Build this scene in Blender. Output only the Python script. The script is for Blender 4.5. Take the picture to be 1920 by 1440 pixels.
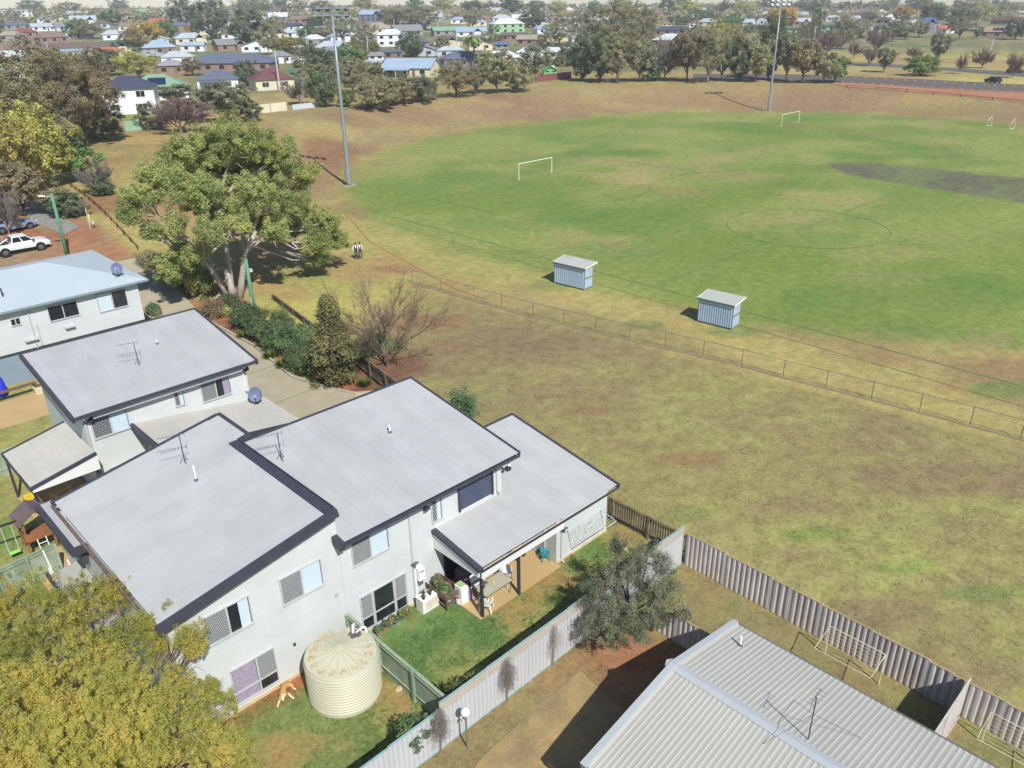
import bpy, bmesh, math, random
import numpy as np
from mathutils import Vector, Matrix
R_ = math.radians
for o in list(bpy.data.objects): bpy.data.objects.remove(o)
SC = bpy.context.scene
COL = SC.collection
# ------------------------------------------------------------------ camera
F_, PI_, RO_, CH = 1508.7327, R_(25.414246), R_(.937035), 24.632734
PH_ = R_(44.0)
_f = np.array([0, math.cos(PI_), -math.sin(PI_)]); _r = np.array([1., 0, 0]); _d = np.cross(_f, _r)
_c, _s = math.cos(RO_), math.sin(RO_)
_R = np.array([_c*_r+_s*_d, -_s*_r+_c*_d, _f])
_A = np.array([[math.cos(PH_), math.sin(PH_), 0], [-math.sin(PH_), math.cos(PH_), 0], [0, 0, 1]])
RA = _R @ _A.T
CC = np.array([0, 0, CH])
cam = bpy.data.cameras.new('camera'); camo = bpy.data.objects.new('camera', cam); COL.objects.link(camo)
cam.sensor_width = 36; cam.lens = F_/1920*36; cam.clip_start = .5; cam.clip_end = 6000
m = Matrix((( RA[0][0], -RA[1][0], -RA[2][0], 0), (RA[0][1], -RA[1][1], -RA[2][1], 0), (RA[0][2], -RA[1][2], -RA[2][2], CH), (0, 0, 0, 1)))
camo.matrix_world = m
SC.camera = camo
# ------------------------------------------------------------------ light
W = bpy.data.worlds.new("World"); SC.world = W; W.use_nodes = True
wn = W.node_tree; bg = wn.nodes['Background']
sky = wn.nodes.new('ShaderNodeTexSky'); sky.sky_type = 'NISHITA'; sky.sun_disc = False
sky.sun_elevation = R_(45.5); sky.sun_rotation = R_(198); sky.altitude = 600; sky.dust_density = .3; sky.ozone_density = 2
wn.links.new(sky.outputs[0], bg.inputs[0]); bg.inputs[1].default_value = .095
sd = Vector((-.31*math.cos(R_(45.5)), -.95*math.cos(R_(45.5)), math.sin(R_(45.5)))).normalized()
sl = bpy.data.lights.new('sun', 'SUN'); sl.energy = 4.75; sl.angle = R_(.55); sl.color = (1, .968, .925)
so = bpy.data.objects.new('sun', sl); COL.objects.link(so); so.rotation_euler = sd.to_track_quat('Z', 'Y').to_euler(); so.location = (0, 0, 60)
SC.view_settings.view_transform = 'Standard'; SC.view_settings.look = 'None'; SC.view_settings.exposure = .2; SC.view_settings.gamma = 1
SC.render.engine = 'CYCLES'
SC.render.resolution_x = 1024; SC.render.resolution_y = 768
SC.cycles.max_bounces = 6; SC.cycles.transparent_max_bounces = 6
# ------------------------------------------------------------------ helpers
def sm(t): t = np.clip(t, 0, 1); return t*t*(3-2*t)
def ray(u, v): return RA.T @ np.array([(u-960)/F_, (v-720)/F_, 1])
AMP = ([5, 22, 46, 62, 85], [2.5, 4, 11, 14, 17])
def hgt(x, y):
    x = np.asarray(x, float); y = np.asarray(y, float)
    dx, dy = x-125, y-60; r = np.hypot(dx, dy); a = np.degrees(np.arctan2(dy, dx)); a = np.where(a < -120, a+360, a)
    wa = np.maximum(sm((178-a)/26)*sm((a+60)/35), sm((y-118)/50))
    z = 3.7*sm((r-75)/27)*wa
    z = z - .35*sm((31-x)/2.4)*sm((76-y)/14)*sm((x+150)/60)
    z = z - .022*np.clip(17-y, 0, 40)*sm((40-x)/8)
    d = np.hypot(x, y); az = np.degrees(np.arctan2(y, x))
    A = np.interp(az, AMP[0], AMP[1])
    return z + A*sm((d-240)/760)
def H(x, y): return float(hgt(x, y))
def g(u, v, z=None):
    d = ray(u, v)
    if z is not None:
        t = (z-CH)/d[2]; return CC+t*d
    d = d/np.hypot(d[0], d[1])
    ts = np.concatenate([np.arange(10, 300, .5), np.arange(300, 2400, 2.)])
    P = CC[None]+ts[:, None]*d[None]; k = np.where(P[:, 2] < hgt(P[:, 0], P[:, 1]))[0]
    if len(k) == 0: t = 1000.
    else:
        a, b = ts[k[0]-1], ts[k[0]]
        for _ in range(12):
            m_ = (a+b)/2; q = CC+m_*d
            if q[2] < H(q[0], q[1]): b = m_
            else: a = m_
        t = b
    q = CC+t*d; q[2] = H(q[0], q[1]); return q
def depth(P): return float((RA[2] @ (np.asarray(P)-CC)))
def onX(u, v, X): d = ray(u, v); return CC+X/d[0]*d
def onY(u, v, Y): d = ray(u, v); return CC+Y/d[1]*d
def lin(c): return tuple(((x/255+.055)/1.055)**2.4 if x > 10 else x/255/12.92 for x in c)
def S(r, g_, b, k=.8): l = lin((r, g_, b)); return tuple(min(.92, x*k) for x in l)

MATS = {}
def mat(name, col, rough=.7, metal=0, var=.12, scale=3., bump=0., col2=None, spec=.3, alpha=None, dirt=None):
    if name in MATS: return MATS[name]
    m = bpy.data.materials.new(name); m.use_nodes = True; n = m.node_tree; b = n.nodes['Principled BSDF']
    b.inputs['Roughness'].default_value = rough; b.inputs['Metallic'].default_value = metal
    b.inputs['Specular IOR Level'].default_value = spec
    tc = n.nodes.new('ShaderNodeTexCoord'); nz = n.nodes.new('ShaderNodeTexNoise'); nz.inputs['Scale'].default_value = scale; nz.inputs['Detail'].default_value = 5
    n.links.new(tc.outputs['Object'], nz.inputs['Vector'])
    cr = n.nodes.new('ShaderNodeValToRGB'); cr.color_ramp.elements[0].position = .3; cr.color_ramp.elements[1].position = .7
    c2 = col2 if col2 else col
    cr.color_ramp.elements[0].color = tuple(x*(1-var) for x in col)+(1,)
    cr.color_ramp.elements[1].color = tuple(min(1, x*(1+var)) for x in c2)+(1,)
    n.links.new(nz.outputs['Fac'], cr.inputs[0]); n.links.new(cr.outputs[0], b.inputs['Base Color'])
    if bump:
        bp = n.nodes.new('ShaderNodeBump'); bp.inputs['Strength'].default_value = bump; bp.inputs['Distance'].default_value = .02
        nz2 = n.nodes.new('ShaderNodeTexNoise'); nz2.inputs['Scale'].default_value = scale*8; n.links.new(tc.outputs['Object'], nz2.inputs['Vector'])
        n.links.new(nz2.outputs['Fac'], bp.inputs['Height']); n.links.new(bp.outputs[0], b.inputs['Normal'])
    MATS[name] = m; return m
def wallmat(name, col, bw=.4, bh=.2, mort=.008, strength=.25, dark=.93):
    """painted block / board wall with faint course lines"""
    if name in MATS: return MATS[name]
    m = mat(name, col, .75, 0, .05, .7)
    n = m.node_tree; b = n.nodes['Principled BSDF']
    tc = [x for x in n.nodes if x.type == 'TEX_COORD'][0]; cr = [x for x in n.nodes if x.type == 'VALTORGB'][0]
    sp = n.nodes.new('ShaderNodeSeparateXYZ'); ad = n.nodes.new('ShaderNodeMath'); ad.operation = 'ADD'; cb = n.nodes.new('ShaderNodeCombineXYZ')
    n.links.new(tc.outputs['Object'], sp.inputs[0]); n.links.new(sp.outputs[0], ad.inputs[0]); n.links.new(sp.outputs[1], ad.inputs[1])
    n.links.new(ad.outputs[0], cb.inputs[0]); n.links.new(sp.outputs[2], cb.inputs[1])
    br = n.nodes.new('ShaderNodeTexBrick'); br.inputs['Scale'].default_value = 1; br.inputs['Brick Width'].default_value = bw; br.inputs['Row Height'].default_value = bh
    br.inputs['Mortar Size'].default_value = mort; br.inputs['Color1'].default_value = (1, 1, 1, 1); br.inputs['Color2'].default_value = (.965, .965, .965, 1); br.inputs['Mortar'].default_value = (dark, dark, dark, 1)
    n.links.new(cb.outputs[0], br.inputs['Vector'])
    mx = n.nodes.new('ShaderNodeMix'); mx.data_type = 'RGBA'; mx.blend_type = 'MULTIPLY'; mx.inputs[0].default_value = 1
    n.links.new(cr.outputs[0], mx.inputs[6]); n.links.new(br.outputs['Color'], mx.inputs[7]); n.links.new(mx.outputs[2], b.inputs['Base Color'])
    return m
def glassmat(name, col=(.02, .025, .03)):
    return mat(name, col, .08, 0, .3, 1.2, spec=.6)
def foliage_mat(name, c1, c2, c3, trans=.38):
    if name in MATS: return MATS[name]
    m = bpy.data.materials.new(name); m.use_nodes = True; n = m.node_tree; n.nodes.clear()
    out = n.nodes.new('ShaderNodeOutputMaterial'); ge = n.nodes.new('ShaderNodeNewGeometry'); tc = n.nodes.new('ShaderNodeTexCoord')
    nz = n.nodes.new('ShaderNodeTexNoise'); nz.inputs['Scale'].default_value = .55; nz.inputs['Detail'].default_value = 3
    n.links.new(tc.outputs['Object'], nz.inputs['Vector'])
    ma = n.nodes.new('ShaderNodeMath'); ma.operation = 'MULTIPLY_ADD'; ma.inputs[1].default_value = .55; n.links.new(ge.outputs['Random Per Island'], ma.inputs[0])
    mb = n.nodes.new('ShaderNodeMath'); mb.operation = 'MULTIPLY_ADD'; mb.inputs[1].default_value = 1.5; mb.inputs[2].default_value = -.53; n.links.new(nz.outputs['Fac'], mb.inputs[0])
    n.links.new(mb.outputs[0], ma.inputs[2])
    oi = n.nodes.new('ShaderNodeObjectInfo')
    cr = n.nodes.new('ShaderNodeValToRGB'); e = cr.color_ramp.elements; e[0].position = .15; e[0].color = c1+(1,); e[1].position = .85; e[1].color = c3+(1,)
    x = e.new(.5); x.color = c2+(1,)
    n.links.new(ma.outputs[0], cr.inputs[0])
    hs = n.nodes.new('ShaderNodeHueSaturation'); n.links.new(cr.outputs[0], hs.inputs['Color'])
    mv = n.nodes.new('ShaderNodeMath'); mv.operation = 'MULTIPLY_ADD'; mv.inputs[1].default_value = .3; mv.inputs[2].default_value = .85; n.links.new(oi.outputs['Random'], mv.inputs[0]); n.links.new(mv.outputs[0], hs.inputs['Value'])
    mh = n.nodes.new('ShaderNodeMath'); mh.operation = 'MULTIPLY_ADD'; mh.inputs[1].default_value = .03; mh.inputs[2].default_value = .485; n.links.new(oi.outputs['Random'], mh.inputs[0]); n.links.new(mh.outputs[0], hs.inputs['Hue'])
    df = n.nodes.new('ShaderNodeBsdfDiffuse'); tr = n.nodes.new('ShaderNodeBsdfTranslucent'); mx = n.nodes.new('ShaderNodeMixShader'); mx.inputs[0].default_value = trans
    n.links.new(hs.outputs[0], df.inputs[0]); n.links.new(hs.outputs[0], tr.inputs[0]); n.links.new(df.outputs[0], mx.inputs[1]); n.links.new(tr.outputs[0], mx.inputs[2]); n.links.new(mx.outputs[0], out.inputs[0])
    MATS[name] = m; return m

def tag(o, label=None, cat=None, group=None, kind=None):
    if label: o['label'] = label
    if cat: o['category'] = cat
    if group: o['group'] = group
    if kind: o['kind'] = kind
    return o
def T(name, label, cat, loc=(0, 0, 0), rz=0, group=None):
    o = bpy.data.objects.new(name, None); COL.objects.link(o); o.location = tuple(float(a) for a in loc); o.rotation_euler = (0, 0, rz); o.empty_display_size = .3
    return tag(o, label, cat, group)
def copytree(o, parent=None):
    c = o.copy(); COL.objects.link(c); c.parent = parent
    for ch in list(o.children): copytree(ch, c)
    return c
class MB:
    def __init__(s): s.v = []; s.f = []; s.mi = []; s.m = 0; s.cut = [(0, 0)]
    def add(s, vs, fs):
        b = len(s.v); s.v += [tuple(float(a) for a in v) for v in vs]; s.f += [tuple(b+i for i in f) for f in fs]; s.mi += [s.m]*len(fs); s.cut.append((len(s.v), len(s.f))); return s
    def each(s, name, mats, parent=None):
        """every added shape becomes an object of its own"""
        for (v0, f0), (v1, f1) in zip(s.cut[:-1], s.cut[1:]):
            q = MB(); q.v = s.v[v0:v1]; q.f = [tuple(i-v0 for i in f) for f in s.f[f0:f1]]; q.mi = s.mi[f0:f1]; q.build(name, mats, parent)
    def box(s, x0, x1, y0, y1, z0, z1):
        return s.wedge(x0, x1, y0, y1, z0, z1, z1, z1, z1)
    def wedge(s, x0, x1, y0, y1, zb, a, b, c, d):  # top z at (x0,y0),(x1,y0),(x1,y1),(x0,y1)
        return s.add([(x0, y0, zb), (x1, y0, zb), (x1, y1, zb), (x0, y1, zb), (x0, y0, a), (x1, y0, b), (x1, y1, c), (x0, y1, d)], [(3, 2, 1, 0), (4, 5, 6, 7), (0, 1, 5, 4), (1, 2, 6, 5), (2, 3, 7, 6), (3, 0, 4, 7)])
    def slab(s, P, th):  # 4 top points, extruded down
        P = [Vector(p) for p in P]; Q = [p-Vector((0, 0, th)) for p in P]
        n = len(P); s.add(P+Q, [tuple(range(n)), tuple(range(2*n-1, n-1, -1))]+[(i, n+i, n+(i+1) % n, (i+1) % n) for i in range(n)]); return s
    def bar(s, p0, p1, w, h=None, up=(0, 0, 1)):
        h = h or w; p0 = Vector(p0); p1 = Vector(p1); d = (p1-p0).normalized(); up = Vector(up)
        if abs(d.dot(up)) > .98: up = Vector((1, 0, 0))
        a = d.cross(up).normalized()*w/2; b = a.cross(d).normalized()*h/2
        V = [p0-a-b, p0+a-b, p0+a+b, p0-a+b, p1-a-b, p1+a-b, p1+a+b, p1-a+b]
        return s.add(V, [(3, 2, 1, 0), (4, 5, 6, 7), (0, 1, 5, 4), (1, 2, 6, 5), (2, 3, 7, 6), (3, 0, 4, 7)])
    def tube(s, pts, rs, n=8, cap=True):
        if not hasattr(rs, '__len__'): rs = [rs]*len(pts)
        pts = [Vector(p) for p in pts]; V = []; N = len(pts)
        ref = Vector((0, 0, 1)) if abs((pts[-1]-pts[0]).normalized().z) < .9 else Vector((1, 0, 0))
        for i, p in enumerate(pts):
            d = (pts[min(i+1, N-1)]-pts[max(i-1, 0)]).normalized(); a = d.cross(ref)
            if a.length < 1e-4: a = d.cross(Vector((.3, .8, .1)))
            a.normalize(); b = d.cross(a)
            V += [p+rs[i]*(math.cos(2*math.pi*k/n)*a+math.sin(2*math.pi*k/n)*b) for k in range(n)]
        Fs = [(i*n+k, i*n+(k+1) % n, (i+1)*n+(k+1) % n, (i+1)*n+k) for i in range(N-1) for k in range(n)]
        if cap: Fs += [tuple(range(n))[::-1], tuple((N-1)*n+k for k in range(n))]
        return s.add(V, Fs)
    def lathe(s, prof, n=24, c=(0, 0, 0), capb=True, capt=True):
        V = [(c[0]+r*math.cos(2*math.pi*k/n), c[1]+r*math.sin(2*math.pi*k/n), c[2]+z) for r, z in prof for k in range(n)]; N = len(prof)
        Fs = [(i*n+k, i*n+(k+1) % n, (i+1)*n+(k+1) % n, (i+1)*n+k) for i in range(N-1) for k in range(n)]
        if capb: Fs.append(tuple(range(n))[::-1])
        if capt: Fs.append(tuple((N-1)*n+k for k in range(n)))
        return s.add(V, Fs)
    def ball(s, c, r, n=10, sc=(1, 1, 1)):
        V = []; 
        for i in range(1, n):
            th = math.pi*i/n
            for k in range(2*n): V.append((c[0]+r*sc[0]*math.sin(th)*math.cos(math.pi*k/n), c[1]+r*sc[1]*math.sin(th)*math.sin(math.pi*k/n), c[2]-r*sc[2]*math.cos(th)))
        N = 2*n; Fs = [(i*N+k, i*N+(k+1) % N, (i+1)*N+(k+1) % N, (i+1)*N+k) for i in range(n-2) for k in range(N)]+[tuple(range(N))[::-1], tuple((n-2)*N+k for k in range(N))]
        return s.add(V, Fs)
    def poly(s, pts): return s.add(pts, [tuple(range(len(pts)))])
    def build(s, name, mats, parent=None, smooth=False, origin=None):
        me = bpy.data.meshes.new(name); v = s.v
        if origin is None: origin = tuple(parent_loc(parent)) if parent else (0, 0, 0)
        if origin != (0, 0, 0): v = [(a-origin[0], b-origin[1], c-origin[2]) for a, b, c in v]
        me.from_pydata(v, [], s.f); me.update()
        for mm in (mats if isinstance(mats, (list, tuple)) else [mats]): me.materials.append(mm)
        if any(s.mi): me.polygons.foreach_set('material_index', s.mi)
        if smooth: me.polygons.foreach_set('use_smooth', [True]*len(s.f))
        o = bpy.data.objects.new(name, me); COL.objects.link(o)
        if parent: o.parent = parent
        else: o.location = origin
        return o
def parent_loc(p):
    """builders give absolute coordinates; parts are stored relative to their unrotated thing"""
    if p is None: return (0, 0, 0)
    if p.get('_local'): return (0, 0, 0)
    q = p; l = Vector((0, 0, 0))
    while q: 
        if q.get('_local'): return (0, 0, 0)
        l = l+q.location; q = q.parent
    return tuple(l)
def npmesh(name, V, Q, mats, parent=None, smooth=False, k=4):
    me = bpy.data.meshes.new(name); me.vertices.add(len(V)); me.vertices.foreach_set('co', np.asarray(V, np.float32).ravel())
    nf = len(Q); me.loops.add(nf*k); me.loops.foreach_set('vertex_index', np.asarray(Q, np.int32).ravel()); me.polygons.add(nf)
    me.polygons.foreach_set('loop_start', np.arange(0, nf*k, k, dtype=np.int32)); me.polygons.foreach_set('loop_total', np.full(nf, k, np.int32))
    if smooth: me.polygons.foreach_set('use_smooth', np.ones(nf, bool))
    me.update(); me.validate()
    for mm in (mats if isinstance(mats, (list, tuple)) else [mats]): me.materials.append(mm)
    o = bpy.data.objects.new(name, me); COL.objects.link(o)
    if parent: o.parent = parent
    return o
# noise for ground colour
_rg = np.random.RandomState(5); _lat = _rg.rand(256, 256)
def vn(x, y, s, seed=0):
    x = np.asarray(x)/s+seed*17.3; y = np.asarray(y)/s+seed*31.7
    xi = np.floor(x).astype(int); yi = np.floor(y).astype(int); fx = x-xi; fy = y-yi; fx = fx*fx*(3-2*fx); fy = fy*fy*(3-2*fy)
    L = lambda a, b: _lat[a % 256, b % 256]
    return (L(xi, yi)*(1-fx)+L(xi+1, yi)*fx)*(1-fy)+(L(xi, yi+1)*(1-fx)+L(xi+1, yi+1)*fx)*fy
def fbm(x, y, s, seed=0, o=4):
    t = 0; a = 1; w = 0
    for i in range(o): t = t+a*vn(x, y, s/2**i, seed+i); w += a; a *= .55
    return t/w
# ================================================================== ground
az = np.concatenate([np.arange(-12, 100.01, .12), np.arange(105, 345, 6.)])
dep = np.concatenate([np.arange(74, 4.8, -.12)]); rr = (CH+.35)/np.tan(np.radians(dep))
rr = np.concatenate([[.01, 2, 4, 6], rr, np.geomspace(305, 1650, 70)])
AZ, RR = np.meshgrid(np.radians(az), rr); GX = RR*np.cos(AZ); GY = RR*np.sin(AZ); GZ = hgt(GX, GY)
nr, na = GX.shape
def c3(*a): return np.array(S(*a))
def mixc(a, b, t): t = np.clip(t, 0, 1)[..., None]; return a*(1-t)+b*t
x, y = GX, GY
n1 = fbm(x, y, 30, 1); n2 = fbm(x, y, 7, 2); n3 = fbm(x, y, 1.6, 3, 3); n4 = fbm(x, y*2.2, 60, 4)
straw = c3(180, 162, 104, .8); brown = c3(146, 126, 94, .8); ylw = c3(178, 172, 96, .8); grn = c3(126, 148, 72, .8); lgrn = c3(148, 159, 86, .8)
red = c3(168, 108, 78, .8); dkg = c3(92, 122, 66, .8); mulch = c3(138, 98, 74, .8); gy = c3(140, 134, 104, .8)
ctr = lambda q, k=5: (q-.5)*k+.5
far = mixc(c3(150, 140, 102, .8)+0*x[..., None], c3(116, 128, 84, .8), ctr(n1, 3)); far = mixc(far, c3(176, 164, 112, .8), ctr(n2, 3)-.5)
col = far.copy()
# arena
dx, dy = x-125, y-60; r = np.hypot(dx, dy)+ (n2-.5)*9+(n1-.5)*6; ang = np.degrees(np.arctan2(dy, dx)); ang = np.where(ang < -120, ang+360, ang)
plate = mixc(straw+0*x[..., None], c3(160, 138, 96, .8), ctr(n2, 4)); plate = mixc(plate, lgrn, ctr(n1, 4)-.75)
wpl = sm((150-np.hypot(dx, dy))/10)*sm((x-20)/6); col = mixc(col, plate, wpl)
rf = sm((x-215)/14)*sm((x/np.maximum(y, 1)-1.55)*2.2); parkc = mixc(c3(196, 184, 112, .8)+0*x[..., None], c3(172, 152, 104, .8), ctr(vn(x, y*1., 26, 9)*.6+n2*.4, 3)); col = mixc(col, parkc, rf*sm((330-np.hypot(x, y))/60+1.2))
bank = mixc(c3(162, 142, 104, .8)+0*x[..., None], c3(170, 152, 98, .8), ctr(fbm(r*1.5, ang*.9, 9, 7), 4)); bank = mixc(bank, c3(156, 130, 100, .8), ctr(n1, 5)-.5)
wb = sm((r-73)/6)*sm((106-r)/6)*sm((186-ang)/20)*sm((ang+40)/10); col = mixc(col, bank, wb)
# left open ground
wl = sm((x-12)/6)*sm((58-x)/5)*sm((y-54)/6)*sm((150-y)/25)
lef = mixc(c3(178, 150, 100, .8)+0*x[..., None], c3(176, 170, 98, .8), ctr(n2, 4)); lef = mixc(lef, c3(156, 122, 88, .8), ctr(n1, 4)-.4); col = mixc(col, lef, wl)
fld = mixc(grn+0*x[..., None], lgrn, ctr(fbm(x*.7, y*1.4, 15, 8), 3.6)); fld = mixc(fld, c3(172, 162, 104, .8), ctr(fbm(x, y, 22, 12)*.7+n2*.3, 4.5)-.75); fld = mixc(fld, c3(114, 142, 68, .8), ctr(fbm(x, y, 19, 13), 5)-.75)
wf = np.clip(sm((76-r-(n3-.5)*5)/7), 0, 1)*sm((x-47-(n2-.5)*6)/4); col = mixc(col, fld, wf)
edge = np.exp(-((x-53.5-(n2-.5)*4)/3.2)**2)*sm((92-y)/8)*.75; col = mixc(col, c3(186, 172, 104, .8), edge)
# near field between fences
nf = mixc(c3(162, 153, 98, .8)+0*x[..., None], c3(150, 132, 98, .8), ctr(n2*.6+n1*.4, 4)); nf = mixc(nf, c3(164, 160, 96, .8), ctr(fbm(x, y, 9, 21)*.6+n3*.4, 5)-.55-np.clip((y-14)/60, 0, .4))
wn_ = sm((x-28.4)/.3)*sm((51-x+(45-y)*.14*0)/2.5)*sm((58-y)/6)
wn_ = np.where(x > 28.4, sm(((45.6+ (52.5-y)*.145)-x)/1.2), 0)*sm((60-y)/8)*sm((y+40)/10); col = mixc(col, nf, wn_)
# yards
yd = (x < 28.4) & (y < 24.3) & (y > 17.2) & (x > 13.3)
lawn = mixc(c3(106, 136, 76, .8)+0*x[..., None], c3(156, 152, 90, .8), ctr(n3*.5+n2*.5, 4)-.2-np.clip((y-19.5)/2.2, 0, 1)*.35+sm((x-18.3)/1.)*.55)
lawn = mixc(lawn, c3(170, 128, 84, .8), (1-sm((y-17.3)/1.3))*.4+sm((x-18)/2)*(n3-.4)*1.6)
col = np.where(yd[..., None], lawn, col)
yd = (x < 13.3) & (y < 24.3) & (y > 17.2) & (x > -6)
l2 = mixc(c3(130, 142, 82, .8)+0*x[..., None], c3(176, 158, 100, .8), ctr(n3*.4+n2*.6, 4)); l2 = mixc(l2, c3(168, 112, 74, .8), sm((y-22.9)/1.)*.9+ctr(n3, 4)*.3-.1)
col = np.where(yd[..., None], l2, col)
yd = (x < 27.95) & (y < 17.2); l3 = mixc(c3(152, 138, 94, .8)+0*x[..., None], c3(134, 142, 86, .8), ctr(n3*.5+n2*.5, 4)); l3 = mixc(l3, c3(160, 124, 92, .8), sm((23.3-x)/.5)*.75+ctr(n3, 3)*.3-.25); l3 = mixc(l3, c3(148, 136, 92, .8), sm((18.5-x)/2)*(.45+ctr(n3, 4)*.4)); l3 = mixc(l3, c3(176, 120, 88, .8), np.exp(-((x-21.2)**2+(y-15)**2)/3.5)*.8)
col = np.where(yd[..., None], l3, col)
yd = (x < 27) & (y > 24.3) & (y < 64); l4 = mixc(c3(124, 150, 82, .8)+0*x[..., None], c3(166, 160, 96, .8), ctr(n3*.5+n2*.5, 4)); col = np.where(yd[..., None], l4, col)
# garden beds along the drive
wm = sm((x-26.8)/.4)*sm((31.8-x)/.6)*sm((y-43)/1)*sm((72-y)/3); col = mixc(col, mixc(mulch+0*x[..., None], c3(160, 112, 80, .8), ctr(n3, 4)), wm)
wr = sm((x-8)/3)*sm((29.5-x)/2)*sm((y-70)/3)*sm((120-y)/8); col = mixc(col, mixc(c3(158, 136, 106, .8)+0*x[..., None], c3(170, 128, 94, .8), ctr(n2, 4)), wr)
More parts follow.
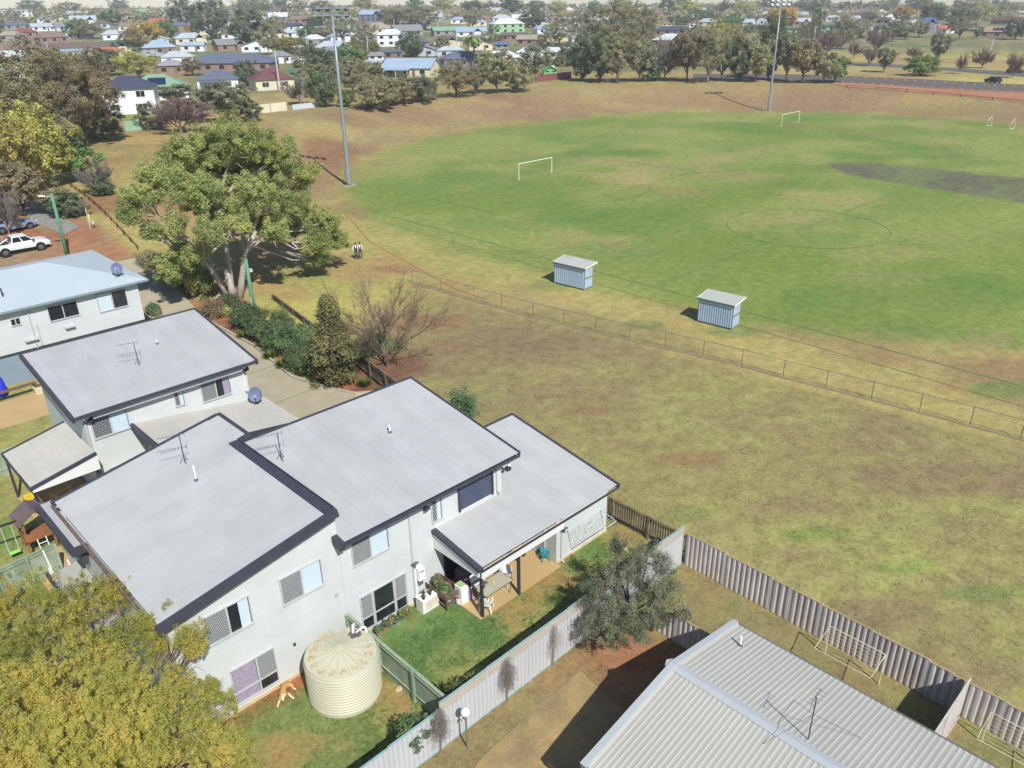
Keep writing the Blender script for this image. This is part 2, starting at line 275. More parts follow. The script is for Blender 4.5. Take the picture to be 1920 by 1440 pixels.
# marks and bare patches seen in the field: (u, v, ru, rv, colour, strength)
PT = [(730, 690, 75, 28, (132, 92, 72), .95), (800, 605, 90, 20, (160, 118, 84), .7), (735, 505, 50, 8, (168, 122, 88), .7), (800, 535, 50, 7, (172, 124, 88), .6), (840, 650, 60, 14, (158, 120, 88), .5),
 (940, 640, 100, 30, (142, 122, 92), .6), (1100, 770, 60, 12, (158, 118, 84), .5), (1300, 860, 90, 16, (156, 116, 84), .6), (1480, 950, 90, 22, (148, 122, 92), .6), (1540, 1000, 70, 15, (128, 152, 74), .7), (1700, 1060, 60, 12, (112, 148, 68), .8), (1850, 1110, 90, 16, (120, 148, 72), .6), (1500, 1040, 60, 12, (150, 128, 96), .5),
 (1650, 1150, 110, 30, (146, 128, 94), .7), (1850, 1260, 100, 30, (150, 130, 96), .5), (1760, 1050, 120, 20, (180, 174, 96), .5), (1280, 960, 60, 18, (134, 150, 76), .6), (1330, 940, 60, 14, (170, 168, 92), .5), (1000, 700, 70, 16, (170, 160, 98), .5), (900, 740, 60, 30, (150, 146, 94), .5), (1750, 900, 130, 30, (146, 122, 92), .6), (1560, 840, 80, 16, (150, 128, 92), .5), (1880, 950, 60, 20, (168, 160, 94), .5),
 (600, 600, 110, 40, (198, 190, 96), .85), (700, 560, 70, 25, (190, 178, 100), .6), (560, 500, 60, 30, (150, 160, 84), .6), (650, 640, 60, 30, (178, 172, 94), .5), (740, 620, 70, 14, (156, 130, 96), .6),
 (870, 330, 70, 14, (104, 140, 70), .8), (940, 345, 60, 16, (112, 146, 74), .7), (800, 355, 60, 10, (110, 144, 74), .7), (760, 310, 50, 14, (170, 162, 104), .5), (800, 295, 60, 6, (176, 164, 106), .6), (960, 290, 60, 8, (166, 158, 100), .5), (1130, 260, 120, 10, (110, 150, 74), .7), (1000, 247, 90, 8, (108, 146, 74), .6), (1300, 235, 140, 6, (108, 148, 72), .7), (1200, 275, 60, 6, (176, 166, 110), .6), (1110, 300, 80, 8, (172, 158, 106), .6), (1330, 270, 80, 8, (118, 150, 80), .5), (1380, 330, 90, 10, (170, 150, 104), .8), (1290, 360, 60, 10, (168, 140, 98), .7), (1440, 280, 60, 8, (170, 158, 108), .6), (1250, 315, 90, 8, (168, 156, 106), .6),
 (1150, 470, 90, 18, (104, 142, 72), .6), (1260, 430, 80, 12, (120, 150, 78), .5), (900, 420, 60, 12, (106, 142, 72), .6), (1010, 420, 70, 14, (110, 144, 72), .5), (960, 480, 60, 14, (116, 140, 74), .5), (850, 470, 50, 10, (112, 136, 76), .6), (760, 450, 40, 14, (180, 168, 104), .7), (720, 430, 30, 14, (182, 166, 102), .6), (900, 510, 60, 10, (172, 164, 98), .6), (1050, 500, 60, 14, (112, 140, 74), .6), (1030, 535, 40, 10, (104, 136, 70), .7), (1100, 570, 90, 14, (188, 174, 108), .75), (1210, 590, 70, 14, (186, 172, 106), .6), (1210, 610, 40, 8, (118, 132, 78), .5), (1380, 620, 60, 12, (108, 140, 72), .6), (980, 540, 40, 8, (150, 140, 94), .5),
 (1560, 445, 60, 8, (108, 146, 74), .6), (1480, 425, 40, 6, (112, 146, 74), .6), (1620, 410, 50, 8, (116, 150, 78), .5), (1700, 390, 60, 8, (118, 150, 78), .5), (1520, 410, 60, 8, (172, 156, 106), .6), (1590, 375, 70, 7, (176, 160, 108), .6), (1560, 300, 30, 8, (108, 150, 72), .6), (1520, 300, 40, 8, (178, 168, 112), .6), (1740, 450, 90, 12, (156, 154, 98), .5), (1900, 440, 50, 12, (120, 146, 78), .5), (1800, 560, 90, 20, (128, 146, 80), .5), (1560, 560, 100, 18, (116, 140, 74), .6), (1500, 560, 40, 20, (100, 142, 68), .5), (1850, 640, 80, 20, (156, 146, 98), .6), (1700, 620, 70, 20, (110, 138, 74), .5), (1650, 520, 90, 14, (158, 150, 100), .5), (1880, 730, 60, 14, (104, 142, 72), .6), (1700, 700, 80, 14, (170, 168, 96), .5), (1840, 770, 70, 10, (190, 178, 108), .7), (1640, 700, 80, 12, (184, 174, 104), .6), (1480, 650, 50, 12, (186, 172, 104), .6), (1520, 620, 60, 12, (116, 142, 76), .4),
 (1490, 236, 26, 3, (150, 108, 78), .9), (1575, 243, 26, 3, (150, 112, 80), .7), (1650, 252, 40, 4, (150, 126, 88), .6), (1640, 225, 100, 4, (112, 150, 74), .5), (1760, 250, 90, 8, (132, 152, 84), .5), (1800, 285, 80, 6, (166, 158, 108), .5), (1850, 305, 60, 5, (104, 142, 66), .7), (1760, 312, 60, 5, (116, 150, 72), .6), (1600, 330, 60, 5, (140, 164, 78), .6), (1700, 357, 80, 4, (132, 160, 76), .5),
 (600, 240, 90, 10, (188, 170, 98), .7), (560, 262, 60, 12, (180, 160, 98), .6), (660, 225, 60, 6, (150, 120, 84), .6), (760, 212, 90, 8, (148, 112, 82), .7), (980, 185, 120, 7, (150, 118, 84), .6), (1080, 165, 90, 4, (188, 172, 104), .7), (900, 190, 60, 3, (190, 172, 106), .6), (1300, 190, 130, 7, (150, 116, 86), .6), (620, 290, 50, 26, (150, 108, 78), .8), (600, 330, 30, 30, (168, 130, 88), .5), (1560, 190, 80, 6, (160, 130, 92), .5), (1760, 210, 100, 6, (146, 116, 84), .6), (1200, 175, 100, 4, (176, 154, 98), .6), (1250, 205, 120, 4, (182, 166, 106), .6),
 (190, 380, 45, 16, (150, 100, 80), .8), (230, 420, 40, 12, (186, 168, 104), .6), (160, 430, 30, 12, (168, 112, 76), .8), (280, 460, 40, 14, (180, 160, 98), .5), (250, 260, 60, 10, (190, 162, 98), .8), (330, 255, 60, 8, (186, 160, 98), .7), (500, 200, 60, 8, (170, 160, 92), .5), (110, 440, 30, 10, (174, 104, 66), .8), (50, 440, 40, 14, (170, 104, 66), .8), (500, 740, 30, 14, (110, 130, 64), .0)]
for (u, v, ru, rv, c, st) in PT:
    z0 = H(*g(u, v)[:2]); P0 = g(u, v, z0)[:2]; A1 = g(u+ru, v, z0)[:2]-P0; B1 = g(u, v+rv, z0)[:2]-P0
    Mi = np.linalg.inv(np.array([A1, B1]).T); q0 = Mi[0, 0]*(x-P0[0])+Mi[0, 1]*(y-P0[1]); q1 = Mi[1, 0]*(x-P0[0])+Mi[1, 1]*(y-P0[1])
    q = q0**2+q1**2
    w = sm(1.25-q*.75+(n2-.5)*1.1+(n3-.5)*.9)*st
    la = sum(c)/3; c = tuple(q_*.93+la*.07 for q_ in c); col = mixc(col, c3(*c, .8), w*(.9 if u < 760 or v > 600 else .62))
# cricket strip, red trotting strip
cx = np.array([[125.4, 57.7], [136.4, 55.8], [139, 30], [120.6, 27]])
def inpoly(P, x, y):
    ins = np.zeros(x.shape, bool); j = len(P)-1
    for i in range(len(P)):
        xi, yi = P[i]; xj, yj = P[j]
        ins ^= ((yi > y) != (yj > y)) & (x < (xj-xi)*(y-yi)/(yj-yi+1e-9)+xi); j = i
    return ins
wx = x+(n3-.5)*1.4; wy = y+(n3-.5)*1.4
ck = sum(inpoly([(123.2, 53), (129, 60), (136, 56.5), (138.5, 26), (119.5, 24)], wx+a_, wy+b_) for a_, b_ in ((0, 0), (.25, .15), (-.25, -.15), (.12, -.2), (-.15, .25), (.4, .3), (-.4, -.3)))/7.; ckc = mixc(c3(126, 134, 92, .8)+0*x[..., None], c3(112, 108, 92, .8), ctr(n2*.5+n3*.5, 5)); col = mixc(col, ckc, ck*.95)
lum = col.mean(-1, keepdims=True); col = col*.98+lum*.02; col = col*(.92+.16*n3[..., None])
V = np.stack([GX, GY, GZ], -1).reshape(-1, 3); i = np.arange(nr-1)[:, None]*na+np.arange(na)[None]; j = np.arange(nr-1)[:, None]*na+(np.arange(na)+1)[None] % na
Q = np.stack([i, i+na, j+na, j], -1).reshape(-1, 4)
gm = bpy.data.materials.new('ground_surface'); gm.use_nodes = True; n = gm.node_tree; b = n.nodes['Principled BSDF']; b.inputs['Roughness'].default_value = .95; b.inputs['Specular IOR Level'].default_value = .08
at = n.nodes.new('ShaderNodeAttribute'); at.attribute_name = 'soil'; tc = n.nodes.new('ShaderNodeTexCoord')
def nzn(s, d=6, r=.65):
    q = n.nodes.new('ShaderNodeTexNoise'); q.inputs['Scale'].default_value = s; q.inputs['Detail'].default_value = d; q.inputs['Roughness'].default_value = r; n.links.new(tc.outputs['Object'], q.inputs['Vector']); return q
a1 = nzn(5); a2 = nzn(1.1); a3 = nzn(22, 3)
ad = n.nodes.new('ShaderNodeMath'); ad.operation = 'ADD'; n.links.new(a1.outputs[0], ad.inputs[0]); n.links.new(a2.outputs[0], ad.inputs[1])
ad2 = n.nodes.new('ShaderNodeMath'); ad2.operation = 'ADD'; n.links.new(ad.outputs[0], ad2.inputs[0]); n.links.new(a3.outputs[0], ad2.inputs[1])
mr = n.nodes.new('ShaderNodeMapRange'); mr.inputs[1].default_value = 1.05; mr.inputs[2].default_value = 1.95; mr.inputs[3].default_value = .5; mr.inputs[4].default_value = 1.5; n.links.new(ad2.outputs[0], mr.inputs[0])
mx = n.nodes.new('ShaderNodeMix'); mx.data_type = 'RGBA'; mx.blend_type = 'MULTIPLY'; mx.inputs[0].default_value = 1; n.links.new(at.outputs['Color'], mx.inputs[6]); n.links.new(mr.outputs[0], mx.inputs[7])
n.links.new(mx.outputs[2], b.inputs['Base Color'])
bp = n.nodes.new('ShaderNodeBump'); bp.inputs['Strength'].default_value = .5; bp.inputs['Distance'].default_value = .05; n.links.new(ad2.outputs[0], bp.inputs['Height']); n.links.new(bp.outputs[0], b.inputs['Normal'])
go = npmesh('ground', V, Q, gm, smooth=True); go['kind'] = 'structure'
ca = go.data.color_attributes.new('soil', 'FLOAT_COLOR', 'POINT'); cc = np.ones((len(V), 4), np.float32); cc[:, :3] = np.clip(col.reshape(-1, 3), 0, 1); ca.data.foreach_set('color', cc.ravel())

def sheet(name, pts, m, off=.012, step=None, kind='structure', th=0):
    """polyline strip or quad-strip laid on the terrain: pts = list of (left,right) pairs"""
    mb = MB(); L = []
    for k in range(len(pts)-1):
        a, b = pts[k], pts[k+1]; N = max(1, int(math.ceil(max(math.dist(a[0], b[0]), math.dist(a[1], b[1]))/(step or 3))))
        for q in range(N+(k == len(pts)-2)): t = q/N; L.append(((a[0][0]*(1-t)+b[0][0]*t, a[0][1]*(1-t)+b[0][1]*t), (a[1][0]*(1-t)+b[1][0]*t, a[1][1]*(1-t)+b[1][1]*t)))
    w = max(math.dist(*l) for l in L); NW = max(1, int(w/(step or 3)))
    V = []; 
    for l in L:
        for q in range(NW+1): t = q/NW; px = l[0][0]*(1-t)+l[1][0]*t; py = l[0][1]*(1-t)+l[1][1]*t; V.append((px, py, H(px, py)+off))
    mb.add(V, [(a*(NW+1)+q, a*(NW+1)+q+1, (a+1)*(NW+1)+q+1, (a+1)*(NW+1)+q) for a in range(len(L)-1) for q in range(NW)])
    o = mb.build(name, m)
    bm_up(o)
    if kind: o['kind'] = kind
    return o
def bm_up(o):
    me = o.data
    if sum(p.normal.z for p in me.polygons) < 0: me.flip_normals()
def line(pts, w=.14):
    out = []; 
    for k, p in enumerate(pts):
        a = pts[max(0, k-1)]; b = pts[min(len(pts)-1, k+1)]; d = (b[0]-a[0], b[1]-a[1]); l = math.hypot(*d); nx, ny = -d[1]/l*w/2, d[0]/l*w/2; out.append(((p[0]+nx, p[1]+ny), (p[0]-nx, p[1]-ny)))
    return out
ml = mat('line_green', S(104, 132, 88), .9, 0, .25, .3)
cx0, cy0 = 90.4, 43.0
circ = lambda c, r, a0, a1, n_: [(c[0]+r*math.cos(R_(a0+(a1-a0)*k/n_)), c[1]+r*math.sin(R_(a0+(a1-a0)*k/n_))) for k in range(n_+1)]
jm = []
for P in ([(60.3, 88), (60.3, 43), (60.3, -6)], [(60.3, 43), (122.5, 43)], [(138, 43), (175, 43)], circ((cx0, cy0), 9.15, 0, 360, 60), [(60.3, 88.1), (120, 88.1)], [(70.3, 88.1), (70.3, 71.8), (110.6, 71.8), (110.6, 88.1)], circ((cx0, 77.2), 9.15, -143, -37, 20), [(70.3, 1.5), (70.3, 14), (110, 14)]):
    jm.append(sheet('field_marking', line(P, .13), ml, .02, 4))
ml2 = mat('line_earth', S(150, 132, 84), .9, 0, .2, .3)
jm.append(sheet('field_marking', line([(57.9, 90), (57.3, 43), (56.9, 0)], .12), ml2, .02, 4))
jm.append(sheet('field_marking', line([(g(655, 408)[0], g(655, 408)[1]), (51.2, 76), (g(830, 545)[0]+1.2, g(830, 545)[1]), (47, 52)], .16), mat('line_red', S(186, 116, 78), .9), .02, 4))
# drive
conc = mat('concrete', S(186, 176, 148, .8), .9, 0, .1, .8, .3, S(182, 172, 146, .8))
sheet('driveway', [((22.6, 38), (28.6, 38)), ((22.4, 43.5), (28.6, 43.7)), ((22.3, 47), (26.5, 47.4)), ((22.3, 50), (25.9, 50.5)), ((22.3, 58), (26.9, 58)), ((22.6, 66), (26.9, 66.6)), ((23.5, 74), (28, 74)), ((24.5, 84), (28.6, 84))], conc, .02, 1.5)
kb = MB(); kp = [(28.8, 43.8), (27.6, 44.6), (26.6, 47.5), (26.0, 50.6), (27.0, 58), (27.0, 66.6)]
for a, b_ in zip(kp[:-1], kp[1:]): kb.bar((a[0], a[1], -.30), (b_[0], b_[1], -.30), .18, .24)
tag(kb.build('kerb', mat('kerb_concrete', S(190, 180, 158, .8), .9, 0, .1, 2)), kind='structure')
jt = MB()
for yy in (47.4, 53.2, 59, 65): jt.bar((22.3, yy, -.325), (26.6, yy+.15, -.325), .04, .02)
tag(jt.build('driveway_joint', mat('joint', S(130, 112, 84), .9)), kind='structure')
# asphalt
asp = mat('asphalt', S(128, 116, 108, .62), .9, 0, .12, .25, .2); asp2 = mat('asphalt_road', S(130, 126, 124, .55), .9, 0, .1, .3, .2)
def pxp(u, v, z=None): q = g(u, v, z); return (q[0], q[1])
sheet('car_park', [(pxp(1300, 148), pxp(1300, 139)), (pxp(1400, 149), pxp(1400, 139)), (pxp(1500, 151), pxp(1500, 140)), (pxp(1600, 156), pxp(1600, 143)), (pxp(1750, 165.5), pxp(1750, 150)), (pxp(1940, 175), pxp(1940, 160)), (pxp(2100, 190), pxp(2100, 172))], asp, .06, 5)
sheet('red_gravel_strip', [(pxp(1560, 158.6), pxp(1556, 157.5)), (pxp(1590, 163), pxp(1585, 155.5)), (pxp(1650, 167), pxp(1650, 158.5)), (pxp(1750, 176), pxp(1750, 164.5)), (pxp(1850, 185), pxp(1850, 169.5)), (pxp(1940, 194), pxp(1940, 174)), (pxp(2100, 212), pxp(2100, 189))], mat('red_gravel', S(182, 130, 98, .8), .95, 0, .14, .12, .3), .045, 3)
sheet('road', [(pxp(1380, 117), pxp(1380, 112)), (pxp(1500, 119), pxp(1500, 114)), (pxp(1600, 122), pxp(1600, 117)), (pxp(1750, 130), pxp(1750, 125)), (pxp(1850, 139), pxp(1850, 132)), (pxp(1960, 147), pxp(1960, 138)), (pxp(2100, 160), pxp(2100, 149))], asp2, .07, 5)
mk = MB(); 
for k in range(24):
    u = 1583+k*18.6; v = 142.5+(k*18.6)*.0575
    for (u1, v1, du) in ((u+4, v+.4, -3.5), (u-2, v+10.5, -4.5)):
        a = g(u1, v1); b_ = g(u1+du, v1+3.8); w = .12; mk.bar((a[0], a[1], a[2]+.085), ((a[0]*.3+b_[0]*.7), (a[1]*.3+b_[1]*.7), b_[2]+.085), .13, .01)
tag(mk.build('parking_bay_marking', mat('paint', S(226, 214, 160), .8)), kind='structure')
sheet('side_street', [(pxp(560, 112), pxp(560, 107)), (pxp(840, 106), pxp(840, 99)), (pxp(905, 96), pxp(905, 91))], asp2, .1, 5)
sheet('gravel_drive', [(pxp(30, 382), pxp(60, 374)), (pxp(70, 420), pxp(120, 410)), (pxp(120, 440), pxp(150, 425))], mat('gravel', S(150, 146, 140), .95, 0, .2, 2), .03, 2)
# brick paving beside the shed
pv = wallmat('brick_paving', S(178, 158, 112, .8), .22, .11, .008, .3, .72)
def paving():
    m = MATS['brick_paving']; n = m.node_tree
    sp = [q for q in n.nodes if q.type == 'COMBXYZ'][0]; xyz = [q for q in n.nodes if q.type == 'SEPXYZ'][0]
    for l in list(sp.inputs[0].links)+list(sp.inputs[1].links): n.links.remove(l)
    n.links.new(xyz.outputs[0], sp.inputs[0]); n.links.new(xyz.outputs[1], sp.inputs[1])
    nz = [q for q in n.nodes if q.type == 'TEX_NOISE'][0]; nz.inputs['Scale'].default_value = .9
    cr = [q for q in n.nodes if q.type == 'VALTORGB'][0]; cr.color_ramp.elements[0].color = S(150, 136, 100, .8)+(1,); cr.color_ramp.elements[1].color = S(196, 168, 116, .8)+(1,)
    br = [q for q in n.nodes if q.type == 'TEX_BRICK'][0]; br.inputs['Color2'].default_value = (.86, .84, .8, 1)
paving()
sheet('brick_paving', [((11, 12.5), (9.5, 14.9)), ((14.5, 12.5), (13.5, 15.85)), ((17, 12.5), (16.6, 16.05)), ((18.6, 12.5), (19.2, 16.1))], pv, .02, .6)
# ================================================================== near buildings
ZG = -.35
def roofmat(name, col, ax, row=.762):
    m = wallmat(name, col, 60, row, .014, .25, .9); n = m.node_tree; sp = [q for q in n.nodes if q.type == 'COMBXYZ'][0]; xyz = [q for q in n.nodes if q.type == 'SEPXYZ'][0]
    for l in list(sp.inputs[0].links)+list(sp.inputs[1].links): n.links.remove(l)
    n.links.new(xyz.outputs[1-ax], sp.inputs[0]); n.links.new(xyz.outputs[ax], sp.inputs[1])
    br = [q for q in n.nodes if q.type == 'TEX_BRICK'][0]; br.inputs['Color2'].default_value = (.955, .955, .95, 1); br.offset = 0
    b = n.nodes['Principled BSDF']; b.inputs['Roughness'].default_value = .42; b.inputs['Specular IOR Level'].default_value = .4
    mp = n.nodes.new('ShaderNodeMapping'); mp.inputs['Scale'].default_value = (1.6, .16, 1) if ax == 0 else (.16, 1.6, 1); tc = [q for q in n.nodes if q.type == 'TEX_COORD'][0]; n.links.new(tc.outputs['Object'], mp.inputs[0])
    nz = n.nodes.new('ShaderNodeTexNoise'); nz.inputs['Scale'].default_value = 1.3; nz.inputs['Detail'].default_value = 6; n.links.new(mp.outputs[0], nz.inputs['Vector']); mr = n.nodes.new('ShaderNodeMapRange'); mr.inputs[1].default_value = .25; mr.inputs[2].default_value = .75; mr.inputs[3].default_value = .955; mr.inputs[4].default_value = 1.03; n.links.new(nz.outputs[0], mr.inputs[0])
    mx = n.nodes.new('ShaderNodeMix'); mx.data_type = 'RGBA'; mx.blend_type = 'MULTIPLY'; mx.inputs[0].default_value = 1; l = b.inputs['Base Color'].links[0]; n.links.new(l.from_socket, mx.inputs[6]); n.links.new(mr.outputs[0], mx.inputs[7]); n.links.new(mx.outputs[2], b.inputs['Base Color']); return m
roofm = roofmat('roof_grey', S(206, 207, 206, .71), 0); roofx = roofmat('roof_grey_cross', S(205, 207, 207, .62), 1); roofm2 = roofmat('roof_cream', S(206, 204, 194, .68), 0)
whroof = mat('roof_white', S(204, 216, 222, .74), .45, 0, .03, .4)
fasc = mat('fascia_charcoal', S(76, 77, 88, .75), .5, 0, .1, 2); dk = mat('post_charcoal', S(70, 68, 82, .7), .5, 0, .1, 3)
gutin = mat('gutter_rust', S(136, 116, 104, .7), .8, 0, .3, 4)
wallm = wallmat('wall_painted_block', S(206, 210, 208, .92)); wallc = wallmat('wall_boards', S(206, 212, 214, .88), 8, .2, .02, .3, .9); wallg = wallmat('wall_weatherboard_grey', S(196, 194, 192, .8), 6, .2, .02, .3, .9)
white = mat('white_paint', S(236, 236, 232, .86), .5, 0, .04, 2); wht = mat('white_plastic', S(240, 240, 236, .9), .35, 0, .03, 2)
alum = mat('window_frame_grey', S(206, 208, 206, .8), .4, 0, .05, 3); glass = glassmat('window_glass'); scrm = mat('screen_lattice', S(196, 198, 196, .8), .5, 0, .05, 3)
cur = mat('curtain', S(206, 222, 232, .85), .8, 0, .03, 3); curp = mat('curtain_lilac', S(176, 164, 184, .75), .8, 0, .12, 7); backg = mat('screen_backing', S(112, 120, 128, .45), .6, 0, .1, 2)
def corrugated(name, A, B_, C_, pitch, amp, m, parent, prof='sin', th=None):
    """A = low corner, A->B across the ribs, A->C along the ribs"""
    A, B_, C_ = map(lambda q: np.array(q, float), (A, B_, C_)); L = np.linalg.norm(B_-A); n_ = int(L/pitch)
    if prof == 'sin': ph = np.arange(0, n_*6+1)/6.; hh = amp*np.sin(2*np.pi*ph)
    else:
        base = np.array([0, .55, .68, .87, .999]); hb = np.array([0, 0, 1, 1, 0]); ph = (np.arange(n_)[:, None]+base[None]).ravel(); hh = amp*np.tile(hb, n_)
    t = ph*pitch/L; nrm = np.cross(B_-A, C_-A); nrm /= np.linalg.norm(nrm); nrm *= np.sign(nrm[2]) if abs(nrm[2]) > .1 else 1
    t = np.append(t, 1.); hh = np.append(hh, 0.)
    P = A+t[:, None]*(B_-A)+hh[:, None]*nrm; Q2 = P+(C_-A); N = len(t)
    o0 = np.array(parent_loc(parent)); V = np.concatenate([P, Q2])-o0; f = np.arange(N-1); Q = np.stack([f, f+1, f+1+N, f+N], -1)
    if np.dot(np.cross(B_-A, C_-A), nrm) < 0: Q = Q[:, ::-1]
    return npmesh(name, V, Q, m, parent)
def window(parent, axis, pos, a0, a1, z0, z1, screen='left', curtain=cur, side=-1, sash=None, split=.5, lat=True, drop=None, dark=False):
    """sliding window on a wall plane; axis 'y' = wall faces -Y at y=pos, 'x' = wall faces side*X at x=pos"""
    def bx(mb, p0, p1, d0, d1, q0, q1):
        if axis == 'y': mb.box(p0, p1, pos-d1, pos-d0, q0, q1)
        else:
            if side < 0: mb.box(pos-d1, pos-d0, p0, p1, q0, q1)
            else: mb.box(pos+d0, pos+d1, p0, p1, q0, q1)
    mb = MB(); bx(mb, a0, a1, .004, .02, z0, z1); w = mb.build('window', glass, parent)
    fr = MB(); t = .05; mid = a0+(a1-a0)*split
    bx(fr, a0-t/2, a1+t/2, .004, .07, z1-t/2, z1+t/2); bx(fr, a0-t/2, a1+t/2, .004, .09, z0-t, z0+t/2)
    bx(fr, a0-t/2, a0+t/2, .004, .065, z0+t/2, z1-t/2); bx(fr, a1-t/2, a1+t/2, .004, .065, z0+t/2, z1-t/2); bx(fr, mid-.03, mid+.03, .004, .06, z0+t/2, z1-t/2)
    if drop: bx(fr, a0+t/2, mid-.03, .004, .055, drop-.03, drop+.03); bx(fr, mid+.03, a1-t/2, .004, .055, drop-.03, drop+.03)
    fr.build('window_frame', alum, w)
    s0, s1 = (a0, mid) if screen == 'left' else (mid, a1); c0, c1 = (mid, a1) if screen == 'left' else (a0, mid)
    if screen:
        sc = MB(); zb = (drop or z0)+.03; sp = .12 if lat else .2; sc.m = 1; bx(sc, s0+.03, s1-.03, .021, .024, zb, z1-.03); sc.m = 0
        W_, H_ = s1-s0-.06, z1-.03-zb; N = int((W_+H_)/sp)
        for k in range(1, N):
            d = k*sp
            for sg in (0, 1):
                xa, za = (d, 0) if d < W_ else (W_, d-W_); xb, zb_ = (0, d) if d < H_ else (d-H_, H_)
                if sg: xa, xb = W_-xa, W_-xb
                pa = (s0+.03+xa, zb+za); pb = (s0+.03+xb, zb+zb_)
                if abs(pa[0]-pb[0]) < .02: continue
                f = (lambda p: (p[0], pos-.045, p[1])) if axis == 'y' else (lambda p: (pos+side*.045, p[0], p[1]))
                sc.bar(f(pa), f(pb), .024, .012)
        sc.build('security_screen', [scrm, backg], w)
    if curtain:
        n_ = int((c1-c0-.1)/.05); P = []; cc0 = c0+.05+(0 if not dark else (c1-c0)*.45)
        n_ = max(4, int((c1-.05-cc0)/.045))
        for k in range(n_+1):
            xx = cc0+(c1-.05-cc0)*k/n_; dd = .024+.008*(k % 2)
            P.append((xx, pos-dd) if axis == 'y' else (pos+side*dd, xx))
        cm = MB(); V = [(p[0], p[1], z0+.03) for p in P]+[(p[0], p[1], z1-.03) for p in P]; cm.add(V, [(k, k+1, k+n_+2, k+n_+1) for k in range(n_)]); cm.build('curtain', curtain, w)
    return w
def downpipe(parent, x, y, z0, z1, m=None, foot=(0, -.2)):
    mb = MB(); mb.tube([(x, y-.05, z1), (x, y-.05, z0+.2), (x, y-.05, z0+.1), (x+foot[0], y-.05+foot[1], z0+.04)], .045, 8); return mb.build('downpipe', m or alum, parent)
def vent(parent, x, y, z, h=.55, m=None):
    mb = MB(); mb.lathe([(.1, -.03), (.09, .06), (.05, .1)], 10, (x, y, z)); mb.m = 1; mb.tube([(x, y, z), (x, y, z+h)], .045, 8); return mb.build('vent_pipe', [mat('flashing', S(120, 120, 128, .6)), wht], parent)
def antenna(x, y, z, h, label, rz=0., tri=False):
    t = T('tv_antenna', label, 'antenna', (x, y, z)); m = mat('antenna_metal', S(104, 108, 120, .6), .5, .3)
    mb = MB(); mb.tube([(x, y, z-.02), (x, y, z+h)], .02, 6)
    for q in range(3): a = q*2.1+.4; mb.tube([(x+.22*math.cos(a), y+.22*math.sin(a), z-.02), (x, y, z+.45)], .012, 4)
    mb.build('mast', m, t)
    for k, (zz, L) in enumerate(((h, .9), (h*.56, 1.0))):
        b_ = MB(); d = Vector((math.cos(rz), math.sin(rz), 0)); pr_ = Vector((-d.y, d.x, 0)); c = Vector((x, y, z+zz)); b_.tube([c-d*.2, c+d*L], .011, 4)
        for q in range(8): p = c+d*(L*q/7.); e = .14 if q else .3; b_.tube([p-pr_*e, p+pr_*e], .006, 4)
        b_.tube([c-d*.2+Vector((0, 0, .16)), c-d*.2-Vector((0, 0, .16))], .008, 4); b_.build('aerial', m, t)
    return t
def dish(x, y, z, label, face):
    t = T('satellite_dish', label, 'satellite dish', (x, y, z)); m = mat('dish_grey', S(120, 134, 168, .6), .5)
    f = Vector(face).normalized(); a = f.cross(Vector((0, 0, 1))).normalized(); b_ = a.cross(f); c = Vector((x, y, z+.62)); mb = MB(); V = [c-f*.09]; n_ = 20
    for r_, dd in ((.2, -.075), (.33, -.04), (.42, 0)): V += [c+f*dd+(math.cos(6.2832*k/n_)*a+1.1*math.sin(6.2832*k/n_)*b_)*r_ for k in range(n_)]
    Fs = [(0, 1+k, 1+(k+1) % n_) for k in range(n_)]+[(1+r_*n_+k, 1+(r_+1)*n_+k, 1+(r_+1)*n_+(k+1) % n_, 1+r_*n_+(k+1) % n_) for r_ in range(2) for k in range(n_)]
    mb.add(V, Fs); mb.build('reflector', m, t, smooth=True)
    mb = MB(); mb.tube([c-f*.09, (x, y, z+.3), (x, y, z)], .03, 6); mb.tube([c-b_*.42, c+f*.45-b_*.1], .014, 4); mb.box(x-.12, x+.12, y-.12, y+.12, z-.02, z+.02)
    for s_ in (-1, 1): mb.tube([(x+s_*.35, y-.3, z-.03), (x, y, z+.3)], .012, 4)
    mb.build('mount', dk, t); mb = MB(); mb.tube([c+f*.42-b_*.1, c+f*.54-b_*.1], .04, 6); mb.build('receiver', white, t)
    return t
# ---- the big duplex in the foreground
U = T('duplex_house', 'large two-storey pale grey duplex with sloping corrugated roofs beside the rainwater tank', 'house', (13.4, 28, ZG))
z1 = lambda x_: 5.36+.175*(x_-6.1); z2 = lambda y_: 5.25+.155*(y_-23.7); z3 = lambda y_: 2.62+.162*(y_-21.1)
mb = MB(); mb.wedge(6.3, 13.42, 24.2, 34.6, ZG, z1(6.3)-.1, z1(13.42)-.1, z1(13.42)-.1, z1(6.3)-.1); mb.build('wall', wallm, U)
mb = MB(); mb.wedge(13.425, 22.55, 24.2, 31.5, ZG, z2(24.2)-.1, z2(24.2)-.1, z2(31.5)-.1, z2(31.5)-.1); mb.build('wall', wallm, U)
mb = MB(); mb.wedge(23.62, 27.43, 21.55, 28.4, ZG, z3(21.55)-.08, z3(21.55)-.08, z3(28.4)-.08, z3(28.4)-.08); mb.wedge(22.555, 23.615, 24.205, 28.4, ZG, z3(24.2)-.08, z3(24.2)-.08, z3(28.4)-.08, z3(28.4)-.08); mb.build('wall', wallm, U)
mb = MB(); mb.box(6.2, 22.6, 24.14, 24.198, ZG-.1, ZG+.14); mb.box(23.6, 27.46, 21.5, 21.548, ZG-.1, ZG+.12); mb.build('footing', mat('footing', S(214, 196, 156, .8), .9, 0, .12, 2), U)
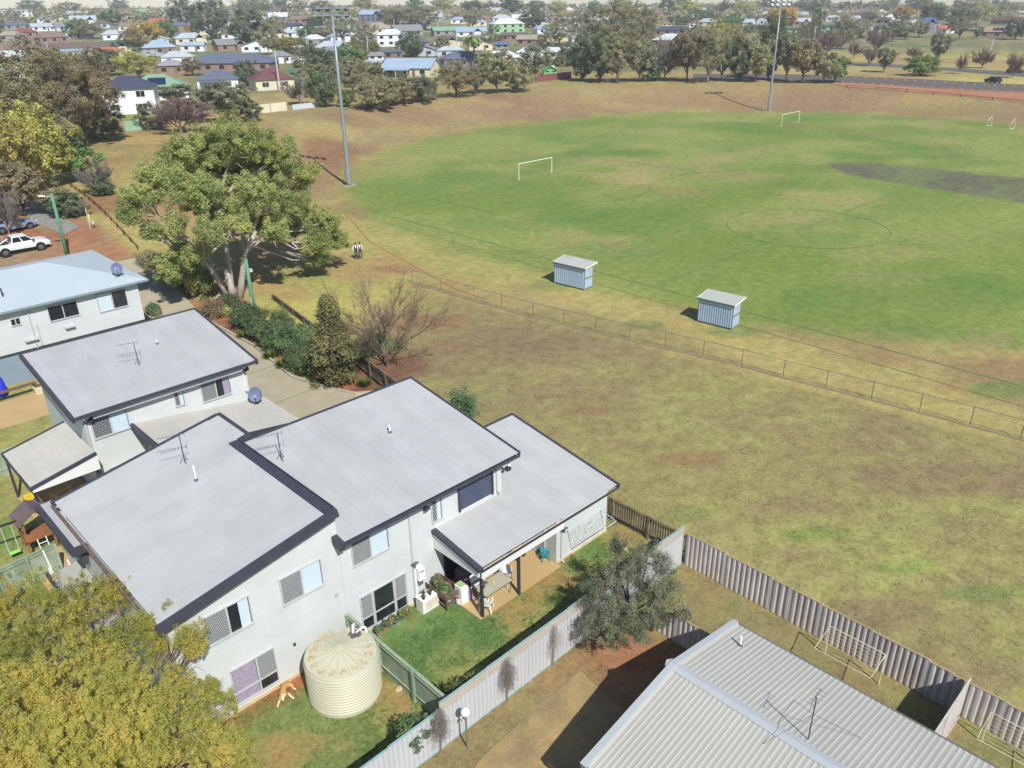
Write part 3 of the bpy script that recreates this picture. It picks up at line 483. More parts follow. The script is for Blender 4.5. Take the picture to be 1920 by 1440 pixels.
corrugated('roof', (6.12, 24.1, z1(6.12)), (6.12, 34.95, z1(6.12)), (13.3, 24.1, z1(13.3)), .076, .012, roofx, U)
corrugated('roof', (13.3, 32.1, z1(13.3)), (13.3, 34.9, z1(13.3)), (13.85, 32.1, z1(13.85)), .076, .012, roofx, U)
corrugated('roof', (13.42, 23.68, z2(23.68)), (23.22, 23.68, z2(23.68)), (13.42, 31.85, z2(31.85)), .076, .012, roofm, U)
corrugated('roof', (18.3, 21.08, z3(21.08)), (22.6, 21.08, z3(21.08)), (18.3, 24.2, z3(24.2)), .076, .012, roofm, U)
corrugated('roof', (22.6, 21.08, z3(21.08)), (27.6, 21.08, z3(21.08)), (22.6, 28.6, z3(28.6)), .076, .012, roofm, U)
fb = MB()
def barge(mb, p0, p1, w=.16, h=.26, up=.04):
    p0 = Vector(p0); p1 = Vector(p1); mb.bar(p0+Vector((0, 0, up-h/2)), p1+Vector((0, 0, up-h/2)), w, h)
barge(fb, (6.0, 24.03, z1(6.0)), (13.45, 24.03, z1(13.45)), .2, .22); barge(fb, (6.0, 23.93, z1(6.0)-.1), (13.45, 23.93, z1(13.45)-.1), .1, .22); fb.bar((13.17, 24.13, z1(13.2)+.03), (13.17, 32.1, z1(13.2)+.03), .44, .03); fb.bar((13.43, 24.15, z1(13.4)-.1), (13.43, 32.0, z1(13.4)-.1), .05, .3)
barge(fb, (13.42, 32.05, z1(13.42)), (13.93, 32.05, z1(13.93)), .16, .3); barge(fb, (13.93, 32.0, z1(13.9)), (13.93, 35.05, z1(13.9)), .18, .3); barge(fb, (6.0, 35.03, z1(6.0)), (13.85, 35.03, z1(13.85)), .16, .26)
barge(fb, (23.28, 23.66, z2(23.66)), (23.28, 31.9, z2(31.9)), .12, .2); barge(fb, (13.95, 31.93, z2(31.9)), (23.36, 31.93, z2(31.9)), .12, .2); barge(fb, (13.28, 23.6, z2(23.6)), (13.28, 24.25, z2(24.3)), .26, .34)
barge(fb, (18.26, 21.0, z3(21)), (18.26, 24.19, z3(24.19)), .26, .16); barge(fb, (27.66, 21.0, z3(21)), (27.66, 28.7, z3(28.7)), .15, .22); barge(fb, (23.3, 28.67, z3(28.65)), (27.66, 28.67, z3(28.65)), .15, .2)
fb.each('barge_board', fasc, U)
gb = MB()
for (a, b_, yy, zz) in ((13.42, 23.22, 23.62, z2(23.65)-.1), (18.3, 27.6, 21.02, z3(21.05)-.1)):
    gb.m = 0; gb.box(a, b_, yy-.07, yy-.055, zz-.06, zz+.07); gb.m = 1; gb.box(a, b_, yy-.055, yy+.05, zz-.06, zz-.02)
gb.m = 1; gb.box(5.92, 6.0, 24.16, 34.9, z1(6)-.14, z1(6)-.02); gb.m = 0; gb.box(6.0, 6.02, 24.16, 34.9, z1(6)-.14, z1(6)); gb.box(13.43, 23.2, 23.7, 24.19, z2(23.7)-.2, z2(23.7)-.16)
gb.each('gutter', [fasc, gutin], U)
sf = MB(); sf.m = 0; sf.box(18.35, 23.6, 21.04, 21.14, z3(21.1)-.6, z3(21.1)-.16); sf.add([(18.22, 21.15, z3(21.1)-.1), (18.22, 24.19, z3(24.19)-.1), (18.22, 24.19, 2.12), (18.22, 21.15, 2.12), (18.3, 21.15, z3(21.1)-.1), (18.3, 24.19, z3(24.19)-.1), (18.3, 24.19, 2.12), (18.3, 21.15, 2.12)], [(0, 1, 2, 3), (7, 6, 5, 4), (3, 2, 6, 7), (0, 3, 7, 4)])
sf.each('patio_beam', white, U)
for px_, py_ in ((18.5, 21.3), (20.72, 21.22)):
    q = MB(); q.box(px_-.06, px_+.06, py_-.06, py_+.06, ZG+.06, z3(21.2)-.32); q.build('patio_post', dk, U)
# openings
window(U, 'y', 24.2, 7.6, 9.4, 3.38, 4.68, 'left', cur, dark=True); window(U, 'y', 24.2, 10.7, 12.52, 3.4, 4.66, 'left', cur); window(U, 'y', 24.2, 8.16, 9.98, 0.0, 1.74, 'right', curp, split=.58, drop=.55)
window(U, 'y', 24.2, 13.98, 15.82, 3.44, 4.7, 'left', cur)
w_ = window(U, 'y', 24.2, 14.1, 14.7, -.12, 1.7, 'left', None, split=.98, drop=.5); w_ = window(U, 'y', 24.2, 15.9, 16.52, -.12, 1.7, 'left', cur, split=.98, drop=.5); window(U, 'y', 24.2, 14.76, 15.84, -.12, 1.7, None, None, split=.99, drop=.5)
window(U, 'y', 24.2, 18.22, 18.8, 3.5, 4.66, 'left', cur, lat=False)
sh = MB()
for k in range(18): z_ = 3.38+k*.078; sh.box(19.86, 21.86, 24.2-.05-.012*(k % 2), 24.198, z_, z_+.072)
sh.build('roller_shutter', mat('shutter', S(84, 94, 116, .7), .5, 0, .1, 2), U)
sh = MB(); sh.box(19.78, 19.86, 24.08, 24.199, 3.34, 4.86); sh.box(21.86, 21.94, 24.08, 24.199, 3.34, 4.86); sh.box(19.78, 21.94, 24.05, 24.198, 4.785, 4.95); sh.build('shutter_frame', fasc, U)
pd = MB(); pd.box(18.75, 22.2, 24.17, 24.196, ZG+.14, 1.95); pd.build('sliding_door', glass, U)
pf = MB()
for xx in (18.75, 19.9, 21.05, 22.2): pf.box(xx-.03, xx+.03, 24.13, 24.169, ZG+.14, 1.95)
pf.box(18.72, 22.23, 24.12, 24.169, 1.95, 2.0); pf.build('door_frame', dk, U)
window(U, 'x', 23.62, 22.3, 23.7, ZG+.15, 1.75, 'left', cur, side=-1, split=.5)
for (x_, y_, z0_, z1_) in ((16.97, 24.2, ZG+.1, 5.0), (22.22, 24.2, 3.3, 5.0), (23.95, 21.55, ZG, 2.4)): downpipe(U, x_, y_, z0_, z1_)
for (x_, y_, z_) in ((16.97, 24.1, 2.1), (23.95, 21.42, 1.75), (18.5, 21.2, 1.75)):
    q = MB(); q.bar((x_, y_-.22, z_), (x_, y_, z_-.12), .26, .07); q.box(x_-.04, x_+.04, y_-.12, y_, z_-.3, z_-.1); q.build('flood_light', mat('lamp_body', S(128, 128, 130, .6), .5), U)
for (x_, y_, z_) in ((17.9, 24.1, 4.75), (22.7, 23.9, 4.75)):
    q = MB(); q.ball((x_, y_-.1, z_), .09, 6); q.m = 1; q.box(x_-.2, x_+.05, y_-.2, y_, z_-.25, z_-.08); q.build('eave_light', [wht, dk], U)
q = MB(); q.box(12.95, 13.1, 24.16, 24.199, 2.4, 2.6); q.m = 1; q.box(10.83, 10.93, 24.16, 24.199, 1.2, 1.34); q.build('wall_vent', [wallg, dk], U)
vent(U, 10.76, 30.85, z1(10.76), .75); vent(U, 19.36, 28.56, z2(28.56), .42)
# low porch roofs on the left side of the duplex
lp = MB(); lp.slab([(5.0, 29.2, 2.35), (6.28, 29.2, 2.5), (6.28, 34.4, 2.5), (5.0, 34.4, 2.35)], .06); lp.build('roof', roofm2, U)
lp = MB(); lp.bar((5.72, 32.0, 4.45), (5.72, 36.7, 4.45), .22, .26); lp.box(5.62, 6.28, 31.9, 32.15, 4.3, 4.6); lp.bar((6.1, 32.2, 3.9), (6.1, 33.2, 3.9), .2, .7); lp.bar((4.95, 29.2, 2.4), (4.95, 34.5, 2.4), .1, .22); lp.each('barge_board', fasc, U)
lp = MB(); lp.slab([(5.84, 32.16, 4.56), (6.3, 32.16, 4.58), (6.3, 36.65, 4.58), (5.84, 36.65, 4.56)], .05); lp.build('roof', roofm, U)
lp = MB(); lp.wedge(6.3, 13.0, 34.605, 36.5, ZG, 4.5, 4.5, 4.5, 4.5); lp.build('wall', wallm, U)
st = MB()
for k in range(4): st.box(5.3, 6.1, 34.6+.28*k, 34.84+.28*k, ZG+.4*k+.2, ZG+.4*k+.26)
st.bar((5.3, 34.5, .0), (5.3, 36.0, 1.7), .05, .2); st.bar((6.1, 34.5, .0), (6.1, 36.0, 1.7), .05, .2); st.bar((5.3, 34.5, 1.0), (5.3, 36.0, 2.7), .04); st.build('steps', white, U)
# ---- patio slab and footpath
slabm = mat('patio_slab', S(206, 176, 126, .8), .85, 0, .12, .5, .15, S(196, 166, 118, .8))
q = MB(); q.box(18.3, 23.6, 21.25, 24.18, ZG-.1, ZG+.07); tag(q.build('patio', slabm), kind='structure')
q = MB(); q.box(6.6, 9.9, 41.6, 47.3, ZG-.1, ZG+.05); q.box(5.2, 6.8, 36.8, 40.75, ZG-.1, ZG+.04); tag(q.build('footpath', slabm), kind='structure')
q = MB(); q.box(3, 12.5, 57.2, 61.5, ZG-.1, ZG+.05); tag(q.build('footpath', slabm), kind='structure')
antenna(11.04, 32.55, z1(11.04), 1.45, 'tv antenna with two aerials on the roof of the duplex half nearest the yellow tree', .9+1.9)
antenna(14.24, 29.74, z2(29.74), 1.35, 'tv antenna standing right behind the wide charcoal capping between two foreground roofs', .9+1.9)
# ---- the house behind (same style)
U2 = T('town_house', 'pale grey two-storey unit with single-slope roof in front of the white boarded house', 'house', (14.8, 46.8, ZG))
zb = lambda y_: 5.2+.167*(y_-43.1); zw = lambda x_: 3.5-.144*(x_-12.4)
mb = MB(); mb.wedge(9.98, 19.55, 43.7, 50.6, ZG, zb(43.7)-.1, zb(43.7)-.1, zb(50.6)-.1, zb(50.6)-.1); mb.build('wall', wallm, U2)
mb = MB(); mb.wedge(13.0, 19.6, 40.0, 43.695, ZG, zw(13)-.1, zw(19.6)-.1, zw(19.6)-.1, zw(13)-.1); mb.build('wall', wallg, U2)
corrugated('roof', (9.55, 43.1, zb(43.1)), (19.95, 43.1, zb(43.1)), (9.55, 50.9, zb(50.9)), .076, .012, roofm, U2)
corrugated('roof', (20.4, 39.2, zw(20.4)), (20.4, 43.69, zw(20.4)), (12.5, 39.2, zw(12.5)), .076, .009, roofm2, U2)
corrugated('roof', (6.6, 42.35, 2.52), (6.6, 47.3, 2.52), (9.95, 42.35, 3.22), .076, .009, roofm2, U2)
fb = MB(); barge(fb, (9.47, 43.0, zb(43.0)), (9.47, 51, zb(51)), .16, .3); barge(fb, (20.03, 43.0, zb(43)), (20.03, 51, zb(51)), .16, .3); barge(fb, (9.47, 51, zb(51)), (20.03, 51, zb(51)), .16, .2); barge(fb, (9.5, 43.02, zb(43)-.02), (20.0, 43.02, zb(43)-.02), .1, .16, .02)
barge(fb, (12.4, 39.1, zw(12.4)), (12.4, 43.69, zw(12.4)), .2, .3); barge(fb, (12.4, 39.12, zw(12.4)), (20.5, 39.12, zw(20.5)), .1, .3); barge(fb, (6.5, 42.3, 2.53), (9.95, 42.3, 3.25), .14, .16); barge(fb, (6.53, 42.2, 2.5), (6.53, 47.3, 2.5), .07, .14); barge(fb, (6.5, 47.34, 2.53), (9.95, 47.34, 3.25), .08, .14); fb.each('barge_board', fasc, U2)
q = MB(); q.add([(6.62, 42.27, 2.26), (9.95, 42.27, 2.26), (9.95, 42.27, 3.08), (6.62, 42.27, 2.42), (6.62, 42.34, 2.26), (9.95, 42.34, 2.26), (9.95, 42.34, 3.08), (6.62, 42.34, 2.42)], [(0, 1, 2, 3), (7, 6, 5, 4), (0, 4, 5, 1)]); q.build('patio_beam', white, U2)
for (x_, y_) in ((6.7, 42.45), (6.65, 47.3), (9.85, 42.6)): q = MB(); q.box(x_-.06, x_+.06, y_-.06, y_+.06, ZG, 2.4); q.build('patio_post', dk, U2)
q = MB(); q.box(9.99, 10.15, 43.55, 43.69, ZG, 5.1); q.build('corner_trim', wallg, U2)
window(U2, 'y', 43.7, 10.4, 12.3, 3.35, 4.5, 'left', cur, lat=False); window(U2, 'y', 43.7, 15.0, 15.55, 3.66, 4.5, 'left', cur, lat=False); window(U2, 'y', 43.7, 16.6, 18.4, 3.35, 4.5, 'left', curp, dark=True)
window(U2, 'y', 43.7, 10.75, 12.2, -.1, 1.35, 'left', None)
for x_ in (10.3, 19.3): downpipe(U2, x_, 43.7, 3.2 if x_ > 15 else ZG, 5.0, white)
for (x_, z_) in ((10.2, 4.9), (19.3, 4.9)):
    q = MB(); q.ball((x_, 43.3, z_), .1, 6); q.m = 1; q.box(x_, x_+.3, 43.35, 43.6, z_-.35, z_-.1); q.build('eave_light', [wht, dk], U2)
vent(U2, 16.17, 47.96, zb(47.96), .3)
antenna(14.31, 46.29, zb(46.29), 1.4, 'tv antenna with two aerials on the roof in front of the white boarded house', 2.8)
dish(19.5, 42.9, zw(19.5), 'round grey-blue satellite dish on the low roof beside the concrete driveway', (-.5, -1, .55))
# ---- white boarded house, hip roof
U3 = T('boarded_house', 'raised white boarded house with pale blue-white hip roof behind the grey units', 'house', (14, 69.5, ZG))
q = MB(); q.box(-2, 21.05, 64, 75, 2.1, 5.3); q.build('wall', wallc, U3); q = MB(); q.box(-1.7, 20.7, 64.3, 74.7, ZG, 2.1); q.build('lower_wall', mat('lower_wall', S(150, 168, 182, .7), .8, 0, .06, 1), U3)
e0, e1, f0, f1, ez, rz_ = -2.7, 21.75, 63.5, 75.6, 5.4, 6.75
q = MB(); q.slab([(e0, f0, ez), (e1, f0, ez), (16.3, 69.5, rz_), (e0, 69.5, rz_)], .03); q.slab([(e1, f0, ez), (e1, f1, ez), (16.3, 69.5, rz_)], .03); q.slab([(e1, f1, ez), (e0, f1, ez), (e0, 69.5, rz_), (16.3, 69.5, rz_)], .03); q.build('roof', whroof, U3)
q = MB(); q.box(e0, e1+.04, f0-.06, f0-.005, ez-.16, ez-.01); q.box(e1+.005, e1+.05, f0, f1, ez-.16, ez-.01); q.build('gutter', mat('gutter_blue', S(150, 172, 182, .7), .5), U3)
window(U3, 'y', 64, 14.4, 16.45, 3.75, 4.85, None, None); window(U3, 'y', 64, 17.9, 20.05, 3.55, 4.92, None, cur); window(U3, 'y', 64, 11.9, 12.5, 4.1, 4.6, None, None)
for (x_, z0_, z1_) in ((13.1, ZG, 5.1), (13.45, 2.2, 3.8)): q = MB(); q.tube([(x_, 63.93, z0_), (x_, 63.93, z1_)], .04, 6); q.build('downpipe', alum, U3)
q = MB(); q.box(12.4, 13.3, 63.7, 63.98, 2.75, 2.85); q.box(15.2, 15.9, 63.7, 63.98, 3.0, 3.08); q.box(7.9, 8.6, 63.7, 63.98, 2.1, 2.2); q.build('tap_shelf', alum, U3)
dish(20.1, 64.9, 5.7, 'round grey satellite dish on the corner of the pale blue-white hip roof', (-.4, -1, .5))
q = T('roof_aerial', 'thin whip aerial on the pale blue-white hip roof', 'antenna', (12.2, 65.6, 5.86)); m_ = MB(); m_.tube([(12.2, 65.6, 5.8), (12.1, 65.6, 7.3)], .012, 4); m_.build('mast', alum, q); m_ = MB(); m_.tube([(12.2, 65.6, 5.86), (12.2, 65.6, 6.5)], .06, 6); m_.build('base_sleeve', fasc, q)
# ---- ribbed metal roof building at the bottom
U4 = T('metal_roofed_house', 'building with ribbed cream metal gable roof casting a dark shadow on brick paving', 'house', (19, 5, ZG))
zr = 3.25; ex, ez, wx0 = 23.15, 2.5, 14.2
q = MB(); q.m = 0; V = [(15.0, -12, ZG), (22.6, -12, ZG), (22.6, 11.2, ZG), (15.0, 11.2, ZG)]
q.add([(14.7, 11.1, ZG), (22.7, 11.1, ZG), (22.7, 11.1, 2.45), (18.95, 11.1, 3.12), (14.7, 11.1, 2.4), (14.7, -12, ZG), (22.7, -12, ZG), (22.7, -12, 2.45), (18.95, -12, 3.12), (14.7, -12, 2.4)], [(0, 4, 3, 2, 1), (5, 6, 7, 8, 9), (1, 2, 7, 6), (0, 5, 9, 4), (2, 3, 8, 7), (3, 4, 9, 8)]); q.build('wall', wallmat('brick_wall_tan', S(190, 160, 128, .7), .23, .086, .01, .3, .8), U4)
creamr = mat('roof_ribbed_cream', S(212, 210, 198, .7), .4, 0, .05, .4, spec=.4)
corrugated('roof', (ex, 11.6, ez), (ex, -12.5, ez), (19.1, 11.6, zr-.02), .19, .014, creamr, U4, 'rib')
corrugated('roof', (14.2, 11.6, 2.3), (14.2, -12.5, 2.3), (18.8, 11.6, zr-.02), .19, .014, creamr, U4, 'rib')
q = MB(); q.slab([(18.72, -12.5, zr), (18.95, -12.5, zr+.06), (18.95, 11.9, zr+.06), (18.72, 11.8, zr)], .02); q.slab([(18.95, -12.5, zr+.06), (19.2, -12.5, zr), (19.2, 11.8, zr), (18.95, 11.9, zr+.06)], .02)
for a, b_ in (((18.95, 11.6, zr+.05), (23.2, 11.6, ez+.03)), ((18.95, 11.6, zr+.05), (14.1, 11.6, 2.34))): q.bar(a, b_, .24, .12)
q.build('ridge_capping', mat('capping_pale', S(202, 208, 210, .7), .45, 0, .03, .5), U4)
q = MB(); q.box(ex+.01, ex+.12, -12.5, 11.45, ez-.12, ez-.02); q.box(14.1, 14.2, -12.5, 11.7, 2.15, 2.27); q.build('gutter', mat('gutter_grey', S(140, 138, 132, .6), .6), U4)
vent(U4, 22.0, 10.7, ez+.2, .45)
t = T('tv_antenna', 'tall thin tv antenna mast with wire stays on the ribbed cream roof', 'antenna', (19.6, 6.6, 3.2)); am = mat('antenna_metal', (.1, .1, .1))
P0 = g(1515, 1388, 3.15); P0 = (P0[0], P0[1], 3.15); q = MB(); q.tube([P0, (P0[0], P0[1], 5.0)], .022, 6); q.build('mast', am, t, origin=(19.6, 6.6, 3.2))
q = MB()
for dx_, dy_ in ((1.5, -1.1), (-1.2, 1.0), (1.4, 1.2)): q.tube([(P0[0], P0[1], 4.3), (P0[0]+dx_, P0[1]+dy_, 3.12-.17*max(0, dx_)*.6-.05)], .008, 4)
q.build('stay_wire', am, t, origin=(19.6, 6.6, 3.2)); q = MB(); q.tube([(P0[0]-.4, P0[1], 4.95), (P0[0]+.5, P0[1]+.1, 4.95)], .01, 4)
for k in range(5): q.tube([(P0[0]-.3+.18*k, P0[1]-.18, 4.95), (P0[0]-.3+.18*k, P0[1]+.2, 4.95)], .007, 4)
q.build('aerial', am, t, origin=(19.6, 6.6, 3.2))
# ---- rainwater tank
tc_ = ((g(572, 1290, ZG)[0]+g(708, 1290, ZG)[0])/2, 0)
TKX, TKY, TKR, TKH = 11.75, 22.1, 1.42, 2.02
t = T('rainwater_tank', 'round ribbed cream rainwater tank with brown-stained segmented top', 'water tank', (TKX, TKY, ZG)); tm = mat('tank_cream', S(202, 200, 174, .82), .5, 0, .05, .8)
q = MB(); pr_ = [(TKR, 0), (TKR, .1)]
for k in range(13): z_ = .12+k*.135; pr_ += [(TKR, z_), (TKR+.045, z_+.045), (TKR+.045, z_+.085), (TKR, z_+.13)]
pr_ += [(TKR, 1.9), (TKR+.02, 1.92), (TKR-.02, 2.0)]; q.lathe(pr_, 64, (TKX, TKY, ZG), True, False); q.build('tank_shell', tm, t)
q = MB(); q.lathe([(TKR-.02, 2.0), (TKR*.8, 2.04), (.12, 2.26), (.02, 2.27)], 64, (TKX, TKY, ZG), False, True); tl = q.build('tank_lid', mat('tank_lid_cream', S(204, 202, 176, .82), .55, 0, .05, 1), t, smooth=False)
n = MATS['tank_lid_cream'].node_tree; b = n.nodes['Principled BSDF']
q = MB(); 
for k in range(16): a = 6.2832*k/16+.1; c_, s_ = math.cos(a), math.sin(a); q.bar((TKX+.1*c_, TKY+.1*s_, ZG+2.275), (TKX+(TKR-.05)*c_, TKY+(TKR-.05)*s_, ZG+2.02), .07, .05)
q.each('lid_rib', tm, t)
q = MB(); stn = mat('tank_stain', S(186, 168, 134, .84), .9, 0, .1, 7, 0, S(202, 194, 162, .86))
rg = random.Random(3)
for k in range(16):
    if k in (1, 2, 15): continue
    a = 6.2832*(k+.5)/16+.1; r0 = TKR*(.62+.06*rg.random()); r1 = TKR*.93; L = []
    for w_i in range(12): th = 6.2832*w_i/12; rr_ = (r0+r1)/2+(r1-r0)/2*math.cos(th)*(.8+.25*rg.random()); aa = a+.14*math.sin(th)*(.8+.3*rg.random()); zz = 2.04+(TKR*.8-rr_)*.22/(TKR*.8-.12) if rr_ < TKR*.8 else 2.04-(rr_-TKR*.8)*.04/(TKR*.2); L.append((TKX+rr_*math.cos(aa), TKY+rr_*math.sin(aa), ZG+zz+.006))
    q.poly(L)
q.each('lid_stain', stn, t)
a_ = .35; hx, hy = TKX+.95*math.cos(a_), TKY+.95*math.sin(a_); q = MB(); q.lathe([(.26, 2.06), (.26, 2.13), (.2, 2.16)], 20, (hx, hy, ZG)); q.build('inlet_strainer', mat('strainer', S(120, 116, 112, .6), .8, 0, .2, 20), t)
q = MB(); q.tube([(hx-.05, hy+.03, ZG+2.2), (hx+.1, hy+.22, ZG+2.42), (hx+.22, hy+.3, ZG+2.35), (hx+.24, hy+.42, ZG+1.7)], .055, 10); q.tube([(hx+.05, hy-.05, ZG+2.2), (hx+.42, hy-.02, ZG+2.3), (hx+.5, hy-.05, ZG+2.2), (hx+.52, hy-.12, ZG+1.5), (hx+.52, hy-.12, ZG+.1)], .055, 10); q.build('inlet_pipe', wht, t, smooth=True)
# ================================================================== fences
fgr = mat('fence_timber_green', S(140, 168, 142, .88), .9, 0, .16, 1.2, .3, S(160, 168, 142, .88)); ftim = mat('fence_timber_grey', S(124, 110, 92, .65), .9, 0, .25, 1.5, .3, S(140, 130, 108, .7))
def timber_fence(label, p0, p1, top, m, front=-1, gap=.012, pw=.1, span=2.4, rails=(.25, .92), cap=True, name='timber_fence', toph=None):
    (x0, y0), (x1, y1) = p0, p1; L = math.dist(p0, p1); d = ((x1-x0)/L, (y1-y0)/L); nn = (-d[1]*front, d[0]*front)
    t = T(name, label, 'fence', (x0, y0, H(x0, y0))); n_ = int(L/(pw+gap)); q = MB(); rg = random.Random(int(x0*7+y0))
    zt = lambda s_: (top if not toph else H(x0+d[0]*s_, y0+d[1]*s_)+toph)
    for k in range(n_):
        s_ = (k+.5)*L/n_; cx_, cy_ = x0+d[0]*s_, y0+d[1]*s_; q.bar((cx_, cy_, H(cx_, cy_)-.02), (cx_, cy_, zt(s_)-.03+rg.uniform(-.012, .012)), pw if abs(d[0]) > .7 else .018, .018 if abs(d[0]) > .7 else pw, up=(d[0], d[1], 0) if False else (0, 1, 0))
    q.build('paling', m, t)
    ns = max(1, round(L/span))
    for k in range(ns+1):
        s_ = k*L/ns; cx_, cy_ = x0+d[0]*s_+nn[0]*.06, y0+d[1]*s_+nn[1]*.06; q = MB(); q.box(cx_-.06, cx_+.06, cy_-.06, cy_+.06, H(cx_, cy_)-.1, zt(s_)+.01); q.build('post', m, t)
    for rf_ in rails:
        q = MB()
        for k in range(ns):
            a, b_ = k*L/ns+.07, (k+1)*L/ns-.07; f = lambda s_: (x0+d[0]*s_+nn[0]*.045, y0+d[1]*s_+nn[1]*.045, H(x0+d[0]*s_, y0+d[1]*s_)*(1-rf_)+zt(s_)*rf_); q.bar(f(a), f(b_), .05, .08)
        q.each('rail', m, t)
    if cap: q = MB(); q.bar((x0, y0, zt(0)+.02), (x1, y1, zt(L)+.02), .13, .03); q.build('capping', m, t)
    return t
timber_fence('green-grey timber fence with rails, between the tank and the lawn', (13.4, 24.15), (13.4, 17.4), 1.27, fgr, front=-1)
timber_fence('weathered open paling fence running off the far end of the duplex', (28.45, 26.5), (28.45, 17.3), 1.02, ftim, front=-1, gap=.05, cap=False)
timber_fence('dark timber fence with cap behind the dense shrubs at the turning area', (28.9, 40.5), (30.2, 48.2), 1.15, ftim, front=1)
timber_fence('long low timber fence behind the hedge below the green power pole', (30.5, 48.6), (33.4, 66.2), .55, ftim, front=1)
timber_fence('pale green timber fence between the left back lawns', (4.5, 50.6), (9.9, 50.6), 1.2, mat('fence_pale_green', S(150, 170, 146, .75), .9, 0, .2, 1.2, .2, S(170, 184, 160, .75)), front=-1)
timber_fence('short pale green slatted fence beside the wooden cubby house', (3.6, 38.3), (6.2, 38.6), 1.2, MATS['fence_pale_green'], front=-1, span=1.3)
timber_fence('low brown log fence along the edge of the red earth yard', (29.2, 86), (33, 118), .45, mat('log_brown', S(96, 78, 66, .6), .9, 0, .3, 2), front=1, gap=1.2, span=2.4, rails=(.75,), cap=False, name='log_fence', toph=.5)
steel = mat('fence_steel_pale', S(204, 206, 208, .78), .5, 0, .05, .6); steelt = mat('fence_steel_tan', S(196, 188, 172, .8), .6, 0, .1, .8); steelp = mat('fence_steel_ribbed', S(200, 190, 186, .86), .55, 0, .09, .9, 0, S(208, 204, 202, .86)); tanr = mat('fence_rail_tan', S(190, 172, 136, .78), .6, 0, .1, 1); teal = mat('fence_cap_teal', S(150, 186, 186, .8), .5)
def metal_fence(label, xs, axis, pos, zt, amp, pitch, mats_, group=None, post=True, name='metal_fence', band=None, zb=None):
    """one run of sheet fence; xs = bay boundaries along the run, zt = top per bay"""
    P = (xs[0], pos) if axis == 'y' else (pos, xs[0]); t = T(name, label, 'fence', (P[0], P[1], H(*P)))
    for k in range(len(xs)-1):
        a, b_ = xs[k], xs[k+1]; zt_ = zt[k] if hasattr(zt, '__len__') else zt; mid_ = (a+b_)/2; zb_ = (H(mid_, pos) if axis == 'y' else H(pos, mid_))+.04; top = zt_-(.47 if band and band[0] <= k < band[1] else 0)
        f = (lambda s_, z_: (s_, pos, z_)) if axis == 'y' else (lambda s_, z_: (pos, s_, z_)); nn = Vector((0, -1, 0)) if axis == 'y' else Vector((-1, 0, 0))
        n_ = max(2, int(abs(b_-a)/pitch)); base = [0, .32, .5, .82]; hb = [0, 0, 1, 1]; V = []; 
        for i_ in range(n_):
            for bb, hh_ in zip(base, hb): s_ = a+(b_-a)*(i_+bb)/n_; V.append((s_, hh_*amp))
        V.append((b_, 0)); N = len(V); VV = [Vector(f(s_, zb_))+nn*h_ for s_, h_ in V]+[Vector(f(s_, top))+nn*h_ for s_, h_ in V]
        q = MB(); q.add(VV, [(i_, i_+1, i_+1+N, i_+N) for i_ in range(N-1)]); q.build('panel', mats_[0], t)
        q = MB(); q.m = 0; q.bar(f(a, zb_-.02), f(b_, zb_-.02), .05, .07); q.bar(f(a, zt_), f(b_, zt_), .06, .05); q.each('rail', mats_[1], t)
        if band and band[0] <= k < band[1]:
            q = MB(); q.bar(f(a, zt_-.24), f(b_, zt_-.24), .03, .46); q.build('extension_panel', mats_[2], t)
        q = MB(); q.bar(f(b_, zb_-.05), f(b_, zt_+.02), .07, .06, up=(1, 0, 0) if axis == 'y' else (0, 1, 0)); q.build('post', mats_[3], t)
    return t
metal_fence('long pale sheet steel fence with tan top band between lawn and brick paving', [8.2, 10.4, 12.7, 15.0, 17.3, 19.6, 21.9, 24.2, 26.5, 27.85], 'y', 17.2, [1.55, 1.6, 1.92, 1.95, 1.95, 1.98, 1.95, 1.92, 1.9], .02, .2, (steel, teal, steelt, steel), band=(2, 9))
ys = [17.1, 14.9, 12.55, 11.6, 10.2, 8.0, 5.8, 4.9, 3.0, .8, -1.4, -3.6, -5.8, -8, -10.2]; zt = [1.45, 1.38, 1.32, 1.3, 1.25, 1.2, 1.12, 1.06, 1.0, .94, .88, .82, .78, .74]
metal_fence('ribbed pale steel fence stepping down along the dry field', ys, 'x', 28.0, zt, .045, .24, (steelp, tanr, steelt, steel))
metal_fence('short grey ribbed steel fence partly in the shadow of the ribbed roof', [15.9, 14.3, 12.6, 11.2], 'x', 23.35, [1.0, 1.02, 1.05], .04, .24, (steelp, tanr, steelt, steel))
metal_fence('steel divider fence with pale top casting black shade on the strip lawn', [27.9, 25.6, 23.4], 'y', 4.3, [1.35, 1.35], .03, .24, (steelp, mat('cap_cream', S(206, 204, 190, .84)), steelt, steel))
# chain-link fence round the field
cf = [(45.2, 60.5), (45.6, 56.6), (45.9, 52.3), (46.2, 49), (46.6, 45.5), (47.1, 42.4), (47.6, 39.3), (48.2, 36.3), (48.8, 33.3), (49.4, 30.2), (49.9, 27.2), (50.15, 24), (50.6, 21), (51, 18), (51.4, 15), (51.7, 12), (51.95, 9.2), (52.2, 6.2), (52.4, 3.2), (52.6, .2), (52.8, -2.8), (53, -5.8), (53.2, -8.8)]
t = T('chain_wire_fence', 'chain wire fence on galvanised posts between the green oval and the dry field', 'fence', (cf[0][0], cf[0][1], 0)); gal = mat('galvanised', S(150, 156, 158, .6), .45, .3, .1, 3)
ct = lambda p: H(*p)
for p in cf: q = MB(); q.tube([(p[0], p[1], ct(p)-.1), (p[0], p[1], ct(p)+1.38)], .032, 6); q.build('post', gal, t)
for hh_ in (1.36, .04):
    q = MB(); q.tube([(p[0], p[1], ct(p)+hh_) for p in cf], .022 if hh_ > 1 else .016, 5); q.build('rail', gal, t)
q = MB()
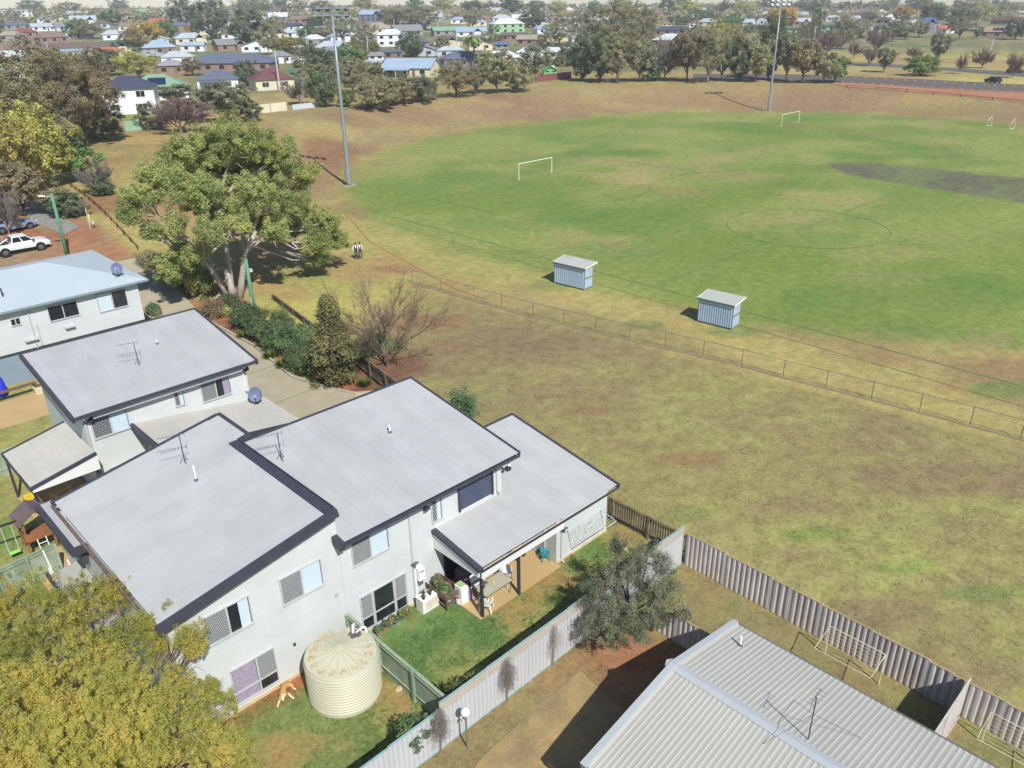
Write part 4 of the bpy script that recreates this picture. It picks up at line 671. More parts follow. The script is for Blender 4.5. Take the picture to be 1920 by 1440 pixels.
for a, b_ in zip(cf[:-1], cf[1:]):
    for k in range(1, 26): 
        for sg in (0, 1):
            s0 = k/26; s1 = s0+(.22 if sg else -.22)
            if 0 <= s1 <= 1: f = lambda s_, z_: (a[0]+(b_[0]-a[0])*s_, a[1]+(b_[1]-a[1])*s_, ct(a)+z_); q.bar(f(s0, .05), f(s1, 1.34), .0035, .0035)
q.build('wire_mesh', gal, t)
q = MB(); q.tube([(p[0]-.03, p[1], ct(p)+.03) for p in cf], .07, 6); tag(q.build('kerb', mat('kerb_pale', S(158, 148, 124, .7), .9)), kind='structure')
# ================================================================== sports ground objects
wp = mat('goal_white', S(238, 236, 214, .9), .4)
def goal(label, x, y, rz, w=7.32, h=2.44, deep=0, grp='football goals on the oval'):
    t = T('football_goal', label, 'goal', (0, 0, 0), 0, grp); q = MB(); q.tube([(-w/2, 0, 0), (-w/2, 0, h)], .055, 8); q.build('goal_post', wp, t); q = MB(); q.tube([(w/2, 0, 0), (w/2, 0, h)], .055, 8); q.build('goal_post', wp, t)
    q = MB(); q.tube([(-w/2-.055, 0, h), (w/2+.055, 0, h)], .055, 8); q.build('crossbar', wp, t)
    if deep:
        for s_ in (-1, 1): q = MB(); q.tube([(s_*w/2, 0, h), (s_*w/2, deep, .05), (s_*w/2, 0, .05)], .03, 6); q.build('back_frame', wp, t)
        q = MB(); q.tube([(-w/2, deep, .05), (w/2, deep, .05)], .03, 6); q.build('ground_bar', wp, t)
    t.location = (x, y, H(x, y)); t.rotation_euler = (0, 0, rz); return t
goal('plain white goal frame nearest the camera, left half of the oval', 91.1, 88.3, 0)
goal('white goal with sloping back stays close to the far bank and right light mast', 167.4, 86.6, 0, deep=2.2)
def smallgoal():
    t = T('small_goal', 'small white goal with bent side frames at the right end of the oval', 'goal'); 
    for s_ in (-1, 1): q = MB(); q.tube([(s_*2.5, 0, .05), (s_*2.5, -.3, 2.0), (s_*2.5, -1.3, 1.1), (s_*2.5, -1.4, .05), (s_*2.5, 0, .05)], .05, 6); q.build('side_frame', wp, t)
    for a in ((0, .05), (-.3, 2.0)): q = MB(); q.tube([(-2.5, a[0], a[1]), (2.5, a[0], a[1])], .022, 6); q.build('crossbar', mat('thin_bar', S(190, 196, 170, .8), .5), t)
    P = g(1880, 238); t.location = (P[0], P[1], P[2]); t.rotation_euler = (0, 0, R_(-108)); return t
smallgoal()
shm = mat('shelter_blue_steel', S(178, 198, 220, .82), .45, 0, .06, 1); shr = mat('shelter_roof', S(186, 190, 180, .8), .5, 0, .06, 1)
def shelter(label, x, y, L, dark=0):
    t = T('players_shelter', label, 'shelter', (0, 0, 0), 0, 'steel team shelters at the touchline')
    h0, h1, D = 2.1, 2.25, 1.3  # back wall faces -X
    # back wall ribs
    n_ = 15; V = []
    for i_ in range(n_):
        for bb, hh_ in zip((0, .35, .5, .85), (0, 0, 1, 1)): V.append((L*(i_+bb)/n_-L/2, hh_*.06))
    V.append((L/2, 0)); N = len(V); q = MB(); q.add([(-h_, s_, .14) for s_, h_ in V]+[(-h_, s_, h0) for s_, h_ in V], [(i_+1, i_, i_+N, i_+1+N) for i_ in range(N-1)]); q.build('back_wall', shm, t)
    for s_ in (-1, 1): q = MB(); q.box(0.02, D, s_*L/2-.02, s_*L/2+.02, .14, 1.0); q.box(.02, D, s_*L/2-.02, s_*L/2+.02, 1.2, h0+.02); q.build('side_wall', shm, t)
    for s_ in (-1, 1):
        q = MB(); 
        for xx in (0.0, D): q.box(xx-.03, xx+.03, s_*(L/2+.02)-.03, s_*(L/2+.02)+.03, 0, h0+.02)
        q.build('post', mat('shelter_post', S(150, 164, 180, .7), .5), t)
    q = MB(); q.box(.1, .55, -L/2+.1, L/2-.1, .42, .47); q.build('bench', ftim, t)
    corr = MB(); n_ = 22; V = []
    for i_ in range(n_):
        for bb, hh_ in zip((0, .6, .7, .85), (0, 0, 1, 1)): V.append(((L+.3)*(i_+bb)/n_-(L+.3)/2, hh_*.025))
    V.append(((L+.3)/2, 0)); N = len(V); corr.add([(-.15, s_, h0+.07+h_) for s_, h_ in V]+[(D+.55, s_, h1+.13+h_) for s_, h_ in V], [(i_, i_+1, i_+1+N, i_+N) for i_ in range(N-1)]); corr.build('roof', shr, t)
    q = MB(); q.bar((-.15, -L/2-.17, h0+.03), (D+.55, -L/2-.17, h1+.09), .03, .15); q.bar((-.15, L/2+.17, h0+.03), (D+.55, L/2+.17, h1+.09), .03, .15); q.build('barge_flashing', mat('flash_cream', S(232, 232, 204, .88), .5), t)
    q = MB(); q.box(-.2, -.16, -L/2-.15, L/2+.15, h0-.04, h0+.06); q.build('gutter', mat('shelter_gutter', S(96, 106, 128, .7), .5), t)
    t.location = (x, y, H(x, y)); return t
P1, P2 = g(1039, 531), g(1096, 545); shelter('blue-white ribbed shelter further from the camera, left of the halfway line', (P1[0]+P2[0])/2, (P1[1]+P2[1])/2, abs(P1[1]-P2[1])-.1).rotation_euler = (0, 0, math.atan2(P1[1]-P2[1], P1[0]-P2[0])-math.pi/2)
P1, P2 = g(1307, 603), g(1372, 619); shelter('blue-white ribbed shelter nearer the camera, right of the halfway line', (P1[0]+P2[0])/2, (P1[1]+P2[1])/2, abs(P1[1]-P2[1])-.1).rotation_euler = (0, 0, math.atan2(P1[1]-P2[1], P1[0]-P2[0])-math.pi/2)
pol = mat('mast_steel', S(172, 184, 192, .62), .4, .2, .05, 1)
def mast(label, u, v, h):
    P = g(u, v); t = T('floodlight_mast', label, 'floodlight', P, 0, 'tall floodlight masts round the oval'); x_, y_, z_ = P
    q = MB(); q.lathe([(.36, 0), (.34, .5), (.28, 5), (.22, 12), (.15, h)], 12, (x_, y_, z_)); q.build('pole', pol, t, smooth=True)
    q = MB(); q.box(x_-.9, x_+.9, y_-.6, y_+.6, z_-.1, z_+.06); q.build('base_slab', mat('base_concrete', S(178, 176, 164, .8), .9), t)
    q = MB(); q.box(x_-.5, x_-.25, y_-.2, y_+.2, z_+1.2, z_+2.4); q.build('control_box', pol, t)
    d = Vector((.72, -.69, 0)); c = Vector((x_, y_, z_+h)); q = MB(); q.bar(c-d*2.2, c+d*2.2, .14, .14); q.bar(c+Vector((0, 0, .9))-d*2.2, c+Vector((0, 0, .9))+d*2.2, .12, .12); q.bar(c, c+Vector((0, 0, 1)), .16); q.build('crossarm', pol, t)
    k_ = Vector((d.y, -d.x, 0))*-1
    for r_ in range(2):
        for s_ in (-1.9, -.7, .7, 1.9): q = MB(); p = c+d*s_+Vector((0, 0, .9*r_+.1)); q.bar(p, p+k_*.55+Vector((0, 0, -.25)), .55, .5); q.build('floodlight_head', mat('lamp_head', S(140, 146, 150, .6), .4, .2), t)
    return t
mast('tall grey floodlight mast at the left edge of the oval near the big tree', 655, 348, 23.3); mast('tall grey floodlight mast at the far edge of the oval before the tree row', 1441, 208, 23.0)
gp = mat('pole_green', S(112, 172, 134, .66), .7, 0, .08, 2)
def pole(label, u, v, h, lamp=False, m=gp, name='power_pole', r=.19, P=None):
    P = g(u, v) if P is None else P; t = T(name, label, 'pole', P); x_, y_, z_ = P; q = MB(); q.lathe([(r, -.1), (r*.72, h)], 10, (x_, y_, z_)); q.build('pole', m, t, smooth=True)
    if lamp: q = MB(); q.bar((x_, y_, z_+h-.35), (x_-.9, y_+.35, z_+h-.2), .07); q.build('bracket', alum, t); q = MB(); q.bar((x_-.55, y_+.2, z_+h-.2), (x_-1.1, y_+.42, z_+h-.15), .22, .12); q.build('lamp_head', white, t)
    else: q = MB(); q.box(x_+.1, x_+.35, y_-.22, y_+.1, z_+h-1.15, z_+h-.9); q.tube([(x_-.18, y_-.1, z_+.0), (x_-.17, y_-.1, z_+2.4)], .05, 6); q.build('junction_box', alum, t)
    return t
pole('green power pole standing in the hedge in front of the big tree', 480, 606, 5.75); pole('green power pole with small white lamp beside the white utility truck', 128, 486, 6.6, True)
# vehicles ------------------------------------------------------------
def wheel(t, x, y, r, w, side):
    q = MB(); q.tube([(x, y-w/2, r), (x, y+w/2, r)], r, 18); o = q.build('tyre', mat('tyre', (.02, .02, .022), .8), t); yy = y+side*w/2; q = MB(); q.tube([(x, yy-.01, r), (x, yy+side*.02, r)], r*.62, 14)
    for k in range(5): a = 6.2832*k/5; q.bar((x, yy+side*.03, r), (x+r*.56*math.cos(a), yy+side*.03, r+r*.56*math.sin(a)), .06, .03)
    q.build('wheel_rim', mat('rim', S(170, 172, 176, .6), .3, .6), o)
def loftbody(secs):
    """secs: list of (x, halfwidth_low, z_low, halfwidth_mid, z_mid, halfwidth_top, z_top)"""
    V = []; 
    for (x, wl_, zl, wm_, zm, wt, zt_) in secs: V += [(x, -wl_, zl), (x, -wm_, zm), (x, -wm_*.985, zm+(zt_-zm)*.55), (x, -wt, zt_), (x, wt, zt_), (x, wm_*.985, zm+(zt_-zm)*.55), (x, wm_, zm), (x, wl_, zl)]
    n_ = 8; F = [(i_*n_+k, i_*n_+(k+1) % n_, (i_+1)*n_+(k+1) % n_, (i_+1)*n_+k) for i_ in range(len(secs)-1) for k in range(n_)]; F += [tuple(range(n_))[::-1], tuple((len(secs)-1)*n_+k for k in range(n_))]; return V, [f[::-1] for f in F]
def car(label, cat, paint, x, y, rz, kind='hatch', name='parked_car', z=None):
    t = T(name, label, cat); pm = mat('paint_'+name+str(paint[0])[:4], paint, .25, 0, .02, 1, spec=.6); L = 4.6 if kind != 'ute' else 5.2; wd = .9
    if kind == 'ute':
        sec = [(-2.6, .86, .55, .88, .75, .86, 1.12), (-1.0, .86, .5, .9, .75, .88, 1.14), (-.95, .86, .5, .9, .75, .88, 1.14), (1.3, .86, .48, .9, .72, .86, 1.12), (2.2, .84, .48, .88, .7, .8, 1.02), (2.55, .78, .5, .8, .66, .7, .86)]
    else: sec = [(-2.25, .74, .4, .8, .62, .74, .98), (-1.9, .82, .3, .88, .62, .82, 1.0), (1.0, .82, .28, .88, .62, .84, .98), (1.9, .8, .3, .85, .6, .76, .86), (2.25, .7, .38, .74, .56, .66, .72)]
    q = MB(); q.add(*loftbody(sec)); q.build('body', pm, t, smooth=False)
    c0, c1, c2, c3_ = ((-.95, -.75, .55, 1.25) if kind == 'ute' else (-2.1, -1.55, .2, 1.05)); zt_, zb_ = (1.74, 1.13) if kind == 'ute' else (1.46, .99)
    q = MB(); q.add([(c0, -.8, zb_), (c3_, -.8, zb_-.02), (c3_, .8, zb_-.02), (c0, .8, zb_), (c1, -.66, zt_), (c2, -.66, zt_), (c2, .66, zt_), (c1, .66, zt_)], [(4, 5, 6, 7), (0, 1, 5, 4), (1, 2, 6, 5), (2, 3, 7, 6), (3, 0, 4, 7)]); cb_ = q.build('cabin', pm, t)
    gl = mat('car_glass', (.015, .02, .025), .1, 0, .1, 1, spec=.6)
    q = MB()
    for s_ in (-1, 1):
        for (xa, xb) in ((.06, .47), (.52, .93)):
            lo = lambda f, tt: ((c0+(c3_-c0)*f)*(1-tt)+(c1+(c2-c1)*f)*tt, s_*((.8*(1-tt)+.66*tt)+.008), zb_*(1-tt)+zt_*tt); q.poly([lo(xa, .1), lo(xb, .1), lo(xb, .88), lo(xa, .88)][::s_])
    q.build('side_window', gl, cb_)
    q = MB(); lo = lambda yy, tt: (c3_*(1-tt)+c2*tt+.012, yy*(.8*(1-tt)+.66*tt), zb_*(1-tt)+zt_*tt+.01); q.poly([lo(-.9, .08), lo(.9, .08), lo(.9, .92), lo(-.9, .92)]); q.build('windscreen', gl, cb_)
    q = MB(); lo = lambda yy, tt: (c0*(1-tt)+c1*tt-.012, yy*(.8*(1-tt)+.66*tt), zb_*(1-tt)+zt_*tt+.01); q.poly([lo(.9, .1), lo(-.9, .1), lo(-.9, .9), lo(.9, .9)]); q.build('rear_window', gl, cb_)
    r = .38 if kind == 'ute' else .32; wx = (-1.65, 1.6) if kind == 'ute' else (-1.4, 1.4)
    for xx in wx:
        for s_ in (-1, 1):
            wheel(t, xx, s_*.8, r, .24, s_); q = MB(); q.tube([(xx, s_*.84, r+.02), (xx, s_*.905, r+.02)], r+.09, 18); q.build('wheel_arch', mat('arch', (.02, .02, .02), .9), t)
    e = sec[-1][0]
    for s_ in (-1, 1): q = MB(); q.box(e-.22, e+.0, s_*.62-.14, s_*.62+.14, .66, .82); q.build('headlight', mat('headlight', S(210, 214, 220, .7), .15), t); q = MB(); q.box(sec[0][0]-.02, sec[0][0]+.06, s_*.7-.1, s_*.7+.1, .7, .95); q.build('tail_light', mat('tail', (.35, .02, .02), .3), t); q = MB(); q.box(c3_-.3, c3_-.1, s_*.98-.08, s_*.98+.08, zb_, zb_+.16); q.build('wing_mirror', gl, t)
    q = MB(); q.box(e-.1, e+.08, -.7, .7, .38, .6); q.build('bumper', pm if kind == 'ute' else mat('bumper', S(200, 205, 210, .7), .4), t)
    if kind == 'ute':
        q = MB(); q.box(-2.5, -1.05, -.76, .76, 1.0, 1.15); q.build('tray_floor', mat('tray', (.05, .05, .055), .8), t)
        q = MB(); 
        for s_ in (-1, 1): q.tube([(-1.1, s_*.75, 1.1), (-1.15, s_*.68, 1.66), (-2.2, s_*.78, 1.14)], .035, 6)
        q.tube([(-1.15, -.68, 1.66), (-1.15, .68, 1.66)], .035, 6); q.build('sports_bar', mat('bar', S(150, 150, 156, .6), .3, .4), t); q = MB(); q.tube([(2.6, -.7, .55), (2.68, -.6, .9), (2.68, .6, .9), (2.6, .7, .55)], .04, 8); q.build('nudge_bar', mat('bar', (.5, .5, .5)), t)
    t.location = (x, y, H(x, y) if z is None else z); t.rotation_euler = (0, 0, rz); return t
Pa, Pb = g(16, 483), g(77, 470); ang_ = math.atan2(Pb[1]-Pa[1], Pb[0]-Pa[0]); nv = (-math.sin(ang_), math.cos(ang_))
car('white dual-cab utility truck with sports bar parked on the red earth', 'utility truck', S(232, 240, 240, .9), (Pa[0]+Pb[0])/2+nv[0]*.85, (Pa[1]+Pb[1])/2+nv[1]*.85, ang_, 'ute', 'utility_truck')
Pc = g(35, 438); car('silver-blue car half hidden behind the white utility truck', 'car', S(150, 166, 196, .7), Pc[0], Pc[1]+1.5, ang_+.1, name='silver_car')
Pc = g(1861, 155); car('small dark car parked in a marked bay of the far car park', 'car', (.02, .024, .034), Pc[0], Pc[1], R_(60)); Pc = g(1903, 137); car('dark car standing on the far road under the bare tree', 'car', (.03, .032, .036), Pc[0], Pc[1], R_(-45), name='dark_car')
# ================================================================== figures
def skinned(name, pts, edges, radii, m, parent, sub=2):
    me = bpy.data.meshes.new(name); me.from_pydata(pts, edges, []); bm = bmesh.new(); bm.from_mesh(me); bm.verts.ensure_lookup_table(); ly = bm.verts.layers.skin.verify()
    for i_, r in enumerate(radii): bm.verts[i_][ly].radius = (r, r) if not hasattr(r, '__len__') else r
    bm.verts[0][ly].use_root = True; bm.to_mesh(me); bm.free(); o = bpy.data.objects.new(name, me); COL.objects.link(o); o.modifiers.new('s', 'SKIN'); s_ = o.modifiers.new('b', 'SUBSURF'); s_.levels = sub; s_.render_levels = sub
    dg = bpy.context.evaluated_depsgraph_get(); me2 = bpy.data.meshes.new_from_object(o.evaluated_get(dg)); bpy.data.objects.remove(o); me2.polygons.foreach_set('use_smooth', [True]*len(me2.polygons)); me2.materials.clear()
    for mm in m: me2.materials.append(mm)
    o = bpy.data.objects.new(name, me2); COL.objects.link(o); o.parent = parent; return o
sk = mat('skin', S(206, 158, 128, .75), .6); navy = mat('vest_navy', S(44, 54, 88, .7), .8); shirt = mat('shirt_white', S(236, 238, 248, .9), .8); trou = mat('trousers_grey', S(92, 88, 84, .6), .85); hairm = mat('hair_brown', S(70, 50, 40, .5), .9); shoe = mat('shoe', (.02, .02, .02), .6)
def person(label, P, rz, pose):
    t = T('person', label, 'person'); 
    armL, armR, fx = pose
    pts = [(0, 0, .98), (0, 0, 1.15), (0, -.01, 1.38), (0, 0, 1.52), (0, .02, 1.6), (0, .03, 1.7), (.19, 0, 1.45), (-.19, 0, 1.45)]+armL+armR
    e = [(0, 1), (1, 2), (2, 3), (3, 4), (4, 5), (2, 6), (2, 7)]; r = [.15, (.15, .12), (.17, .13), .06, .09, .085, .07, .07]
    k = 8; e += [(6, k), (k, k+1), (k+1, k+2)]; r += [.05, .042, .035]; k2 = k+3; e += [(7, k2), (k2, k2+1), (k2+1, k2+2)]; r += [.05, .042, .035]
    k3 = len(pts); 
    for s_ in (1, -1): pts += [(s_*.1, 0, .9), (s_*.12, .03+fx*s_, .5), (s_*.13, -.02, .1), (s_*.14, .12, .04)]; b0 = len(pts)-4; e += [(0, b0), (b0, b0+1), (b0+1, b0+2), (b0+2, b0+3)]; r += [.1, .07, .045, .045]
    o = skinned('body', pts, e, r, [sk, navy, shirt, trou, shoe], t)
    for p in o.data.polygons:
        c = p.center; 
        if c.z < .09: p.material_index = 4
        elif c.z < 1.0 and abs(c.x) < .24: p.material_index = 3
        elif abs(c.x) < .165 and c.z < 1.47: p.material_index = 1 if not (abs(c.x) < .04 and c.z > 1.25 and c.y > .05) else 2
        elif c.z < 1.5: p.material_index = 2
        if (c-Vector(armL[2])).length < .09 or (c-Vector(armR[2])).length < .09: p.material_index = 0
    for hd, s_ in ((armL[2], 1), (armR[2], -1)):
        q = MB(); h = Vector(hd)
        for k in range(4): q.tube([h+Vector((s_*.005, -.03+.02*k, -.01)), h+Vector((s_*.01, -.035+.022*k, -.075)), h+Vector((-s_*.01, -.035+.022*k, -.11+.008*abs(k-1.5)))], [.011, .01, .008], 6)
        q.tube([h+Vector((0, .04, 0)), h+Vector((0, .075, -.05))], [.012, .009], 6); q.build('fingers', sk, t)
    q = MB(); q.ball((0, .0, 1.72), .105, 8, (1, 1.1, .85)); q.build('hair', hairm, t, smooth=True)
    q = MB(); q.tube([(0, .11, 1.66), (0, .145, 1.63)], [.012, .016], 6); q.build('nose', sk, t)
    t.location = tuple(P); t.rotation_euler = (0, 0, rz); return t
Pp = g(668.5, 486); Pq = g(676.5, 485)
fz = math.atan2(-Pp[0], Pp[1])+math.pi  # facing the camera
person('man in navy vest and white shirt, left of the pair, arm hanging down', Pp, fz+.15, ([(.3, .02, 1.2), (.27, .1, 1.0), (.2, .18, .95)], [(-.26, -.0, 1.22), (-.27, .02, .98), (-.25, .06, .86)], .05))
person('man in white shirt and braces, right of the pair, arms folded in front', Pq, fz-.1, ([(.26, .08, 1.22), (.12, .22, 1.18), (-.04, .24, 1.2)], [(-.26, .08, 1.22), (-.12, .2, 1.14), (.04, .22, 1.14)], -.04))
# dog sprawled on its belly by the wall
P = g(533, 1303, ZG); t = T('dog', 'tan dog with pale legs sprawled on the bare earth by the wall', 'dog', (P[0], P[1], ZG)); fur = mat('fur_tan', S(206, 164, 108, .8), .9, 0, .12, 9); furp = mat('fur_pale', S(236, 212, 168, .85), .9, 0, .06, 9)
pts = [(.25, .28, .13), (.12, .2, .16), (0, .05, .17), (-.05, -.08, .18), (-.12, -.18, .2), (-.2, -.27, .14), (-.24, -.33, .11), (.4, .42, .08), (.52, .38, .04),
       (.1, -.12, .1), (.12, -.3, .06), (.15, -.45, .04), (-.16, -.06, .1), (-.34, -.22, .05), (-.48, -.36, .035), (.4, .14, .1), (.38, -.0, .05), (.44, -.1, .03), (.12, .4, .1), (.02, .5, .05)]
ed = [(0, 1), (1, 2), (2, 3), (3, 4), (4, 5), (5, 6), (0, 7), (7, 8), (3, 9), (9, 10), (10, 11), (3, 12), (12, 13), (13, 14), (0, 15), (15, 16), (16, 17), (0, 18), (18, 19)]
o = skinned('body', pts, ed, [.12, .125, .12, .1, .08, .06, .03, .03, .02, .055, .04, .035, .055, .04, .035, .07, .045, .03, .06, .03], [fur, furp], t)
for p in o.data.polygons:
    c = p.center
    if c.y < -.2 or (c.z < .07): p.material_index = 1
q = MB(); q.tube([(-.08, -.2, .24), (-.04, -.17, .3), (-.02, -.2, .22)], [.02, .03, .01], 6); q.tube([(-.17, -.13, .24), (-.2, -.08, .29), (-.2, -.12, .2)], [.02, .03, .01], 6); q.build('ear', fur, t, origin=(0, 0, 0)); q = MB(); q.ball((-.255, -.355, .115), .022, 6); q.build('nose', shoe, t, origin=(0, 0, 0))
t.scale = (1.1, 1.1, 1.1)
# ================================================================== yard things
# garden lamp
P = g(876, 1402, ZG); P = (P[0], P[1], ZG-.05); t = T('garden_lamp', 'white globe lamp on a thin post beside the pale steel fence', 'lamp', P); q = MB(); q.tube([P, (P[0], P[1], P[2]+1.72)], .035, 8); q.build('post', gal, t); q = MB(); q.ball((P[0], P[1], P[2]+1.87), .17, 10); q.build('globe', mat('globe_white', S(240, 242, 250, .95), .2), t, smooth=True)
# glass table and chairs
TX, TY, TZ = 19.6, 22.35, ZG+.07
Pt = g(925, 1095, TZ+.72); TX, TY = Pt[0], Pt[1]
t = T('glass_table', 'rectangular frosted glass patio table with grey rim', 'table', (TX, TY, TZ)); q = MB()
rc = [(.85, .4), (.8, .45), (-.8, .45), (-.85, .4), (-.85, -.4), (-.8, -.45), (.8, -.45), (.85, -.4)]; q.slab([(TX+a, TY+b_, TZ+.72) for a, b_ in rc[::-1]][::-1], .012); gm2 = mat('glass_frosted', S(192, 192, 166, .8), .15, 0, .06, 2); q.build('table_top', gm2, t)
q = MB()
for k in range(8): a, b_ = rc[k], rc[(k+1) % 8]; q.tube([(TX+a[0], TY+a[1], TZ+.715), (TX+b_[0], TY+b_[1], TZ+.715)], .018, 6)
rim = mat('table_rim', S(112, 112, 96, .6), .5); q.build('rim', rim, t)
for sx in (-1, 1):
    for sy in (-1, 1): q = MB(); q.tube([(TX+sx*.7, TY+sy*.36, TZ), (TX+sx*.74, TY+sy*.38, TZ+.7)], .016, 6); q.build('leg', rim, t)
q = MB(); q.lathe([(.05, 0), (.06, .06)], 10, (TX+.05, TY+.05, TZ+.722)); tag(q.build('yellow_cup', mat('cup_yellow', S(236, 226, 60, .8), .4)), 'small yellow cup on the glass patio table', 'cup')
def chair(label, x, y, rz, s=1., m=wht, grp='white plastic patio chairs', cat='chair', name='plastic_chair'):
    t = T(name, label, cat, (0, 0, 0), 0, grp); q = MB(); q.slab([(-.24, -.22, .43), (.24, -.22, .43), (.22, .22, .41), (-.22, .22, .41)], .025); q.build('seat', m, t)
    q = MB(); n_ = 10; V = []
    for k in range(n_+1): a = math.pi*k/n_; V.append((.25*math.cos(a), .2+.08*math.sin(a)))
    q.add([(a, b_, .42) for a, b_ in V]+[(a*1.08, b_+.1, .66+.22*math.sin(math.pi*k/n_)) for k, (a, b_) in enumerate(V)]+[(a, b_+.02, .42) for a, b_ in V]+[(a*1.08, b_+.12, .66+.22*math.sin(math.pi*k/n_)) for k, (a, b_) in enumerate(V)], [(k, k+1, k+n_+2, k+n_+1) for k in range(n_)]+[(2*n_+2+k+1, 2*n_+2+k, 3*n_+3+k, 3*n_+4+k) for k in range(n_)]); q.build('backrest', m, t, smooth=True)
    for s_ in (-1, 1): q = MB(); q.tube([(s_*.26, -.2, .3), (s_*.28, -.16, .62), (s_*.28, .26, .66)], .025, 6); q.build('armrest', m, t)
    for sx in (-1, 1):
        for sy in (-1, 1): q = MB(); q.bar((sx*.22, sy*.2, .41), (sx*.27, sy*.27, 0), .05, .035); q.build('leg', m, t)
    t.location = (x, y, TZ); t.rotation_euler = (0, 0, rz); t.scale = (s, s, s); return t
def at(u, v, z): q = g(u, v, z); return (q[0], q[1])
x_, y_ = at(908, 1098, TZ+.42); chair('white plastic chair at the far long side of the glass table', TX-.25, TY+.75, 0)
chair('white plastic chair with round back at the right end of the glass table', TX+.95, TY+.25, -1.2); chair('white plastic chair at the near left corner of the glass table, beside the post', TX-.85, TY-.42, 2.2)
x_, y_ = at(1026, 1052, TZ); tl_ = mat('plastic_teal', S(48, 150, 160, .75), .4); chair('small teal and white child chair near the patio edge by the downpipe', x_, y_+.15, -.5, .72, tl_, None, name='child_chair')
# cabinets, toys
def boxthing(name, label, cat, x0, x1, y0, y1, z0, z1, m, lid=None):
    t = T(name, label, cat, ((x0+x1)/2, (y0+y1)/2, z0)); q = MB(); q.box(x0, x1, y0, y1, z0, z1-.04); q.build('body', m, t); q = MB(); q.box(x0-.02, x1+.02, y0-.02, y1+.02, z1-.038, z1); q.build('lid', lid or m, t); return t
x_, y_ = 18.62, 22.62; lil = mat('plastic_lilac', S(190, 150, 226, .8), .5); c = T('play_kitchen', 'white and lilac plastic toy kitchen beside the planter bench', 'toy', (x_, y_, TZ)); q = MB(); q.box(x_-.3, x_+.12, y_-.1, y_+.35, TZ, TZ+.95); q.build('body', wht, c)
q = MB(); q.wedge(x_+.122, x_+.42, y_-.1, y_+.35, TZ, TZ+.85, TZ+.45, TZ+.45, TZ+.85); q.build('sloping_front', lil, c); q = MB(); q.wedge(x_+.2, x_+.3, y_-.104, y_-.101, TZ, TZ+.8, TZ+.62, TZ+.62, TZ+.8); q.box(x_-.25, x_+.05, y_-.05, y_+.3, TZ+.952, TZ+1.02); q.build('trim', mat('plastic_green', S(176, 206, 150, .8), .5), c)
boxthing('storage_trunk', 'lilac-grey storage trunk in the shade against the sliding doors', 'storage trunk', 19.2, 20.5, 23.3, 24.0, TZ, TZ+.75, mat('trunk', S(150, 120, 156, .6), .6), mat('trunk_lid', S(140, 150, 140, .6), .6))
x_, y_ = at(970, 1042, TZ); t = T('ride_on_toy', 'black, yellow and green plastic ride-on toy behind the patio post', 'toy', (x_, y_, TZ)); q = MB(); q.box(x_-.35, x_+.25, y_-.2, y_+.2, TZ+.16, TZ+.42); q.build('body', dk, t); yl = mat('plastic_yellow', S(240, 210, 50, .8), .4)
q = MB(); q.box(x_-.3, x_+.3, y_-.16, y_+.16, TZ+.422, TZ+.5); q.build('seat', yl, t); q = MB(); q.box(x_-.6, x_-.36, y_-.2, y_+.15, TZ+.05, TZ+.2); q.build('scoop', mat('plastic_dkgreen', S(60, 150, 110, .7), .5), t)
for sx in (-.25, .2):
    for sy in (-.24, .24): q = MB(); q.tube([(x_+sx, y_+sy-.04, TZ+.12), (x_+sx, y_+sy+.04, TZ+.12)], .12, 10); q.build('wheel', shoe, t)
# planter bench
tb = mat('timber_brown', S(132, 104, 88, .65), .9, 0, .2, 4, .2); x_, y_ = at(830, 1100, ZG+.75); t = T('planter_bench', 'rough brown timber bench full of small plants by the house wall', 'planter', (x_, y_, ZG))
bx0, bx1, by0, by1 = x_-.42, x_+.42, y_-.75, y_+.75
q = MB(); q.box(bx0, bx1, by0, by1, ZG+.62, ZG+.66)
for a, b_, c_, d_ in ((bx0-.04, bx0, by0, by1), (bx1, bx1+.04, by0, by1), (bx0, bx1, by0-.04, by0), (bx0, bx1, by1, by1+.04)): q.box(a, b_, c_, d_, ZG+.6, ZG+.86)
q.build('planter_box', tb, t); q = MB(); q.box(bx0, bx1, by0+.05, by1, ZG+.2, ZG+.24); q.build('shelf', tb, t)
for sx in (bx0+.03, bx1-.03):
    for sy in (by0+.03, by1-.03): q = MB(); q.box(sx-.03, sx+.03, sy-.03, sy+.03, ZG, ZG+.6); q.build('leg', tb, t)
BENCH = (bx0, bx1, by0, by1, t)
# heater, aircon, cupboards
t = T('gas_water_heater', 'white wall-mounted gas water heater above the outdoor unit', 'water heater', (17.25, 24.0, 1.2)); q = MB(); q.box(17.1, 17.45, 23.95, 24.19, .95, 1.6); q.build('body', wht, t); q = MB(); q.box(17.14, 17.41, 23.94, 23.949, 1.42, 1.46); q.build('grille', dk, t)
q = MB(); 
for k in range(3): q.tube([(17.18+.1*k, 24.1, .95), (17.18+.1*k, 24.1, .6)], .02, 6)
q.build('pipe', dk, t); q = MB(); q.box(16.98, 17.08, 24.12, 24.198, ZG+.2, 1.55); q.build('conduit', wht, t)
x_, y_ = at(790, 1135, ZG); t = boxthing('outdoor_unit', 'white outdoor cabinet with pots on top against the wall', 'cabinet', 16.75, 17.7, 23.35, 23.85, ZG, ZG+.72, wht, wht); q = MB(); q.box(16.9, 17.65, 23.335, 23.349, ZG+.1, ZG+.6); q.build('door', mat('door_cream', S(226, 218, 200, .85), .5), t)
CAB = (16.75, 17.7, 23.35, 23.85)
